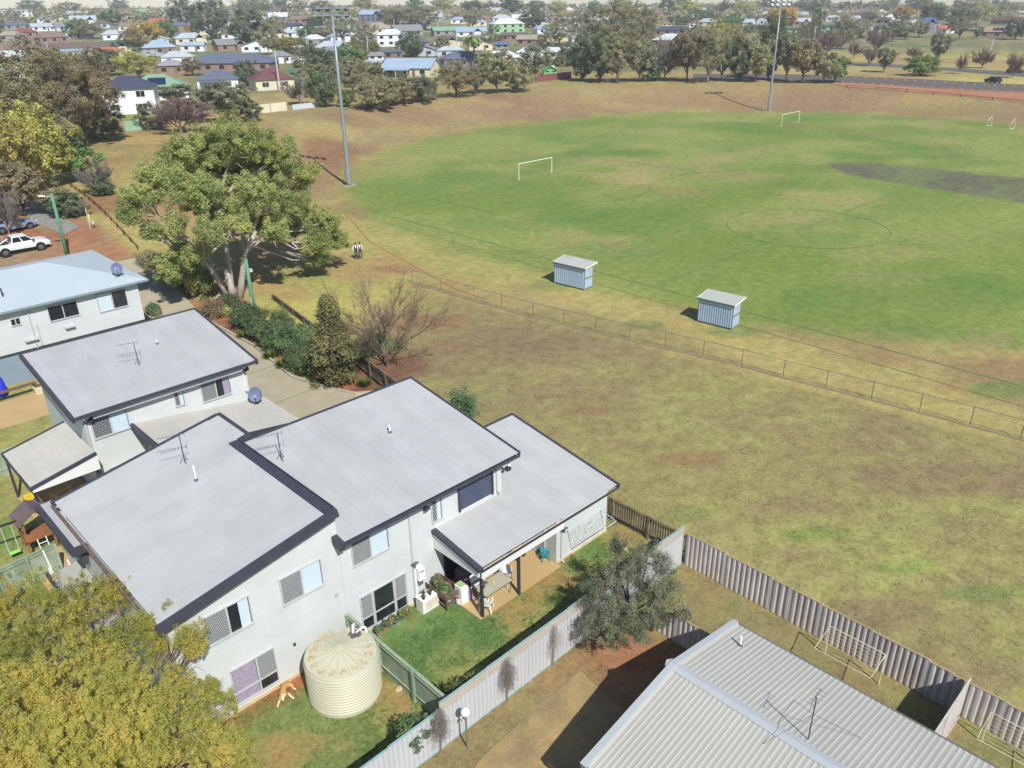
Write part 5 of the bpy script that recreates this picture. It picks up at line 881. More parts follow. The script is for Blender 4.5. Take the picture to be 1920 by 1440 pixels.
x_, y_ = at(822, 1128, ZG); t = T('hose_reel', 'pale blue round hose reel on the grass beside the cabinet', 'hose reel', (18.0, 23.2, ZG)); q = MB(); q.tube([(17.9, 23.2, ZG+.2), (18.1, 23.1, ZG+.2)], .2, 16); q.build('drum', mat('plastic_blue', S(140, 190, 216, .8), .4), t); q = MB(); q.tube([(18.1, 23.1, ZG+.05), (18.4, 22.9, ZG+.03), (18.55, 23.1, ZG+.03), (18.5, 23.4, ZG+.3)], .015, 6); q.build('hose', mat('hose_green', S(80, 140, 100, .7), .5), t)
x_, y_ = at(848, 1125, ZG); t = T('white_bucket', 'white bucket at the near end of the planter bench', 'bucket', (18.35, 22.75, ZG)); q = MB(); q.lathe([(.13, 0), (.17, .36)], 14, (18.35, 22.75, ZG+.07), True, False); q.build('shell', wht, t); q = MB(); q.lathe([(.02, .3), (.16, .31)], 14, (18.35, 22.75, ZG+.07)); q.build('soil', tb, t)
# wall clothes line
wl_ = mat('line_frame', S(206, 210, 206, .8), .4); t = T('wall_clothesline', 'folding clothesline fixed to the right-hand grey wall, casting a fine shadow', 'clothesline', (25.6, 21.5, .8)); q = MB(); q.tube([(24.4, 21.52, 1.25), (24.4, 20.5, 1.05), (26.9, 20.5, 1.05), (26.9, 21.52, 1.25)], .025, 6); q.tube([(24.4, 21.52, 1.25), (26.9, 21.52, 1.25)], .02, 6); q.build('frame', wl_, t)
q = MB()
for k in range(6): q.tube([(24.4, 21.4-.15*k, 1.23-.03*k), (26.9, 21.4-.15*k, 1.23-.03*k)], .006, 4)
q.build('wire', wl_, t)
for k in range(26):
    rg = random.Random(k); 
q = MB(); rg = random.Random(8)
for k in range(60): a = rg.uniform(24.45, 26.85); b_ = rg.randint(0, 5); q.box(a-.006, a+.006, 21.395-.15*b_, 21.405-.15*b_, 1.17-.03*b_, 1.25-.03*b_)
tag(q.build('peg', mat('peg', S(120, 120, 140, .6), .5), t), kind='stuff')
# folding clotheslines in the strip yard
lf = mat('clothesline_cream', S(216, 214, 176, .85), .5)
def clothes(label, yc, L=2.3):
    x_ = 27.3; z0 = H(x_, yc); t = T('folding_clothesline', label, 'clothesline', (x_, yc, z0), 0, 'folding clotheslines along the stepped fence')
    for s_ in (-1, 1): q = MB(); q.tube([(x_, yc+s_*L/2, z0-.05), (x_, yc+s_*L/2, z0+1.55)], .03, 6); q.build('post', lf, t)
    q = MB(); a = (x_, yc-L/2-.0, z0+1.55); b_ = (x_, yc+L/2, z0+1.55); c_ = (x_-1.25, yc+L/2, z0+1.2); d_ = (x_-1.25, yc-L/2, z0+1.2); q.tube([a, b_, c_, d_, a], .022, 6); q.build('frame', lf, t)
    q = MB()
    for k in range(1, 8): f = k/8; q.tube([(x_-1.25*f, yc-L/2, z0+1.55-.35*f), (x_-1.25*f, yc+L/2, z0+1.55-.35*f)], .006, 4)
    q.build('wire', lf, t)
clothes('cream folding clothesline left of the steel divider fence', 8.33); clothes('cream folding clothesline right of the steel divider fence, at the frame edge', 2.1, 2.4)
# stones, pavers
for lb, u, v in (('pale rock at the foot of the green-grey fence nearest the tank', 748, 1293), ('pale brick on the ground at the lower end of the green-grey fence', 797, 1347), ('flat grey stone in the grass beyond the right wall', 1208, 1162 if False else 1160)):
    if u == 1208: u, v = 1182, 1160
    x_, y_ = at(u, v, ZG) if u != 1182 else (26.9, 19.9); q = MB(); q.ball((x_, y_, ZG+.03), .17, 5, (1.1, .8, .6)); tag(q.build('garden_stone', mat('stone_pale', S(206, 182, 146, .8), .9, 0, .1, 5), origin=(x_, y_, ZG)), lb, 'stone')
# cubby house
x_, y_ = at(82, 1030, ZG); cw = mat('cedar', S(168, 112, 74, .72), .85, 0, .2, 3, .2); crf = mat('cubby_roof', S(128, 112, 112, .65), .9, 0, .15, 3, .2); CX, CY = x_, y_+.3; t = T('cubby_house', 'orange-brown timber cubby house with plank roof and white ladder', 'cubby house', (CX, CY, ZG))
for sx in (-.6, .6):
    for sy in (-.6, .6): q = MB(); q.box(CX+sx-.05, CX+sx+.05, CY+sy-.05, CY+sy+.05, ZG, ZG+2.1); q.build('post', cw, t)
q = MB(); q.box(CX-.65, CX+.65, CY-.65, CY+.65, ZG+.85, ZG+.9); q.build('floor', cw, t)
q = MB(); q.box(CX-.6, CX+.6, CY-.68, CY-.652, ZG+.9, ZG+1.35); q.box(CX-.68, CX-.652, CY-.6, CY+.6, ZG+.9, ZG+1.35); q.box(CX+.652, CX+.68, CY-.6, CY+.6, ZG+.9, ZG+1.35); q.build('side_panel', cw, t)
q = MB(); q.slab([(CX-.85, CY-.8, ZG+1.95), (CX, CY-.8, ZG+2.5), (CX, CY+.8, ZG+2.5), (CX-.85, CY+.8, ZG+1.95)], .03); q.slab([(CX, CY-.8, ZG+2.5), (CX+.85, CY-.8, ZG+1.95), (CX+.85, CY+.8, ZG+1.95), (CX, CY+.8, ZG+2.5)], .03); q.build('roof', crf, t)
q = MB()
for sx in (-.2, .2): q.bar((CX+sx, CY-.7, ZG+.95), (CX+sx, CY-1.05, ZG), .04)
for k in range(3): q.bar((CX-.2, CY-.8-.1*k, ZG+.7-.27*k), (CX+.2, CY-.8-.1*k, ZG+.7-.27*k), .035)
q.build('ladder', white, t)
x_, y_ = CX+1.15, CY-.1; t = T('wheelie_bin', 'black wheelie bin beside the timber cubby house', 'bin', (x_, y_, ZG)); q = MB(); q.add([(x_-.22, y_-.25, ZG+.05), (x_+.22, y_-.25, ZG+.05), (x_+.22, y_+.2, ZG+.05), (x_-.22, y_+.2, ZG+.05), (x_-.28, y_-.32, ZG+1), (x_+.28, y_-.32, ZG+1), (x_+.28, y_+.32, ZG+1), (x_-.28, y_+.32, ZG+1)], [(3, 2, 1, 0), (4, 5, 6, 7), (0, 1, 5, 4), (1, 2, 6, 5), (2, 3, 7, 6), (3, 0, 4, 7)]); bk = mat('bin_black', (.02, .02, .024), .5); q.build('body', bk, t); q = MB(); q.slab([(x_-.3, y_-.34, ZG+1.06), (x_+.3, y_-.34, ZG+1.06), (x_+.3, y_+.34, ZG+1.1), (x_-.3, y_+.34, ZG+1.1)], .05); q.build('lid', bk, t); q = MB(); q.tube([(x_-.25, y_+.3, ZG+.1), (x_+.25, y_+.3, ZG+.1)], .1, 10); q.build('wheel', bk, t)
# swing
t = T('swing_set', 'swing with bright lime seats beside the cubby house', 'swing', (4.3, 41.6, ZG)); q = MB(); q.bar((5.9, 41.2, ZG+2.0), (2.2, 41.6, ZG+2.0), .09); q.tube([(2.2, 41, ZG), (2.2, 41.6, ZG+2.0), (2.2, 42.2, ZG)], .05, 6); q.build('beam', mat('swing_beam', S(70, 66, 60, .6), .7), t); lm = mat('lime', S(150, 236, 110, .85), .4)
for xx in (4.9, 3.7):
    q = MB(); q.tube([(xx-.22, 41.35, ZG+2), (xx-.22, 41.2, ZG+.4)], .012, 4); q.tube([(xx+.22, 41.35, ZG+2), (xx+.22, 41.2, ZG+.4)], .012, 4); q.build('rope', white, t); q = MB(); q.slab([(xx-.24, 41.08, ZG+.42), (xx+.24, 41.08, ZG+.42), (xx+.24, 41.32, ZG+.42), (xx-.24, 41.32, ZG+.42)], .04); q.build('seat', lm, t)
# patio clutter under the left house and left yard
rgc = random.Random(4)
for nm, lb, ct_, u, v, c_, sz in (('toy_digger', 'yellow toy digger on the slab edge by the far patio post', 'toy', 58, 938, (240, 208, 50), .3), ('toy_bin', 'purple and blue toy tub on the slab behind the cubby roof', 'toy', 62, 952, (150, 130, 226), .28)):
    x_, y_ = at(u, v, ZG+.05); t = T(nm, lb, ct_, (x_, y_, ZG+.05)); m_ = mat(nm, S(*c_, .8), .4); q = MB(); q.box(x_-sz, x_+sz, y_-sz*.6, y_+sz*.6, ZG+.16, ZG+.16+sz*.9); q.build('body', m_, t); q = MB()
    for sx in (-.7, .7): q.tube([(x_+sz*sx, y_-sz*.75, ZG+.14), (x_+sz*sx, y_+sz*.75, ZG+.14)], .1, 8)
    q.build('wheel', bk, t)
def bench(lb, x, y, L, rz, m, nm='timber_bench'):
    t = T(nm, lb, 'bench'); q = MB(); q.box(-L/2, L/2, -.22, .22, .7, .76); q.build('bench_top', m, t)
    for sx in (-1, 1):
        for sy in (-1, 1): q = MB(); q.box(sx*(L/2-.1)-.04, sx*(L/2-.1)+.04, sy*.16-.04, sy*.16+.04, 0, .7); q.build('leg', m, t)
    t.location = (x, y, ZG+.05); t.rotation_euler = (0, 0, rz); return t
x_, y_ = at(115, 925, ZG+.5); bench('pale timber bench in the dark shade under the left patio roof', x_, y_, 1.1, .4, mat('pine', S(206, 176, 120, .8), .8, 0, .1, 3))
x_, y_ = at(28, 733, ZG+.6); bench('dark brown timber bench against the blue-grey lower wall', x_, y_, 2.8, .05, tb)
x_, y_ = at(5, 742, ZG); t = T('covered_heater', 'bright blue fabric cover over an upright object at the left edge', 'cover', (x_, y_, ZG)); q = MB(); q.lathe([(.35, 0), (.38, .5), (.3, 1.2), (.12, 1.6), (.03, 1.7)], 14, (x_, y_, ZG+.05)); q.build('cover', mat('cover_blue', S(52, 60, 226, .8), .6, 0, .15, 4), t, smooth=True); q = MB(); q.lathe([(.37, 0), (.39, .06)], 14, (x_, y_, ZG+.03)); q.build('hem', mat('cover_hem', S(40, 44, 150, .7)), t)
x_, y_ = at(76, 737, ZG); t = T('planter_tub', 'square cream tub planter at the corner of the left lawn', 'planter', (x_, y_, ZG)); q = MB(); q.add([(x_-.3, y_-.3, ZG), (x_+.3, y_-.3, ZG), (x_+.3, y_+.3, ZG), (x_-.3, y_+.3, ZG), (x_-.4, y_-.4, ZG+.6), (x_+.4, y_-.4, ZG+.6), (x_+.4, y_+.4, ZG+.6), (x_-.4, y_+.4, ZG+.6)], [(4, 5, 6, 7), (0, 1, 5, 4), (1, 2, 6, 5), (2, 3, 7, 6), (3, 0, 4, 7)]); q.build('tub', mat('tub_cream', S(220, 216, 180, .85), .6), t); q = MB(); q.box(x_-.3, x_+.3, y_-.3, y_+.3, ZG+.6, ZG+.62); q.build('soil', tb, t)
q = T('toy_ball', 'yellow-green ball shape hung on the pale green fence', 'ball', (8.2, 50.5, .2)); m_ = MB(); m_.ball((8.2, 50.42, .1), .15, 6, (1, .3, 1)); m_.build('ball', mat('ball_lime', S(226, 230, 50, .85), .4), q)
for k, (u, v, lb) in enumerate(((188, 497, 'leftmost yellow ground marker on the brown yard'), (197, 493, 'middle yellow ground marker on the brown yard'), (207, 488, 'rightmost yellow ground marker on the brown yard'))):
    x_, y_ = at(u, v, ZG); q = MB(); q.slab([(x_-.25, y_-.12, ZG+.1), (x_+.25, y_-.12, ZG+.1), (x_+.25, y_+.12, ZG+.1), (x_-.25, y_+.12, ZG+.1)], .1); tag(q.build('ground_marker', mat('marker_yellow', S(236, 206, 60, .8), .5), origin=(x_, y_, ZG)), lb, 'marker', 'yellow ground markers')
pole('short pale yellow marker post on the open dry grass', 172, 429, 1.7, m=mat('post_yellow', S(236, 218, 150, .85)), name='marker_post', r=.06)
# ================================================================== vegetation
FK = {'ol': foliage_mat('leaf_olive', S(100, 104, 76, 1.5), S(130, 130, 96, 1.6), S(160, 154, 118, 1.65)),
 'dk': foliage_mat('leaf_dark', S(72, 88, 66, 1.35), S(98, 110, 80, 1.45), S(126, 132, 96, 1.5)),
 'yg': foliage_mat('leaf_yellow_green', S(124, 126, 72, 1.3), S(158, 155, 88, 1.45), S(188, 182, 104, 1.5)),
 'ru': foliage_mat('leaf_rust', S(108, 98, 78, 1.45), S(132, 122, 94, 1.55), S(154, 146, 110, 1.6)),
 'br': foliage_mat('leaf_bright', S(74, 102, 58, 1.3), S(104, 134, 76, 1.4), S(140, 160, 98, 1.5)),
 'au': foliage_mat('leaf_autumn', S(140, 118, 64, 1.3), S(170, 144, 78, 1.4), S(186, 164, 96, 1.5)),
 'gr': foliage_mat('leaf_grey_green', S(98, 104, 84, 1.3), S(126, 130, 104, 1.4), S(158, 158, 126, 1.45)),
 'ac': foliage_mat('leaf_acacia', S(116, 128, 68, 1.8), S(152, 156, 82, 1.85), S(182, 168, 86, 1.85), .48),
 'eu': foliage_mat('leaf_fig', S(100, 108, 68, 1.5), S(128, 136, 84, 1.65), S(158, 156, 98, 1.7), .4),
 'cn': foliage_mat('leaf_conifer', S(88, 94, 66, 1.25), S(118, 120, 80, 1.35), S(150, 148, 98, 1.4)),
 'hd': foliage_mat('leaf_hedge', S(68, 88, 62, 1.2), S(94, 114, 78, 1.3), S(126, 144, 102, 1.35)),
 'pm': foliage_mat('leaf_palm', S(86, 112, 66, 1.1), S(128, 146, 84, 1.2), S(168, 176, 108, 1.2))}
bark = mat('bark_grey', S(172, 162, 148, .66), .95, 0, .25, 4, .4); barkd = mat('bark_dark', S(112, 92, 78, .6), .95, 0, .25, 4, .4); twig = mat('twig_pink_grey', S(150, 128, 122, .62), .95, 0, .2, 3); twigd = mat('twig_brown', S(112, 90, 80, .55), .95, 0, .2, 3); twiggy = mat('twig_grey', S(158, 150, 140, .62), .95, 0, .2, 3)
def leaves(rg, C, R, n, size, asp=1.6, flat=.0, up=.5):
    """n leaf quads in each clump (centre C[i], radius R[i])"""
    C = np.asarray(C, float); R = np.asarray(R, float).reshape(-1, 1) if np.ndim(R) < 2 else np.asarray(R, float); K = len(C)
    d = rg.normal(size=(K, n, 3)); d /= np.linalg.norm(d, axis=2, keepdims=True); rad = rg.rand(K, n, 1)**.45
    P = C[:, None]+d*rad*R[:, None, :]; P = P.reshape(-1, 3); N = len(P); cd = np.repeat(C-C.mean(0), n, 0); cd /= np.linalg.norm(cd, axis=1, keepdims=True)+1e-6; nm = rg.normal(size=(N, 3))*.75+np.array([0, 0, up*2.2])+d.reshape(-1, 3)*.7+cd*.6; nm /= np.linalg.norm(nm, axis=1, keepdims=True)
    a = np.cross(nm, rg.normal(size=(N, 3))); a /= np.linalg.norm(a, axis=1, keepdims=True); b = np.cross(nm, a); s = size*(.6+.8*rg.rand(N, 1))
    a *= s*asp/2; b *= s/2; V = np.stack([P-a, P-b*.9+a*.1, P+a, P+b*.9-a*.1], 1).reshape(-1, 3); Q = np.arange(4*N).reshape(-1, 4); return V, Q
def limbs(mb, rg, base, tips, r0, trunk_h, wob=.12, n=6):
    """tapered trunk then a curved limb to each tip"""
    base = np.array(base, float); top = base+np.array([rg.normal()*.1*trunk_h*.3, rg.normal()*.1*trunk_h*.3, trunk_h]); mb.tube([base, (base*.5+top*.5)+rg.normal(size=3)*wob*.2*trunk_h*.3, top], [r0*1.15, r0*.95, r0*.8], n)
    for tp in tips:
        tp = np.array(tp, float); s = base+(top-base)*rg.uniform(.6, 1.); m1 = s*.6+tp*.4+np.array([0, 0, .12*np.linalg.norm(tp-s)])+rg.normal(size=3)*wob*np.linalg.norm(tp-s); mb.tube([s, m1, tp], [r0*.5, r0*.3, r0*.08], max(4, n-1))
def crown_pts(rg, shape, W, Hh, h0, k):
    """clump centres for a crown W wide between h0 and Hh"""
    out = []; mid = (h0+Hh)/2; rz = (Hh-h0)/2; lob = [(rg.normal(size=3), rg.rand()) for _ in range(9)]
    while len(out) < k:
        d = rg.normal(size=3); d /= np.linalg.norm(d); r = rg.uniform(.35, 1.)**.6; bump = 1+.22*math.sin(3*d[0]*2+lob[0][1]*6)*math.cos(3*d[1]+lob[1][1]*6)+.14*math.sin(7*d[2]+lob[2][1]*6)
        p = d*r*bump
        if shape == 'cone': f = (1-(p[2]+1)/2); x, y, z = p[0]*W/2*(f*1.05+.12), p[1]*W/2*(f*1.05+.12), mid+p[2]*rz
        elif shape == 'flat': z = mid+p[2]*rz; f = 1 if p[2] > -.2 else .8; x, y = p[0]*W/2*f, p[1]*W/2*f
        elif shape == 'vase': f = .35+.65*((p[2]+1)/2); x, y, z = p[0]*W/2*f*1.15, p[1]*W/2*f*1.15, mid+p[2]*rz
        else: x, y, z = p[0]*W/2, p[1]*W/2, mid+p[2]*rz
        if shape in ('round', 'bush') and z < h0: continue
        out.append((x, y, z))
    return out
def make_tree(name, kind, W, Hh, h0, seed, shape='round', k=90, n=40, leaf=.3, cr=.9, bk=None, nl=9, r0=.2, parent=None, asp=1.5):
    rg = np.random.RandomState(seed); t = T(name, None, None); C = crown_pts(rg, shape, W, Hh, h0, k); V, Q = leaves(rg, C, rg.uniform(.55, 1.2, k)*cr, n, leaf, asp); npmesh('crown', V, Q, FK[kind], t)
    mb = MB(); idx = rg.choice(len(C), min(nl, len(C)), False); limbs(mb, rg, (0, 0, -.3), [C[i] for i in idx], r0, max(.3, h0*.9+.3)); mb.build('trunk', bk or bark, t, origin=(0, 0, 0), smooth=True); return t
def bare_tree(name, W, Hh, h0, seed, m, lv=5, r0=.12, nb=4, spread=.6, twr=.012, droop=0., rk=.6):
    """trunk, long limbs and side twigs; the skeleton is fitted to W x Hh, the radii are real sizes"""
    rg = np.random.RandomState(seed); t = T(name, None, None); S_ = []
    def grow(p, d, L, l):
        q = p+d*L; mid = (p+q)/2+rg.normal(size=3)*L*.05; S_.append((p, mid, q, l))
        if l == 0: return
        for k in range(nb):
            a = rg.normal(size=3); a -= d*a.dot(d); a /= np.linalg.norm(a); sp_ = spread*rg.uniform(.6, 1.2) if k else spread*.3
            nd = d+a*sp_+np.array([0, 0, .12-droop]); nd /= np.linalg.norm(nd); f = rg.uniform(.3, .95) if k else 1.
            b = p+(mid-p)*f*2 if f < .5 else mid+(q-mid)*(f*2-1); grow(b, nd, L*(rg.uniform(.5, .75) if k else .78), l-1)
    d0 = np.array([.04, .03, 1.]); top = np.array([0, 0, h0]); S_.append((np.array([0, 0, -.2]), top*.5, top, lv+1)); 
    for k in range(max(4, nb)+1):
        a = 6.2832*k/(max(4, nb)+1)+rg.uniform(-.3, .3); e = rg.uniform(.55, 1.15) if k else 1.4; grow(top*rg.uniform(.75, 1), np.array([math.cos(a)*math.cos(e), math.sin(a)*math.cos(e), math.sin(e)]), Hh*.33, lv)
    A = np.array([x[2] for x in S_]); w = max(np.ptp(A[:, 0]), np.ptp(A[:, 1])); sc_ = np.array([W/w, W/w, Hh/A[:, 2].max()]); mb = MB(); tw = MB()
    for p, mid, q, l in S_:
        r = max(twr, r0*rk**(lv+1-l)); r2 = max(twr*.6, r0*rk**(lv+2-l)); (mb if l > 2 else tw).tube([p*sc_, mid*sc_, q*sc_], [r, (r+r2)/2, r2], 6 if l > lv-1 else (4 if l > 2 else 3), cap=False)
    mb.build('trunk', m, t, origin=(0, 0, 0), smooth=True); tw.build('twigs', m, t, origin=(0, 0, 0)); return t
def lay(t, label, cat, P, sc=1, rz=0, group=None, scv=None):
    tag(t, label, cat, group); t.location = tuple(float(a) for a in P); t.scale = scv or (sc, sc, sc); t.rotation_euler = (0, 0, rz); return t
# --- the big tree
rg = np.random.RandomState(11); BT = T('fig_tree', 'huge spreading olive-green tree with pale forked trunk in front of the oval', 'tree', (31, 69.2, 0))
def at3(u, v, Y): q = onY(u, v, Y); return np.array([q[0]-31, q[1]-69.2, q[2]])
L3 = []  # lobes given as (u, v, depth-offset, radius)
for (u, v, dy_, r) in [(430, 262, 0, 2.6), (360, 285, 1, 2.4), (500, 285, 1, 2.5), (300, 330, 0, 2.2), (260, 370, 0, 1.5), (560, 330, 1, 2.0), (440, 330, 4, 3.0), (370, 360, -2, 2.2), (480, 360, -3, 2.2), (540, 380, 0, 2.0), (600, 410, 0, 1.9), (625, 450, 0, 1.5), (590, 455, -2, 1.4), (600, 480, -1, .9), (520, 430, -4, 1.2), (330, 420, -2, 1.0), (400, 430, -4, 1.3), (350, 470, 0, 1.7), (320, 500, 1, 1.5), (370, 520, 2, 1.5), (285, 430, 0, .7), (240, 405, 0, .8), (278, 437, 0, .35), (450, 420, -4, 1.0), (410, 400, 2, 1.8), (480, 410, 3, 1.8), (560, 420, 3, 1.6), (380, 320, 4, 2.4), (490, 320, 4, 2.4), (400, 570, 1, 1.0)]:
    P = at3(u, v, 69.2+dy_); L3.append((P, r))
C = []; R = []
for P, r in L3:
    k = int(14+21*r*r)
    for _ in range(min(k, 150)): d = rg.normal(size=3); d /= np.linalg.norm(d); C.append(P+d*r*rg.uniform(.25, 1.28)*np.array([1, 1, .72])); R.append(rg.uniform(.25, .6))
V, Q = leaves(rg, C, R, 190, .082, 1.7); npmesh('crown', V, Q, FK['eu'], BT)
mb = MB(); mb.tube([(0, 0, -.3), (-.05, .1, 1.2), (-.3, .3, 3.0)], [.42, .32, .27], 9); mb.tube([(.3, -.45, -.3), (.6, -.8, 1.6), (1.1, -1.5, 4.5), (1.9, -2.6, 6.5)], [.36, .3, .22, .14], 8); mb.tube([(-.3, .4, -.3), (-.8, .9, 2.0), (-1.4, 1.6, 5)], [.3, .25, .17], 8); mb.tube([(.1, .4, -.3), (.3, .6, 2.4), (.6, .9, 5.6), (.5, 1.0, 8.5)], [.3, .25, .18, .1], 8); mb.tube([(-.4, -.1, -.3), (-1.3, -.2, 2.2), (-2.4, -.6, 4.4)], [.26, .2, .14], 8)
fk = [np.array(q) for q in ((-.3, .3, 3.0), (1.1, -1.5, 4.5), (-1.4, 1.6, 5.), (.6, .9, 5.6), (-2.4, -.6, 4.4), (.5, 1., 8.3))]
for i_, (P, r) in enumerate(L3):
    s = min(fk, key=lambda q: np.linalg.norm(q-P)*(.7+.6*rg.rand())); e = P*.9; L = np.linalg.norm(e-s); m1 = s*.62+e*.38+np.array([0, 0, .1*L])+rg.normal(size=3)*.06*L; rr0 = .09+.02*r*2; mb.tube([s, m1, s*.2+e*.8, e], [rr0, rr0*.8, rr0*.45, .04], 7)
    for _ in range(5): d = rg.normal(size=3); d /= np.linalg.norm(d); mb.tube([m1*.4+e*.6, e+d*r*.5, e+d*r*.95], [.07, .04, .015], 4)
mb.build('trunk', mat('bark_fig', S(190, 182, 168, .82), .95, 0, .2, 3, .4), BT, origin=(0, 0, 0), smooth=True)
# --- acacia bottom left
rg = np.random.RandomState(21); base = np.array([2.6, 22.0, H(2.6, 22)]); AT = T('acacia_tree', 'feathery yellow-gold tree filling the bottom left corner beside the duplex', 'tree', base); C = []; R = []; LL = []
for (u, v, z, r) in [(40, 1120, 4.5, 1.3), (100, 1150, 4.8, 1.2), (165, 1118, 4.8, 1.0), (215, 1110, 5, .75), (60, 1210, 5.2, 1.6), (150, 1200, 5.4, 1.4), (230, 1175, 5.4, 1.0), (290, 1165, 5.2, .7), (335, 1190, 4.9, .8), (345, 1235, 4.2, .75), (362, 1210, 4.4, .45), (120, 1290, 5.6, 1.7), (215, 1265, 5.5, 1.2), (20, 1320, 5.6, 1.7), (190, 1350, 5.2, 1.5), (270, 1330, 4.6, 1.1), (330, 1300, 3.4, .8), (100, 1400, 5.4, 1.6), (230, 1420, 4.6, 1.4), (330, 1370, 3.6, 1.2), (395, 1330, 2.6, .9), (390, 1400, 2.6, 1.1), (440, 1420, 2.0, .9), (20, 1440, 5.2, 1.5), (310, 1460, 3.6, 1.3), (400, 1290, 2.3, .5), (150, 1500, 4.6, 1.6), (-80, 1200, 4.8, 1.8), (-80, 1350, 5.2, 1.8), (-60, 1080, 4.2, 1.3), (300, 1220, 4.4, .5)]:
    P = g(u, v, z); LL.append((P, r)); k = int(50+110*r*r)
    for _ in range(k):
        d = rg.normal(size=3); d /= np.linalg.norm(d); c_ = P-base+d*r*rg.uniform(.35, 1.22)*np.array([1, 1, .7])
        if fbm(c_[0]+c_[2]*.7+40, c_[1]+c_[2]*.4+40, .8, 4, 2) < .41: continue
        q_ = rg.uniform(.07, .19); C.append(c_); R.append((q_, q_, q_*1.4))
V, Q = leaves(rg, C, R, 84, .023, 3.4, up=.35); npmesh('crown', V, Q, FK['ac'], AT)
mb = MB(); mb.tube([(0, 0, -.2), (.1, .1, 1.4), (.2, .2, 2.4)], [.26, .2, .17], 8)
for P, r in LL:
    e = (P-base); s = np.array([.2, .2, 2.2])*rg.uniform(.6, 1); L = np.linalg.norm(e-s); m1 = s*.55+e*.45+rg.normal(size=3)*.06*L; mb.tube([s, m1, e], [.09, .055, .02], 6)
    for _ in range(6): d = rg.normal(size=3); d /= np.linalg.norm(d); mb.tube([m1*.3+e*.7, e+d*r*.5, e+d*r], [.025, .016, .008], 4)
mb.build('trunk', mat('bark_acacia', S(170, 150, 124, .6), .9, 0, .2, 5), AT, origin=(0, 0, 0), smooth=True)
# --- grey-green small tree at the steel fence corner
rg = np.random.RandomState(31); base = np.array([22.6, 16.1, H(22.6, 16.1)]); GT = T('wattle_tree', 'grey-green fine-leaved small tree leaning over the pale steel fence corner', 'tree', base); C = []; R = []; LL = []
for (u, v, z, r) in [(1180, 1060, 3.0, .9), (1140, 1090, 2.6, .8), (1215, 1100, 2.6, .9), (1120, 1140, 2.0, .7), (1170, 1150, 2.2, .9), (1230, 1150, 2.0, .7), (1255, 1110, 2.4, .7), (1160, 1020, 3.0, .6), (1215, 1040, 2.8, .7), (1110, 1175, 1.5, .5), (1150, 1195, 1.4, .55), (1200, 1180, 1.6, .6), (1285, 1150, 2.0, .35), (1110, 1105, 2.3, .5), (1245, 1060, 2.7, .5)]:
    P = g(u, v, z); LL.append((P, r)); k = int(9+32*r*r)
    for _ in range(k): d = rg.normal(size=3); d /= np.linalg.norm(d); C.append(P-base+d*r*rg.uniform(.3, 1.05)); R.append(rg.uniform(.14, .34))
V, Q = leaves(rg, C, R, 190, .026, 2.8, up=.3); npmesh('crown', V, Q, foliage_mat('leaf_wattle', S(96, 104, 82, 1.1), S(124, 130, 104, 1.2), S(154, 156, 126, 1.3)), GT)
mb = MB(); mb.tube([(0, 0, -.1), (.1, .2, 1.0)], [.12, .09], 7)
for P, r in LL:
    e = P-base; s = np.array([.1, .15, .8]); m1 = s*.5+e*.5+rg.normal(size=3)*.1; mb.tube([s, m1, e], [.06, .04, .015], 5)
    for _ in range(6): d = rg.normal(size=3); d /= np.linalg.norm(d); mb.tube([m1*.4+e*.6, e+d*r], [.02, .006], 4)
mb.build('trunk', twigd, GT, origin=(0, 0, 0), smooth=True)
# --- other near plants
P = g(727, 688); t = bare_tree('bare_tree', 10.4, 8.6, 1.5, 7, mat('twig_warm', S(140, 120, 106, .66), .95, 0, .2, 3), 5, .14, 4, .6, .008, .02, .55); lay(t, 'leafless brown tree with fine spreading twigs beside the dark timber fence', 'tree', P)
P = g(632, 722); t = make_tree('conifer', 'cn', 4.6, 6.6, .2, 41, 'cone', 210, 110, .11, .55, barkd, 12, .15); lay(t, 'olive-green cone-shaped tree at the kerb of the turning area', 'tree', P)
for k, (u, v, w_, h_, kd, lb) in enumerate([(462, 612, 2.0, 1.6, 'hd', 'dark rounded shrub at the foot of the green pole in the garden bed'), (505, 628, 3.0, 1.7, 'hd', 'low dark hedge shrub just right of the green pole'), (545, 655, 3.2, 1.9, 'hd', 'dark hedge shrub in the middle of the garden bed'), (585, 690, 2.8, 1.6, 'hd', 'dark grey-green shrub left of the cone-shaped tree'), (700, 668, 2.4, 2.2, 'br', 'glossy bright green shrub between the cone-shaped tree and the bare tree'), (405, 592, 2.2, 1.5, 'ru', 'tangled brownish shrub around the foot of the big tree'), (432, 580, 1.6, 1.4, 'dk', 'small dark shrub right at the big tree trunk'), (420, 590, 1.4, .9, 'yg', 'small yellow-green shrub below the big tree beside the driveway'), (868, 785, 2.0, 1.9, 'hd', 'olive shrub showing behind the duplex roof ridge'), (288, 590, 1.0, .9, 'dk', 'clipped dark shrub at the corner of the white boarded house'), (303, 612, 1.0, .8, 'ol', 'clipped olive shrub in front of the dark clipped one by the driveway'), (283, 500, 3.0, 1.6, 'ru', 'twiggy grey-brown shrub at the end of the low log fence'), (340, 540, 4.0, 2.6, 'dk', 'dark shrub mass at the left foot of the big tree')]):
    sc2 = 1.45 if 'hedge' in lb or 'grey-green' in lb or 'green pole' in lb else 1.; t = make_tree('shrub', kd, w_*sc2, h_*(1+(sc2-1)*.4), .05, 60+k, 'bush', int(60*sc2**2), 110, .075, .42, barkd, 6, .05); lay(t, lb, 'shrub', g(u, v))
tf = foliage_mat('leaf_tuft', S(96, 120, 50, .6), S(140, 154, 72, .66), S(180, 182, 96, .7))
rg = np.random.RandomState(5); C0 = []; mb = MB()
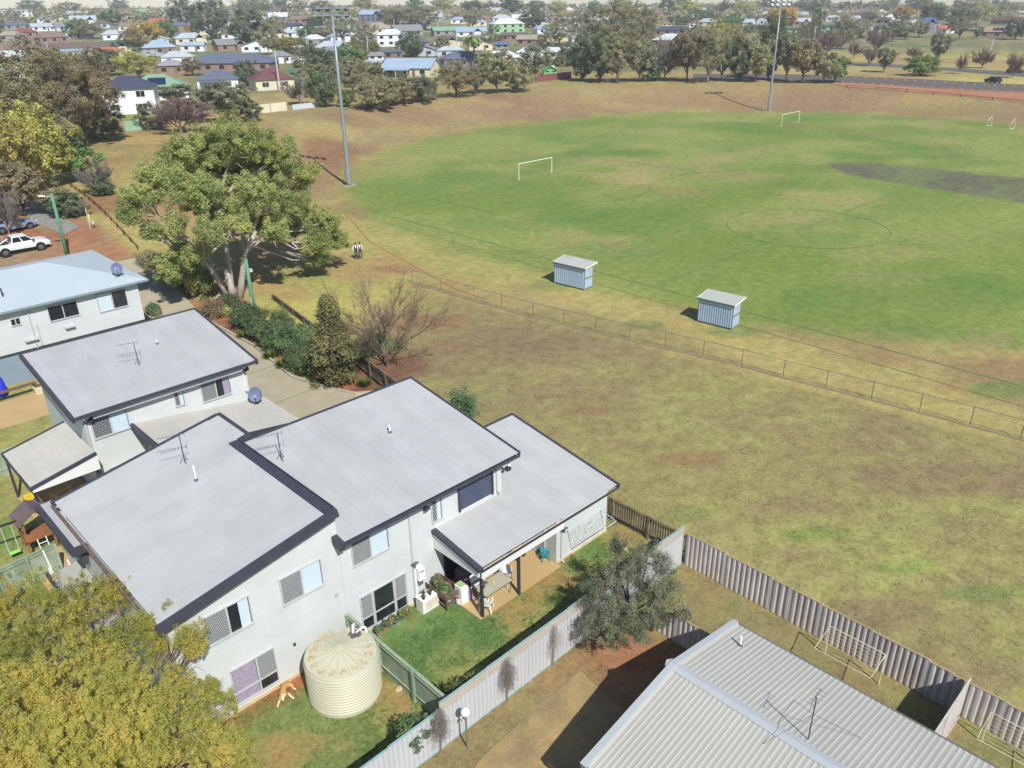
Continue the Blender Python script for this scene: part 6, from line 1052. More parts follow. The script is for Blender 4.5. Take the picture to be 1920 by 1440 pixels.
for k in range(260):
    a = rg.uniform(0, 6.28); e = rg.uniform(.25, 1.0); L = rg.uniform(.45, .75); d = np.array([math.cos(a)*e, math.sin(a)*e, 1.1-e*.4]); d /= np.linalg.norm(d); p = np.array([math.cos(a)*.08, math.sin(a)*.08, 0]); s_ = np.array([-math.sin(a), math.cos(a), 0])*.018; q1 = p+d*L*.6; q2 = p+d*L+np.array([0, 0, -.12*e]); mb.add([p-s_, p+s_, q1+s_, q1-s_, q2], [(0, 1, 2, 3), (3, 2, 4)])
T0 = T('grass_tuft', 'x', 'grass'); mb.build('blades', tf, T0, origin=(0, 0, 0)); q = MB(); q.lathe([(.1, -.02), (.12, .04), (.04, .1)], 8); q.build('root_clump', barkd, T0, origin=(0, 0, 0))
for k, (u, v, s, lb) in enumerate([(456, 634, 1.1, 'grass tuft furthest up the garden bed, left of the hedge'), (505, 672, 1.2, 'bright grass tuft on the kerb side of the hedge, second from the cone-shaped tree'), (531, 690, 1.3, 'bright grass tuft nearest the cone-shaped tree on its left'), (684, 724, 1.2, 'bright grass tuft right of the cone-shaped tree by the dark fence'), (712, 738, 1.0, 'bright grass tuft at the roof corner below the dark fence'), (485, 652, .7, 'smallest pale grass tuft between two larger ones at the kerb')]):
    o = T0 if k == 0 else copytree(T0); lay(o, lb, 'grass tuft', g(u, v), s, k, 'grass tufts in the garden bed')
# yucca, creepers on steel fence, weeds, pots
def spiky(t, C, L, n, m, seed, w=.03, name='leaves'):
    rg = np.random.RandomState(seed); mb = MB()
    for c in C:
        for _ in range(n):
            d = rg.normal(size=3); d[2] = abs(d[2])*.8-.15; d /= np.linalg.norm(d); s_ = np.cross(d, [0, 0, 1]); s_ /= np.linalg.norm(s_)+1e-6; s_ *= w; l = L*rg.uniform(.7, 1.1); c = np.array(c); q1 = c+d*l*.55; q2 = c+d*l-np.array([0, 0, .1*l]); mb.add([c-s_*.5, c+s_*.5, q1+s_, q1-s_, q2], [(0, 1, 2, 3), (3, 2, 4)])
    return mb.build(name, m, t, origin=(0, 0, 0))
P = (13.75, 17.55, ZG); t = T('yucca', 'spiky yucca with several heads where the green-grey fence meets the steel fence', 'plant', P); q = MB(); hd = [(0, 0, 1.15), (.35, .1, 1.5), (-.15, -.1, .8), (.9, .15, 1.55), (.2, .3, 1.7)]
for c in hd: q.tube([(0, 0, 0), (c[0]*.5, c[1]*.5, c[2]*.5), c], [.06, .05, .04], 6)
q.build('stem', barkd, t, origin=(0, 0, 0)); spiky(t, hd, .48, 46, foliage_mat('leaf_yucca', S(66, 82, 46, .6), S(122, 134, 84, .66), S(176, 182, 130, .72)), 3)
for k, (x_, kind, lb) in enumerate(((12.55, 'cr', 'bare grey creeper on the near left panel of the steel fence'), (15.95, 'cr', 'bare grey creeper hanging on the middle of the steel fence'), (18.6, 'cr', 'thin bare vine on the steel fence left of the grey-green tree'))):
    t = T('creeper', lb, 'creeper', (x_, 17.12, -.2)); rg = np.random.RandomState(80+k); mb = MB(); dn = (1., 1.15, .3)[k]
    for _ in range(int(150*dn)):
        p = np.array([rg.normal()*.08, -.03, rg.uniform(1.4, 2.1)]); pts = [p]
        for _2 in range(4): p = p+np.array([rg.normal()*.12, -abs(rg.normal())*.05, -rg.uniform(.1, .36)]); p[2] = max(p[2], -.1); pts.append(p)
        mb.tube(pts, .0045, 3, cap=False)
    mb.tube([(0, -.03, -.2), (.05, -.04, .9), (0, -.03, 1.9)], [.03, .02, .012], 5); mb.build('vine', twiggy, t, origin=(0, 0, 0))
P = (11.7, 17.5, ZG); t = make_tree('shrub', 'hd', 1.9, 2.0, .9, 91, 'flat', 40, 80, .07, .26, barkd, 8, .05); lay(t, 'thin green shrub growing over the top of the near left steel fence', 'shrub', P, scv=(1, .6, 1))
pots = [(14.9, 23.75), (15.2, 23.8), (15.55, 23.7), (15.9, 23.85), (16.25, 23.8), (14.55, 23.7)]
pc = [(196, 140, 130), (150, 130, 120), (150, 200, 200), (120, 110, 100), (190, 120, 90), (170, 160, 150)]
pw = ['pink-rimmed', 'brown', 'pale blue', 'dark grey', 'terracotta', 'stone-coloured']
for k, ((x_, y_), c, w_) in enumerate(zip(pots, pc, pw)):
    t = T('potted_plant', f'{w_} pot with leafy plant in the row under the ground-floor window', 'potted plant', (x_, y_, ZG), 0, 'pots under the ground-floor window'); q = MB(); q.lathe([(.09, 0), (.14, .2), (.15, .22)], 12); q.build('pot', mat('pot_%d' % k, S(*c, .75), .7), t, origin=(0, 0, 0)); rg = np.random.RandomState(k)
    V, Q = leaves(rg, [(rg.normal()*.06, rg.normal()*.06, .36) for _ in range(5)], [.17]*5, 40, .06, 2); npmesh('foliage', V, Q, FK[('dk', 'ru', 'hd', 'br', 'ol', 'hd')[k]], t)
bx0, bx1, by0, by1, bt = BENCH
rg = np.random.RandomState(17)
for k in range(14):
    x_, y_ = bx0+.15+.54*rg.rand(), by0+.12+(by1-by0-.24)*k/13; lb = ('tiny potted seedlings on the planter bench'); t = T('seedling_pot', lb, 'potted plant', (x_, y_, ZG+.66), 0, 'seedling pots on the planter bench'); q = MB(); q.lathe([(.05, 0), (.08, .12)], 8); q.build('pot', mat('pot_%d' % (k % 4), (.2, .15, .12)), t, origin=(0, 0, 0)); V, Q = leaves(rg, [(0, 0, .2)]*3, [.2]*3, 40, .06, 2); npmesh('foliage', V, Q, FK[('dk', 'ru', 'hd', 'gr')[k % 4]], t)
for k, (x_, y_) in enumerate(((16.9, 23.45), (17.1, 23.7), (17.3, 23.5), (17.5, 23.65))):
    t = T('cabinet_pot', 'small plant pot standing on the white outdoor cabinet', 'potted plant', (x_, y_, ZG+.72), 0, 'pots on the white cabinet'); q = MB(); q.lathe([(.05, 0), (.08, .14)], 8); q.build('pot', mat('pot_small_dark', S(70, 76, 80, .6)), t, origin=(0, 0, 0)); V, Q = leaves(rg, [(0, 0, .2)]*2, [.1]*2, 18, .05, 2); npmesh('foliage', V, Q, FK['hd'], t)
# dry tussocks through the dry field: ground cover
rg = np.random.RandomState(2); N = 4500; px = rg.uniform(28.8, 50, N); py = rg.uniform(-4, 58, N); keep = (px < 45.4+(52.5-py)*.13)&(px > 28.6)&~((px < 33)&(py > 38)); px, py = px[keep], py[keep]; hz = hgt(px, py)
C = np.stack([px, py, hz+.02], -1); V, Q = leaves(rg, C, np.tile([.16, .16, .015], (len(px), 1)), 6, .042, 1.8, up=2.2); o = npmesh('dry_grass', V, Q, foliage_mat('leaf_dry', S(156, 144, 106, .95), S(166, 156, 112, 1), S(178, 170, 120, 1.05))); tag(o, 'low dry grass tussocks over the strip between the two fences', 'grass', kind='stuff')
N = 5000; px = rg.uniform(8, 28, N); py = rg.uniform(17.4, 24, N); keep = ~(((px > 18)&(py > 21))|((px-TKX)**2+(py-TKY)**2 < 2.3)|(fbm(px, py, 1.6, 3, 3) > .56)); px, py = px[keep], py[keep]
V, Q = leaves(rg, np.stack([px, py, hgt(px, py)+.015], -1), np.tile([.09, .09, .015], (len(px), 1)), 7, .04, 2., up=1.6); o = npmesh('lawn_grass', V, Q, foliage_mat('leaf_lawn', S(104, 134, 74, .8), S(122, 148, 84, .85), S(158, 160, 100, .85))); tag(o, 'short lawn grass in the two back yards of the duplex', 'grass', kind='stuff')
# ================================================================== far prototypes
PR = {}
def proto(key, *a, **k):
    t = make_tree(*a, **k); PR[key] = t; return t
kinds = {'ol': ('gum_tree', bark, 'round', .22), 'dk': ('dense_tree', barkd, 'round', .12), 'yg': ('yellow_green_tree', bark, 'round', .2), 'ru': ('rusty_tree', barkd, 'round', .25), 'br': ('bright_green_tree', barkd, 'round', .15), 'au': ('autumn_tree', barkd, 'flat', .25), 'gr': ('grey_green_tree', bark, 'vase', .25)}
for kd, (nm, bk_, sh_, h0) in kinds.items():
    for i_ in range(2):
        t = make_tree(nm, kd, 8, 10, 10*h0, 100+i_+ord(kd[0])*3+ord(kd[1]), sh_ if i_ == 0 else 'round', 120, 105, .21, .82, bk_, 11, .22); PR[(kd, i_)] = [t, False]
    t = make_tree(nm, kd, 8, 10, .3, 300+ord(kd[0])*3+ord(kd[1]), 'bush', 110, 105, .22, .9, bk_, 7, .15); PR[(kd, 'b')] = [t, False]
for kd in ('ol', 'ru', 'yg'): nm, bk_, sh_, h0 = kinds[kd]; PR[(kd, 'B')] = [make_tree(nm, kd, 8, 10, 10*h0, 500+ord(kd[0]), 'round', 230, 130, .105, .55, bk_, 16, .17), False]
for i_ in range(2): PR[('ba', i_)] = [bare_tree('bare_tree', 8, 9, 1.6, 400+i_, twig, 4, .2, 5, .6, .03), False]; PR[('bg', i_)] = [bare_tree('bare_grey_tree', 8, 10, 1.4, 410+i_, twiggy, 4, .2, 5, .45, .032), False]
def palm():
    t = T('palm_tree', None, None); q = MB(); q.tube([(0, 0, -.2), (.1, 0, 5), (0, 0, 8)], [.22, .17, .15], 7); q.build('trunk', barkd, t, origin=(0, 0, 0)); q = MB(); rg = random.Random(2)
    for k in range(22):
        a = k*2.4; e = rg.uniform(-.4, .9); pts = [np.array([0, 0, 8.])]
        for s_ in range(5): pts.append(pts[-1]+.62*np.array([math.cos(a)*math.cos(e), math.sin(a)*math.cos(e), math.sin(e)])); e -= .38
        for p, p2 in zip(pts[:-1], pts[1:]):
            sd_ = np.array([-math.sin(a), math.cos(a), -.25])*.42; q.add([p, p2, p2+sd_, p+sd_], [(0, 1, 2, 3)]); sd_ = np.array([math.sin(a), -math.cos(a), -.25])*.42; q.add([p, p2, p2+sd_, p+sd_], [(0, 1, 2, 3)])
    q.build('crown', FK['pm'], t, origin=(0, 0, 0)); return t
PR[('pm', 0)] = [palm(), False]
KW = {'ol': 'olive-green', 'dk': 'dark green', 'yg': 'yellow-green', 'ru': 'brown-tinged', 'br': 'bright green', 'au': 'orange-gold', 'gr': 'grey-green', 'ba': 'leafless pinkish', 'bg': 'leafless grey', 'pm': 'palm'}
rt = random.Random(77); NT = 0
def tree(u, v, w, h, kd, note=None, bush=False, P=None, group=None, label=None):
    """w,h in photo pixels -> metres at that distance"""
    global NT
    P = g(u, v) if P is None else P; D = depth(P); Wm, Hm = w*D/F_, h*D/F_*1.04
    key = (kd, 'b') if bush and (kd, 'b') in PR else (kd, rt.randint(0, 1) if kd != 'pm' else 0); key = (kd, 'B') if Wm > 11.5 and (kd, 'B') in PR and not bush else key; pr_ = PR[key]
    if pr_[1]: t = copytree(pr_[0])
    else: t = pr_[0]; pr_[1] = True
    Hp = {'ba': 9., 'bg': 10., 'pm': 9.5}.get(kd, 10.8); Wp = {'pm': 5.}.get(kd, 8.8)
    what = 'palm' if kd == 'pm' else ('shrub' if bush else 'tree')
    if label is None: label = (f"{KW[kd]} {'' if kd == 'pm' else what+' '}{note}" if note else f"small {KW[kd]} {what} scattered among the far houses")
    grp = group or (None if note else f"{KW[kd]} trees scattered among the far houses")
    if 'group' in t: del t['group']
    return lay(t, label, what, (P[0], P[1], P[2]), 1, rt.uniform(0, 6.28), grp, (Wm/Wp, Wm/Wp, Hm/Hp))
TR = [ # left side masses
 (95, 268, 190, 170, 'ol', 'with several pale trunks, largest of the mass left of the navy-roofed house'), (165, 275, 130, 150, 'ru', 'in front of the largest gum left of the navy-roofed house'), (30, 268, 120, 120, 'yg', 'at the left frame edge behind the tall yellow poplars'), (196, 262, 70, 62, 'dk', 'low and round at the right end of the left tree mass', 1),
 (28, 370, 90, 150, 'yg', 'tall and narrow at the left frame edge above the utility truck'), (98, 350, 100, 130, 'yg', 'tall, second from the left frame edge above the pole'), (62, 320, 80, 110, 'yg', 'between and behind the two tall yellow ones on the left'), (48, 405, 80, 90, 'ru', 'thin and reddish just behind the parked silver-blue car'), (18, 440, 60, 90, 'bg', 'hanging over the back of the white utility truck'), (155, 338, 74, 60, 'br', 'rounded between the yellow trees and the bare grey shrub'), (188, 362, 66, 56, 'bg', 'beside the bright green round shrub left of the big tree'), (197, 366, 40, 30, 'dk', 'tiny at the foot of the bare grey shrub', 1), (130, 405, 60, 40, 'dk', 'low behind the green pole with the lamp', 1), (145, 408, 40, 34, 'bg', 'small beside the end of the log fence'), (110, 400, 50, 50, 'ru', 'scrubby under the tall yellow trees'),
 (340, 250, 110, 62, 'ba', 'wide and vase-shaped behind the big tree'), (345, 222, 90, 40, 'ru', 'reddish-topped just behind the wide leafless tree', 1), (430, 232, 112, 80, 'gr', 'spreading beside the cream panel fence'), (288, 242, 60, 46, 'dk', 'left of the wide leafless tree', 1), (470, 228, 50, 40, 'dk', 'dark under the right side of the spreading grey-green tree', 1), (330, 195, 90, 38, 'gr', 'pale, right below the mint green roof'), (390, 200, 60, 34, 'gr', 'pale, in front of the slate blue hip roof'),
 (563, 196, 66, 52, 'bg', 'at the right end of the cream panel fence'), (609, 201, 66, 68, 'dk', 'dense and cone-like left of the left floodlight mast'), (650, 200, 34, 34, 'br', 'small, right beside the left floodlight mast', 1), (706, 206, 86, 62, 'ol', 'large and round on top of the bank', 1), (662, 174, 60, 50, 'ol', 'behind the large round shrub on the bank'), (746, 196, 60, 50, 'ru', 'fused to the right of the large round shrub on the bank', 1), (782, 192, 66, 54, 'gr', 'grey and loose right of the large round shrub on the bank', 1), (800, 186, 50, 40, 'gr', 'low, leaning right toward the brown-leaved tree', 1),
 (856, 182, 82, 66, 'ru', 'dark-brown-leaved over its own black shade on the bank top'), (893, 176, 56, 52, 'gr', 'thin, right of the dark-brown-leaved tree'), (932, 174, 76, 72, 'ol', 'dense with pale trunk, left of the maroon fence'), (972, 172, 62, 56, 'ol', 'spreading low at the bank top left of the maroon fence', 1), (1003, 150, 60, 66, 'gr', 'with forked pale trunk just at the left end of the maroon fence'), (920, 142, 46, 44, 'br', 'bright crown behind the dense tree left of the maroon fence'),
 (1092, 152, 60, 80, 'dk', 'first on the left of the row behind the oval'), (1125, 154, 62, 90, 'dk', 'second from the left of the row behind the oval'), (1158, 155, 84, 92, 'ol', 'third from the left of the row behind the oval'), (1198, 153, 66, 76, 'gr', 'fourth from the left of the row behind the oval'), (1222, 152, 50, 50, 'dk', 'low, between the fourth and the bare tree of the row', 1), (1246, 151, 76, 84, 'bg', 'pale and vase-shaped in the middle of the row behind the oval'), (1288, 153, 64, 104, 'ru', 'tall, right beside the bare one in the row behind the oval'), (1327, 155, 86, 108, 'ol', 'tallest in the middle of the row behind the oval'), (1352, 150, 40, 70, 'bg', 'thin, beside the tallest tree of the row behind the oval'), (1385, 153, 66, 78, 'dk', 'second left of the right floodlight mast'), (1416, 154, 60, 74, 'ol', 'just left of the right floodlight mast'), (1440, 150, 56, 112, 'dk', 'tall and dark immediately behind the right floodlight mast'), (1474, 153, 56, 92, 'gr', 'just right of the right floodlight mast'), (1504, 156, 60, 78, 'ru', 'second right of the right floodlight mast'), (1543, 156, 60, 56, 'ol', 'multi-stemmed at the right end of the row behind the oval'), (1564, 154, 50, 50, 'br', 'last on the right of the row behind the oval'),
 (1150, 122, 130, 118, 'ol', 'tallest gum of the clump behind the row'), (1188, 112, 90, 104, 'ol', 'right-hand tall gum of the clump behind the row'), (1112, 108, 76, 66, 'ol', 'left-hand gum of the clump behind the row'), (1345, 112, 80, 72, 'yg', 'round behind the tallest tree of the row'), (1373, 112, 56, 62, 'ru', 'right of the round yellow-green tree behind the row'), (1510, 112, 60, 44, 'ba', 'left in the pair beyond the car park entrance'), (1550, 104, 64, 46, 'ba', 'right in the pair beyond the car park entrance'),
 (1576, 92, 50, 40, 'ol', 'beyond the pinkish leafless pair'), (1600, 110, 30, 34, 'ba', 'small on the dry park grass left'), (1640, 100, 50, 46, 'ba', 'purple-grey between two leafy park trees'), (1628, 124, 32, 36, 'ba', 'small at the park road'), (1657, 136, 46, 46, 'gr', 'rounded with its own oval shadow, near side of the park road'), (1645, 96, 44, 50, 'gr', 'tall, behind the rounded park tree'), (1728, 142, 60, 40, 'br', 'low and wide on the car park edge', 1), (1757, 117, 50, 54, 'gr', 'large single, behind the low wide bright shrub'), (1711, 112, 36, 26, 'ba', 'small, left above the low wide bright shrub'), (1800, 139, 26, 40, 'ba', 'narrow, near side of the park road'), (1841, 128, 48, 38, 'ba', 'wide, far side of the park road'), (1897, 146, 42, 50, 'ba', 'near the right frame edge by the road'),
 (1580, 68, 50, 40, 'ol', 'left end of the line along the far park edge'), (1612, 72, 46, 38, 'ol', 'second in the line along the far park edge'), (1672, 78, 42, 38, 'gr', 'third in the line along the far park edge'), (1696, 74, 40, 34, 'gr', 'fourth in the line along the far park edge'), (1722, 70, 38, 30, 'ol', 'fifth in the line along the far park edge'), (1798, 73, 54, 44, 'ol', 'beside the red-roofed pergola house'), (1832, 73, 24, 22, 'gr', 'small at the fence of the terracotta house'), (1902, 74, 48, 38, 'dk', 'at the right frame edge in front of the terracotta house'),
 (1745, 44, 46, 34, 'dk', 'dense behind the blue-roofed house'), (1815, 46, 66, 36, 'ol', 'broad, left of the long maroon roof'), (1792, 22, 14, 22, 'dk', 'narrow cone on the skyline right'), (1717, 24, 44, 28, 'dk', 'dark on the skyline above the blue-roofed house'), (1690, 44, 40, 30, 'au', 'golden, left of the blue-roofed house'), (1534, 24, 46, 26, 'dk', 'wide dark crown on the skyline right of the floodlight mast'), (1504, 22, 28, 22, 'dk', 'round dark crown on the skyline just right of the floodlight mast'), (1467, 62, 56, 44, 'au', 'orange crown right behind the right floodlight mast top'), (1650, 28, 40, 26, 'ol', 'broad on the skyline above the park'), (1885, 30, 40, 24, 'ol', 'on the skyline above the long maroon roof'), (1585, 24, 26, 18, 'dk', 'small dark crown on the skyline above the park'),
 # suburb, left and middle
 (148, 72, 40, 34, 'br', 'bright, standing above the long brown roof'), (172, 73, 44, 28, 'ol', 'right next to the bright one above the long brown roof'), (278, 94, 60, 46, 'au', 'orange-brown, right of the green-roofed building'), (312, 80, 44, 36, 'br', 'right of the orange-brown crown'), (255, 98, 50, 40, 'ru', 'below the orange-brown crown'), (361, 74, 22, 22, 'au', 'small golden, above the pale blue shed'), (398, 74, 66, 60, 'dk', 'big rounded, above the long slate-blue roof'), (345, 50, 50, 44, 'dk', 'beyond the big rounded dark one, left'), (470, 92, 78, 62, 'dk', 'big, right above the end of the long slate-blue roof'), (262, 148, 84, 50, 'yg', 'golden-green, behind the mint green roof'), (206, 142, 56, 46, 'dk', 'dark, left of the golden-green crown'), (362, 142, 40, 30, 'ru', 'small beside the slate blue hip roof'), (464, 162, 46, 42, 'dk', 'round, right of the slate blue hip roof'), (505, 104, 40, 54, 'ol', 'left of the white gabled house'), (518, 66, 36, 34, 'ol', 'tall, above the pale roofs left of the mast'), (582, 70, 44, 18, 'br', 'wide low crown left of the left mast'), (606, 76, 28, 22, 'ru', 'small brown crown touching the left mast'), (643, 84, 62, 62, 'ol', 'big, immediately right of the left mast'), (688, 86, 40, 40, 'ol', 'right of the big olive crown by the left mast'), (600, 138, 52, 46, 'dk', 'left of the left mast below the pale hip roof'), (655, 128, 60, 38, 'br', 'bright, right of the left mast'), (665, 148, 50, 38, 'ol', 'below the bright crown right of the left mast'), (590, 165, 60, 40, 'ol', 'behind the dense cone-like dark tree'), (607, 84, 12, 6, 'dk', 'tiny, at the orange clump left of the mast', 1), (640, 150, 30, 30, 'bg', 'grey twigs behind the left mast'),
 (782, 56, 86, 40, 'ol', 'broad crown left of the long green roof'), (742, 56, 50, 34, 'ru', 'left part of the broad crown pair'), (886, 54, 40, 34, 'ol', 'behind the pale blue roofs'), (772, 107, 46, 40, 'dk', 'between the slate hip and the street'), (830, 99, 26, 28, 'ol', 'street tree with a thin trunk'), (911, 92, 34, 26, 'ol', 'right of the street palm'), (889, 126, 34, 52, 'pm', 'tall palm in front of the slate-grey house'), (605, 56, 14, 20, 'pm', 'small far palm left of the left mast'), (574, 92, 18, 18, 'pm', 'squat palm beside the pale gable'), (1536, 52, 22, 32, 'pm', 'tall palm on the rise right of the right mast'), (930, 74, 20, 22, 'pm', 'palm in front of the green two-storey house'), (1048, 84, 66, 40, 'ol', 'umbrella-shaped crown above the cream house'), (1000, 52, 44, 32, 'dk', 'dark, right of the green two-storey house'), (1078, 60, 60, 34, 'ol', 'between the white tents and the umbrella crown'), (1063, 114, 40, 24, 'dk', 'low behind the bright green shed', 1), (1080, 122, 40, 26, 'dk', 'low, left of the first row tree', 1), (1020, 106, 34, 34, 'ol', 'behind the bright green shed'), (1046, 108, 22, 22, 'dk', 'small, beside the cream house'), (1040, 30, 26, 18, 'dk', 'small dark crown before the white tents'),
 (1290, 34, 60, 30, 'yg', 'yellow-olive crown on the ridge above the navy roof'), (1350, 32, 60, 30, 'bg', 'grey crown on the ridge above the grey roofs'), (1398, 30, 40, 26, 'yg', 'yellow-olive crown on the ridge left of the right mast'), (1378, 58, 24, 30, 'br', 'narrow, behind the olive tiled roof'), (1404, 62, 26, 16, 'dk', 'round, on the left end of the olive tiled roof', 1), (1275, 46, 44, 16, 'br', 'low hedge-like, above the navy roof', 1), (1315, 46, 36, 24, 'dk', 'dark, right of the hedge-like one above the navy roof'), (1408, 48, 26, 22, 'bg', 'small, between the grey roof and the golden crowns'), (1448, 48, 30, 26, 'au', 'small golden, left of the right mast top'), (960, 28, 50, 28, 'dk', 'very dark skyline crown above the green two-storey house'), (885, 28, 44, 24, 'dk', 'skyline crown above the pale roofs in the centre'), (485, 30, 60, 32, 'ol', 'skyline crown left of the left mast'), (560, 28, 50, 26, 'ru', 'skyline crown right before the left mast'), (130, 28, 50, 22, 'ol', 'skyline crown at upper left'), (225, 24, 40, 20, 'dk', 'skyline crown second at upper left')]
for i_, r in enumerate(TR): tree(r[0], r[1], r[2]*(1.28 if i_ < 16 else 1.08 if i_ < 84 else 1.2), r[3]*(1.12 if i_ < 16 else 1. if i_ < 84 else 1.1), r[4], r[5], len(r) > 6)
NTN = len(TR)
# ------------------------------------------------------------------ suburb houses
HC = dict(navy=(72, 80, 108), slate=(104, 116, 142), mint=(140, 190, 150), grey=(150, 150, 152), pale=(196, 208, 218), white=(232, 236, 238), brown=(128, 104, 94), red=(170, 74, 58), orange=(222, 110, 72), tan=(186, 170, 140), blue=(84, 116, 172), green=(74, 130, 100), olive=(148, 150, 104), purple=(132, 128, 148), lgreen=(150, 206, 150), maroon=(134, 78, 76), terra=(198, 150, 112), lblue=(168, 196, 226), cream=(226, 218, 176), brick=(160, 122, 104), lilac=(168, 160, 176), bright=(110, 200, 120))
sky_g = glassmat('far_window')
def hmat(k, wl): mn = sum(HC[k])/3; return mat(('fw_' if wl else 'fr_')+k, S(*[min(245, q*.76+mn*.24+8) for q in HC[k]], .8 if wl else .66), .6, 0, .06, .3)
def house(u, v, w, rk, wk, label, typ='hip', st=1, dr=.62, rz=None, extra=None, name='house', cat='house', rh=None):
    P = g(u, v); D = depth(P); L = w*D/F_; Dp = L*dr; wh = (2.7 if st == 1 else 5.2)*min(1, max(.55, L/9)); ov = .45; e = rh or min(L, Dp)*.25
    a0 = math.atan2(P[1], P[0])-math.pi/2; rz = a0+(rz if rz is not None else ((u*7+int(v)*13) % 11-5)*.07)
    t = T(name, label, cat); t['_local'] = 1; wm_, rm_ = hmat(wk, 1), hmat(rk, 0); hx, hy = L/2-ov, Dp/2-ov
    q = MB(); q.box(-hx, hx, -hy, hy, -.6, wh); 
    if typ == 'gable': q.add([(-hx, -hy, wh), (-hx, hy, wh), (-hx, 0, wh+e*.93), (hx, -hy, wh), (hx, hy, wh), (hx, 0, wh+e*.93)], [(0, 2, 1), (3, 4, 5)])
    if typ == 'front': q.add([(-hx, -hy, wh), (hx, -hy, wh), (0, -hy, wh+e*.93), (-hx, hy, wh), (hx, hy, wh), (0, hy, wh+e*.93)], [(0, 1, 2), (3, 5, 4)])
    q.build('wall', wm_, t); q = MB(); X, Y = L/2, Dp/2; z0 = wh; zt_ = wh+e
    if typ == 'hip': r = min(X, Y)*.95; A, B = (-(X-r), 0, zt_) if X > Y else (0, -(Y-r), zt_), (X-r, 0, zt_) if X > Y else (0, Y-r, zt_); c = [(-X, -Y, z0), (X, -Y, z0), (X, Y, z0), (-X, Y, z0)]; q.add(c+[A, B], [(0, 1, 5, 4), (1, 2, 5), (2, 3, 4, 5), (3, 0, 4), (3, 2, 1, 0)] if X > Y else [(0, 1, 4), (1, 2, 5, 4), (2, 3, 5), (3, 0, 4, 5), (3, 2, 1, 0)])
    elif typ == 'gable': q.slab([(-X, -Y, z0-.05), (X, -Y, z0-.05), (X, 0, zt_), (-X, 0, zt_)], .12); q.slab([(-X, 0, zt_), (X, 0, zt_), (X, Y, z0-.05), (-X, Y, z0-.05)], .12)
    elif typ == 'front': q.slab([(-X, -Y, z0-.05), (0, -Y, zt_), (0, Y, zt_), (-X, Y, z0-.05)], .12); q.slab([(0, -Y, zt_), (X, -Y, z0-.05), (X, Y, z0-.05), (0, Y, zt_)], .12)
    else: q.slab([(-X, -Y, z0+.1), (X, -Y, z0+.1), (X, Y, z0+.7), (-X, Y, z0+.7)], .15)
    ro = q.build('roof', rm_, t)
    nw = max(2, int(L/4.6))
    for s_ in range(st):
        for k in range(nw):
            xx = -hx+(k+.5)*2*hx/nw; ww = min(.85, hx/nw*.6); zz = .9+2.6*s_; zh = min(1.2, wh-s_*2.6-1.2)
            if zh < .3: continue
            q = MB(); q.box(xx-ww, xx+ww, -hy-.04, -hy-.004, zz, zz+zh); wo = q.build('window', sky_g, t)
            if D < 230: q = MB(); q.box(xx-ww-.08, xx+ww+.08, -hy-.06, -hy-.002, zz-.08, zz); q.box(xx-ww-.08, xx+ww+.08, -hy-.06, -hy-.002, zz+zh, zz+zh+.08); q.box(xx-.03, xx+.03, -hy-.06, -hy-.041, zz, zz+zh); q.build('window_frame', white, wo)
    if L > 8:
        q = MB(); q.box(hx*.25, hx*.25+.9, -hy-.05, -hy-.003, .05, 2.1); q.build('door', hmat('brown', 1), t)
    if extra == 'solar': q = MB(); q.slab([(-X*.25, -Y*.75, z0+e*.27+.12), (X*.3, -Y*.75, z0+e*.27+.12), (X*.3, -Y*.3, z0+e*.72+.12), (-X*.25, -Y*.3, z0+e*.72+.12)], .05); q.build('solar_panel', mat('solar', S(40, 52, 88, .7), .2), t)
    if extra == 'porch': q = MB(); q.slab([(-X*.8, -Y-2.2, z0-.5), (X*.2, -Y-2.2, z0-.5), (X*.2, -Y, z0-.1), (-X*.8, -Y, z0-.1)], .1); q.build('porch_roof', rm_, t); q = MB(); [q.box(a-.06, a+.06, -Y-2.1, -Y-1.98, -.3, z0-.6) for a in (-X*.78, -X*.3, X*.16)]; q.each('porch_post', white, t)
    if extra == 'wing': q = MB(); q.box(X*.25, X*.75, -hy-2.2, -hy-.003, -.5, wh); q.build('wing_wall', wm_, t); q = MB(); q.slab([(X*.2, -hy-2.6, z0), (X*.5, -hy-2.6, z0+e*.8), (X*.5, 0, z0+e*.8), (X*.2, 0, z0)], .12); q.slab([(X*.5, -hy-2.6, z0+e*.8), (X*.8, -hy-2.6, z0), (X*.8, 0, z0), (X*.5, 0, z0+e*.8)], .12); q.build('wing_roof', rm_, t)
    if extra == 'chimney': q = MB(); q.box(-X*.3, -X*.3+.6, .2, .8, z0, zt_+.9); q.build('chimney', hmat('brick', 1), ro)
    t.location = tuple(P); t.rotation_euler = (0, 0, rz); del t['_local']; return t
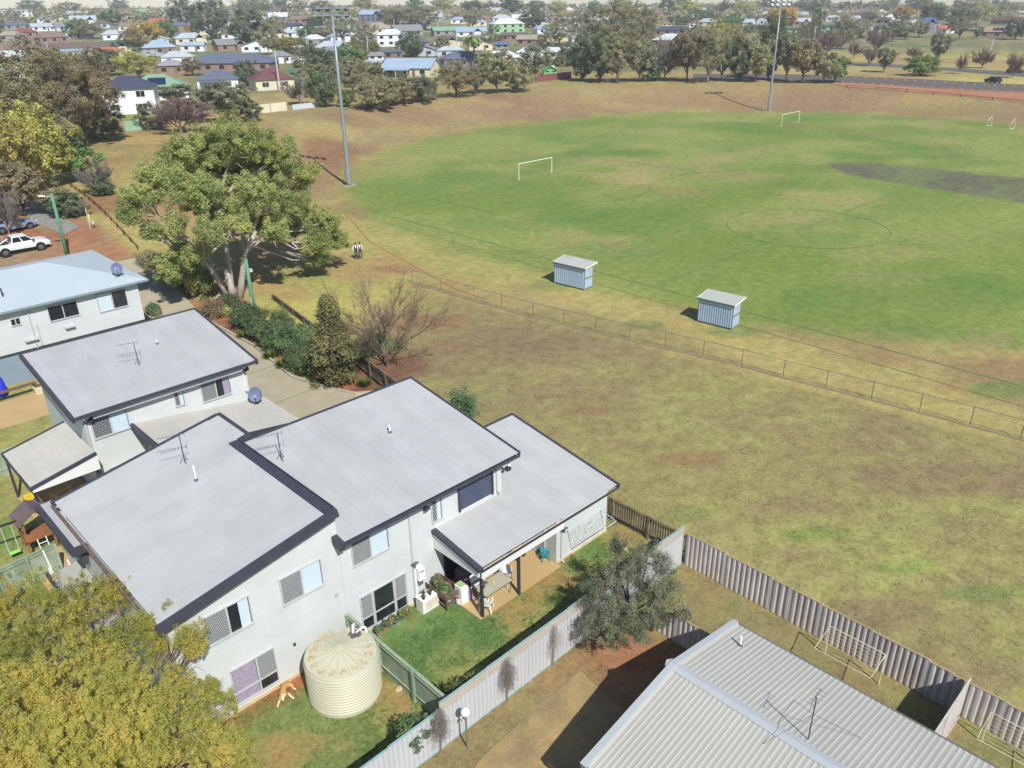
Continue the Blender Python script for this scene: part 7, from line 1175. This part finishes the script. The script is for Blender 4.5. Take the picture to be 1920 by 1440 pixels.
HS = [(250, 210, 100, 'navy', 'white', 'white two-level house with navy hip roof behind the left gum trees', 'hip', 2, .8), (300, 184, 112, 'mint', 'white', 'house with mint green hip roof carrying a dark solar unit', 'hip', 1, .8, None, 'solar'), (412, 166, 78, 'slate', 'white', 'small white house with slate blue hip roof and front porch', 'hip', 1, .75, None, 'porch'), (440, 132, 158, 'slate', 'brick', 'long low house with slate-blue hip roof, longest on the left side', 'hip', 1, .4), (452, 131, 56, 'lblue', 'cream', 'cream annex with pale blue gable roof facing the camera', 'front', 1, .8, .3), (324, 138, 54, 'lilac', 'brick', 'faded grey-purple roof left of the long slate-blue roof', 'hip', 1, .7), (364, 96, 46, 'lblue', 'white', 'pale blue low shed with white walls above the red-brown wall', 'gable', 1, .5), (150, 102, 124, 'brown', 'brick', 'long flat brown roof with dark shaded verandah, upper left', 'gable', 1, .3), (225, 98, 62, 'green', 'cream', 'cream house with dark green gable roof, upper left', 'gable', 1, .6, None, 'wing'), (208, 110, 54, 'orange', 'cream', 'house with bright orange tile roof', 'hip', 1, .6), (146, 108, 56, 'lblue', 'cream', 'pale blue skillion roof left of the bright orange roof', 'flat', 1, .5), (48, 70, 44, 'red', 'brick', 'house with dull red hip roof at upper left'), (82, 58, 44, 'pale', 'white', 'white house with pale green-grey roof behind the dull red roof', 'gable', 1, .5), (24, 76, 46, 'tan', 'grey', 'tan and grey hip-roofed house near the left frame edge'), (98, 80, 54, 'brick', 'brick', 'pink-brown tiled house right of the tan one', 'hip', 1, .6), (15, 150, 48, 'grey', 'white', 'grey metal-roofed house cut by the left frame edge, beside the gums', 'gable', 1, .6), (214, 74, 44, 'pale', 'white', 'house with pale hip roof above the dark green gable', 'hip', 1, .7), (236, 58, 30, 'olive', 'white', 'small house with yellow-green roof, upper left'), (30, 32, 56, 'white', 'white', 'long white institutional building at the top left corner', 'flat', 2, .4), (50, 20, 13, 'cream', 'cream', 'cream tower block on the skyline at the top left', 'flat', 2, .8), (290, 28, 74, 'lgreen', 'white', 'long pale green-roofed hall on the upper left rise', 'gable', 1, .3), (315, 36, 15, 'white', 'white', 'tiny white house below the pale green hall', 'gable'), (300, 50, 50, 'orange', 'tan', 'low house with rusty orange roof on the upper left', 'hip', 1, .6), (266, 50, 27, 'slate', 'white', 'small slate-blue-roofed house left of the rusty orange roof'), (342, 70, 20, 'slate', 'grey', 'small slate shed left of the big dark round tree'), (415, 84, 20, 'grey', 'white', 'small grey-roofed cottage left of the big dark tree by the slate roof'), (431, 82, 16, 'red', 'white', 'tiny red-roofed cottage beside the small grey cottage'), (510, 166, 76, 'maroon', 'cream', 'cream house with worn maroon roof, lower left suburb', 'hip', 1, .95), (562, 146, 36, 'green', 'grey', 'dark teal-green roofed garage beside the maroon-roofed house', 'gable'), (561, 120, 30, 'grey', 'white', 'white boarded gable house facing the camera', 'front', 1, .8, .1), (528, 118, 42, 'grey', 'white', 'grey hip-roofed house left of the white boarded gable', 'hip', 1, .8), (626, 100, 70, 'pale', 'white', 'pale pink-grey roofed house with white gable just behind the left mast', 'hip', 1, .6, None, 'wing'), (618, 108, 50, 'grey', 'grey', 'grey roof directly in front of the pale pink-grey one', 'hip', 1, .6), (552, 58, 36, 'navy', 'white', 'dark navy-roofed house with small front gable, left of the mast', 'hip', 1, .7, None, 'wing'), (557, 70, 44, 'pale', 'white', 'pale metal roof in front of the dark navy one', 'gable', 1, .5), (608, 60, 34, 'lblue', 'white', 'pale blue flat roof beside the far palm', 'flat'), (560, 96, 22, 'pale', 'white', 'small white house behind the squat palm', 'gable'), (566, 44, 54, 'brick', 'brick', 'wide red-brown roofs near the top left of the mast', 'hip', 1, .5), (702, 40, 50, 'lblue', 'slate', 'big blue-grey house with steep pale gables', 'gable', 2, .6, None, 'wing'), (708, 62, 54, 'tan', 'cream', 'tan hip-roofed house below the big blue-grey house', 'hip', 1, .7, None, 'chimney'), (735, 86, 54, 'white', 'white', 'two-storey house with brilliant white hip roof', 'hip', 2, .7), (775, 90, 62, 'slate', 'grey', 'house with slate hip roof right of the brilliant white one', 'hip', 1, .7), (808, 92, 18, 'navy', 'slate', 'dark gabled outbuilding beside the slate hip roof', 'front'), (702, 128, 36, 'pale', 'white', 'low pale roof left of the cream gabled house', 'flat'), (773, 142, 100, 'lblue', 'cream', 'cream gabled house with pale blue roof nearest the bank', 'gable', 1, .6, -.4, 'porch'), (704, 114, 32, 'grey', 'white', 'grey gable with white garage front', 'gable'), (735, 110, 40, 'slate', 'brown', 'brown carport with slate roof', 'flat', 1, .6), (842, 66, 66, 'mint', 'grey', 'long dull green roof in the centre of the suburb', 'gable', 1, .4), (886, 68, 58, 'lblue', 'white', 'pale blue roof with cream gable right of the long dull green one', 'gable', 1, .5, None, 'wing'), (840, 86, 54, 'brown', 'cream', 'brown-grey tiled house with cream front', 'hip', 1, .6, None, 'wing'), (897, 82, 36, 'lilac', 'grey', 'house with pinkish grey roof in the centre of the suburb', 'gable'), (866, 124, 76, 'slate', 'purple', 'blue-purple walled house with slate roof behind the palm', 'hip', 1, .6), (940, 122, 72, 'white', 'cream', 'cream house with white hip roof and solar panels', 'hip', 1, .6, None, 'solar'), (941, 92, 28, 'blue', 'grey', 'small bright blue roof behind the white hip roof with solar panels', 'gable'), (950, 62, 62, 'white', 'lgreen', 'two-storey pale green house with white roof', 'hip', 2, .6), (964, 76, 50, 'brown', 'brick', 'dark brown roof below the pale green two-storey house', 'gable', 1, .4), (996, 84, 54, 'tan', 'brick', 'brick house with pale cream gable roof', 'gable', 1, .5, None, 'chimney'), (1050, 110, 48, 'white', 'cream', 'cream house with white gable, right of the grey-barked tree', 'gable', 1, .6), (1086, 92, 34, 'grey', 'white', 'white upper-storey house over a dark garage', 'gable', 2, .5), (1110, 102, 44, 'white', 'slate', 'slate-walled house with white roof left of the tall gums', 'hip', 1, .7), (1146, 90, 42, 'white', 'white', 'white house glimpsed through the tall gums', 'gable', 1, .6), (1031, 140, 30, 'bright', 'bright', 'bright green garden shed behind the maroon fence', 'front', 1, .9, .1), (1229, 34, 26, 'red', 'white', 'white house with vivid red roof on the far rise', 'gable'), (1262, 66, 68, 'navy', 'brick', 'long house with navy roof above the pale mottled roof', 'hip', 1, .4), (1260, 100, 70, 'white', 'olive', 'two-level house with mottled white metal roof behind the bare row tree', 'hip', 2, .6, None, 'wing'), (1352, 74, 74, 'grey', 'grey', 'wide grey hip roof behind the round yellow-green tree', 'hip', 1, .5), (1405, 92, 70, 'olive', 'brick', 'brown-walled house with olive tile roof left of the right mast', 'hip', 1, .5), (1499, 34, 32, 'pale', 'white', 'pale-roofed house just below the dark skyline crown', 'gable'), (1562, 40, 26, 'pale', 'white', 'pale-roofed house with red-roofed neighbour right of the palm'), (1553, 30, 16, 'orange', 'white', 'tiny orange-red roof above the pale one right of the palm'), (1604, 42, 28, 'white', 'pale', 'white hip-roofed house on the right rise'), (1655, 54, 28, 'maroon', 'lilac', 'tall pinkish two-storey house on the right rise', 'hip', 2), (1630, 58, 60, 'grey', 'pale', 'low pale grey buildings behind the far park trees', 'flat', 1, .3), (1560, 58, 44, 'green', 'lgreen', 'low pale green building behind the far park trees', 'flat', 1, .4), (1480, 64, 30, 'green', 'lgreen', 'small green-walled building right of the orange crown', 'flat', 1, .4), (1737, 60, 42, 'blue', 'lilac', 'two-level house with vivid blue tiled roofs', 'hip', 2, .8, None, 'wing'), (1772, 62, 30, 'orange', 'white', 'white pergola house with red roof beside the blue tiled one', 'gable', 1, .6, None, 'porch'), (1868, 70, 66, 'terra', 'brick', 'terracotta-pink tiled house with solar panels behind a fence', 'hip', 1, .5, None, 'solar'), (1893, 46, 64, 'maroon', 'brick', 'long maroon-roofed brick building at the right', 'gable', 1, .3), (1904, 58, 34, 'mint', 'white', 'pale green roof between the maroon and terracotta roofs', 'gable'), (1782, 34, 26, 'pale', 'grey', 'pale grey roof on the skyline right'), (1912, 30, 20, 'pale', 'white', 'pale house on the skyline at the right frame edge'), (1828, 62, 20, 'pale', 'grey', 'small pale garage left of the terracotta house'), (768, 14, 20, 'red', 'white', 'tiny red-roofed house on the skyline above the centre left'), (665, 26, 40, 'tan', 'cream', 'cream houses on the ridge right of the left mast', 'hip'), (725, 20, 40, 'brick', 'cream', 'long brick-coloured roof on the centre-left ridge', 'gable', 1, .4), (850, 30, 36, 'brick', 'tan', 'pink-brown tiled roof on the centre ridge', 'hip'), (860, 44, 30, 'lblue', 'white', 'pale blue pyramid roof below the pink-brown tiled one'), (1010, 38, 30, 'tan', 'cream', 'tan roof left of the white tents', 'hip'), (1070, 34, 22, 'orange', 'white', 'small orange roof below the white tents', 'hip'), (1105, 36, 24, 'navy', 'white', 'small navy-roofed house right of the orange roof below the tents'), (1250, 50, 18, 'orange', 'cream', 'tiny salmon roof behind the navy-roofed long house'), (1300, 52, 20, 'white', 'white', 'tiny white gable behind the dark crowns above the navy roof', 'front')]
for h in HS: house(*h)
rh_ = random.Random(12); FH = []
for _ in range(3000):
    if len(FH) >= 120: break
    u = rh_.uniform(-10, 1720); v = rh_.uniform(24, 120); D_ = 19-.016*u
    if v < D_+10 or (u > 560 and v > 118) or (u > 1000 and v > 100) or (u > 1110 and v > 50) or (u > 1330 and v > 62+0*u): continue
    w = (18+v*.42)*rh_.uniform(.8, 1.25)
    if any(abs(u-h[0]) < (w+h[2])*.42 and abs(v-h[1]) < (w+h[2])*.13 for h in HS+FH): continue
    rk = rh_.choice(['pale', 'white', 'grey', 'lblue', 'slate', 'pale', 'white', 'tan', 'brick', 'pale', 'white', 'grey', 'brown'])
    nm_ = {'pale': 'pale', 'white': 'white', 'grey': 'grey', 'lblue': 'pale blue', 'slate': 'slate', 'tan': 'tan', 'brick': 'brick-coloured', 'lilac': 'lilac-grey', 'red': 'red', 'orange': 'orange', 'brown': 'brown'}[rk]
    FH.append((u, v, w, rk, rh_.choice(['white', 'cream', 'white', 'pale', 'brick', 'grey']), 'far house with %s roof partly screened by the suburb trees' % nm_, rh_.choice(['hip', 'gable', 'hip', 'gable', 'front']), 1, rh_.uniform(.5, .8), None, rh_.choice([None, None, 'wing', 'chimney'])))
for h in FH: tag(house(*h), group='far houses with %s roofs between the trees' % h[3])
HS += FH
# white tents
P = g(1091, 20); D = depth(P)
for k, du in enumerate((-9, 9)):
    Q_ = g(1091+du, 20); w_ = 18*D/F_; t = T('marquee', 'white pointed marquee tent, %s of the pair on the ridge' % ('left' if k == 0 else 'right'), 'tent'); t['_local'] = 1; q = MB(); q.lathe([(w_/2, 2.6), (w_/5, 4.6), (.1, 8)], 8); q.build('canopy', hmat('white', 0), t); q = MB(); [q.tube([(w_*.46*math.cos(a), w_*.46*math.sin(a), -.5), (w_*.46*math.cos(a), w_*.46*math.sin(a), 2.7)], .1, 5) for a in (0, 1.57, 3.14, 4.71)]; q.build('tent_pole', white, t); del t['_local']; t.location = tuple(Q_)
# small tank, fences on the far side
P = g(1036, 137); q = MB(); q.lathe([(.85, 0), (.85, 2.1), (.1, 2.4)], 16, tuple(P)); tag(q.build('water_tank', hmat('pale', 1), origin=tuple(P)), 'pale upright water tank behind the maroon fence', 'water tank')
def farfence(name, label, pts, h, m, bay=2.4, post=None):
    Q_ = [g(*p) for p in pts]; t = T(name, label, 'fence', Q_[0])
    for a, b_ in zip(Q_[:-1], Q_[1:]):
        L = math.dist(a[:2], b_[:2]); n_ = max(1, int(L/bay))
        for k in range(n_):
            f = lambda s_: np.array([a[0]+(b_[0]-a[0])*s_, a[1]+(b_[1]-a[1])*s_, 0]); p0, p1 = f(k/n_+.004), f((k+1)/n_-.004); z0, z1_ = H(*p0[:2]), H(*p1[:2]); q = MB(); q.add([(p0[0], p0[1], z0-.1), (p1[0], p1[1], z1_-.1), (p1[0], p1[1], z1_+h), (p0[0], p0[1], z0+h), (p0[0]+.04, p0[1]+.04, z0-.1), (p1[0]+.04, p1[1]+.04, z1_-.1), (p1[0]+.04, p1[1]+.04, z1_+h), (p0[0]+.04, p0[1]+.04, z0+h)], [(0, 1, 2, 3), (7, 6, 5, 4), (3, 2, 6, 7)]); q.build('panel', m, t); q = MB(); q.box(p1[0]-.06, p1[0]+.1, p1[1]-.06, p1[1]+.1, z1_-.1, z1_+h+.05); q.build('post', post or m, t)
    return t
farfence('panel_fence', 'cream panel fence with grey posts at the top of the left bank', [(476, 214), (539, 207)], 1.8, hmat('cream', 1), 3.2, hmat('grey', 1))
farfence('low_wall', 'low white-grey slatted fence continuing right of the cream panel fence', [(549, 206), (595, 201)], 1.1, hmat('pale', 1), 2.4)
farfence('maroon_fence', 'maroon board fence behind the oval at the left end of the tree row', [(1007, 154), (1071, 147)], 1.9, mat('fence_maroon', S(150, 92, 92, .7), .8, 0, .2, .8), 2.4)
farfence('green_fence', 'pale green fence below the navy-roofed white house', [(236, 246), (268, 243)], 1.8, hmat('mint', 1), 2.4)
Q_ = [g(*p) for p in ((1587, 164.5), (1645, 168), (1700, 172.5), (1750, 177.5), (1800, 183), (1860, 188), (1925, 194.5), (1990, 203))]; t = T('rail_fence', 'low dark rail fence along the near edge of the red gravel strip', 'fence', Q_[0]); lg = MATS['log_brown']
for p in Q_: q = MB(); q.tube([(p[0], p[1], p[2]-.2), (p[0], p[1], p[2]+.75)], .09, 6); q.build('post', lg, t)
q = MB(); q.tube([(p[0], p[1], p[2]+.6) for p in Q_], .06, 5); q.build('rail', lg, t)
farfence('yard_fence', 'grey timber fence in front of the terracotta house', [(1836, 68), (1900, 70)], 1.7, hmat('brown', 1), 4)
# tall thin street poles
for k, (u, v, h, lb) in enumerate([(100, 62, 26, 'left of the long brown roof'), (33, 96, 22, 'above the left gums'), (92, 104, 24, 'in front of the long brown roof'), (219, 46, 20, 'below the pale green hall'), (434, 50, 24, 'between the two big dark trees'), (691, 110, 40, 'left of the brown carport'), (577, 94, 36, 'left of the left mast'), (821, 52, 26, 'above the long dull green roof'), (1024, 50, 26, 'left of the white tents'), (1525, 86, 34, 'beyond the leafless pair, with a lamp head'), (1858, 94, 20, 'on the far side of the right park'), (857, 92, 30, 'by the street in the centre'), (525, 170, 70, 'in front of the maroon-roofed house'), (740, 60, 22, 'above the brilliant white roof'), (1262, 64, 22, 'over the navy-roofed long house'), (660, 46, 20, 'right of the left mast')]):
    P = g(u, v); D = depth(P); hm = h*D/F_; q = T('street_pole', 'thin pale street pole '+lb, 'pole', P); m_ = MB(); m_.tube([(P[0], P[1], P[2]), (P[0], P[1], P[2]+hm)], .17, 5); m_.build('pole', hmat('pale', 1), q); m_ = MB(); m_.bar((P[0]-.8, P[1]+.8, P[2]+hm-.5), (P[0]+.8, P[1]-.8, P[2]+hm-.5), .16); m_.build('crossarm', hmat('grey', 1), q)
# ------------------------------------------------------------------ filler trees and houses between the listed ones (seeded)
rf2 = random.Random(9); cnt = 0; kk = ['ol', 'ol', 'dk', 'ru', 'gr', 'br', 'ba', 'yg', 'bg']
occ = [(h[0], h[1]-h[2]*.15, h[2]*.55, h[2]*.28) for h in HS]
def free(u, v, w, h_):
    for (a, b_, c, d) in occ:
        if abs(u-a) < c*.55+w*.12 and v > b_+d*.2 and v-h_*.8 < b_+d*.3: return False
    return True
rows = [(20, 26, 30, 22), (25, 30, 34, 26), (33, 38, 34, 26), (43, 48, 36, 26), (55, 62, 38, 28), (72, 80, 42, 30), (92, 104, 44, 30), (118, 128, 46, 30)]
for (va, vb, w0, h0_) in rows:
    u = -20
    while u < 1940:
        u += rf2.uniform(.8, 1.4)*w0*(1.5 if va > 30 else 1.9); v = rf2.uniform(va, vb); hor = 19-.016*u
        if v < hor+8: continue
        if va > 60 and u > 990: continue
        if va > 50 and u > 1380: continue
        if va > 110 and (u > 700 or u < 300): continue
        w_ = w0*rf2.uniform(.95, 1.65); h_ = h0_*rf2.uniform(.95, 1.4)
        if not free(u, v, w_, h_) or cnt > 126: continue
        k_ = rf2.choice(kk); tree(u, v, w_, h_*(.8 if k_ in ('ba', 'bg') else 1), k_, None, va > 100 and rf2.random() < .4); cnt += 1
# garden shrubbery between the suburb houses: ground cover nobody could count
rg = np.random.RandomState(61); C = []; R = []
while len(C) < 3000:
    u, v = rg.uniform(-30, 1700), 24+150*rg.rand()**1.7
    if v > 150-.0*u or (u > 560 and v > 150-(u-560)*.03) or (u > 1000 and v > 125) or (u > 1330 and v > 70+(1700-u)*.02) or (u < 260 and v > 120): continue
    if v < 30-.016*u+6: continue
    P = g(u, v); s_ = rg.uniform(1.2, 3.0); hb = rg.uniform(1.2, 4.2)
    if any(abs(u-a) < c*.95 and abs(v-b_) < d*1.3 for a, b_, c, d in occ): continue
    C.append((P[0], P[1], P[2]+hb*.45)); R.append((s_, s_, hb*.6))
V, Q = leaves(rg, C, np.array(R), 60, .62, 1.4); o = npmesh('garden_shrubbery', V, Q, foliage_mat('leaf_mixed', S(70, 82, 48, .9), S(112, 118, 74, 1.0), S(160, 146, 104, 1.1))); tag(o, 'low garden shrubbery filling the plots between the far houses', 'shrubbery', kind='stuff')
# the far ridge: woods that read as one mass
rg = np.random.RandomState(99); C = []; R = []
for k in range(2600):
    a = R_(rg.uniform(2, 92)); d = rg.uniform(720, 1560); x_, y_ = d*math.cos(a), d*math.sin(a); h_ = rg.uniform(4, 8); s_ = rg.uniform(3.5, 7); z_ = H(x_, y_); C.append((x_, y_, z_+h_*.5)); R.append((s_, s_, h_*.55))
V, Q = leaves(rg, C, np.array(R), 60, 1.7, 1.3); o = npmesh('distant_woods', V, Q, FK['ol']); tag(o, 'far wooded ridge that closes the view under the sky', 'woods', kind='stuff')
for k_, v_ in PR.items():
    if isinstance(v_, list) and not v_[1]:
        for ch in list(v_[0].children): bpy.data.objects.remove(ch)
        bpy.data.objects.remove(v_[0])
for o in bpy.data.objects:
    if '_local' in o: del o['_local']
print('objects', len(bpy.data.objects), 'filler', cnt, 'listed', NTN)

# ------------------------------------------------------------------ air
q = MB(); q.box(-1660, 1660, -1660, 1660, -3, 40); o = q.build('haze', (lambda m: m)(bpy.data.materials.new('haze_air'))); o['kind'] = 'stuff'; o['label'] = 'thin pale haze over the whole suburb'
m = o.data.materials[0]; m.use_nodes = True; n = m.node_tree; n.nodes.clear(); ou = n.nodes.new('ShaderNodeOutputMaterial'); pv_ = n.nodes.new('ShaderNodeVolumePrincipled'); pv_.inputs['Color'].default_value = (.9, .94, 1, 1); pv_.inputs['Density'].default_value = .0003; n.links.new(pv_.outputs[0], ou.inputs['Volume'])
SC.cycles.volume_bounces = 0; SC.cycles.volume_max_steps = 32
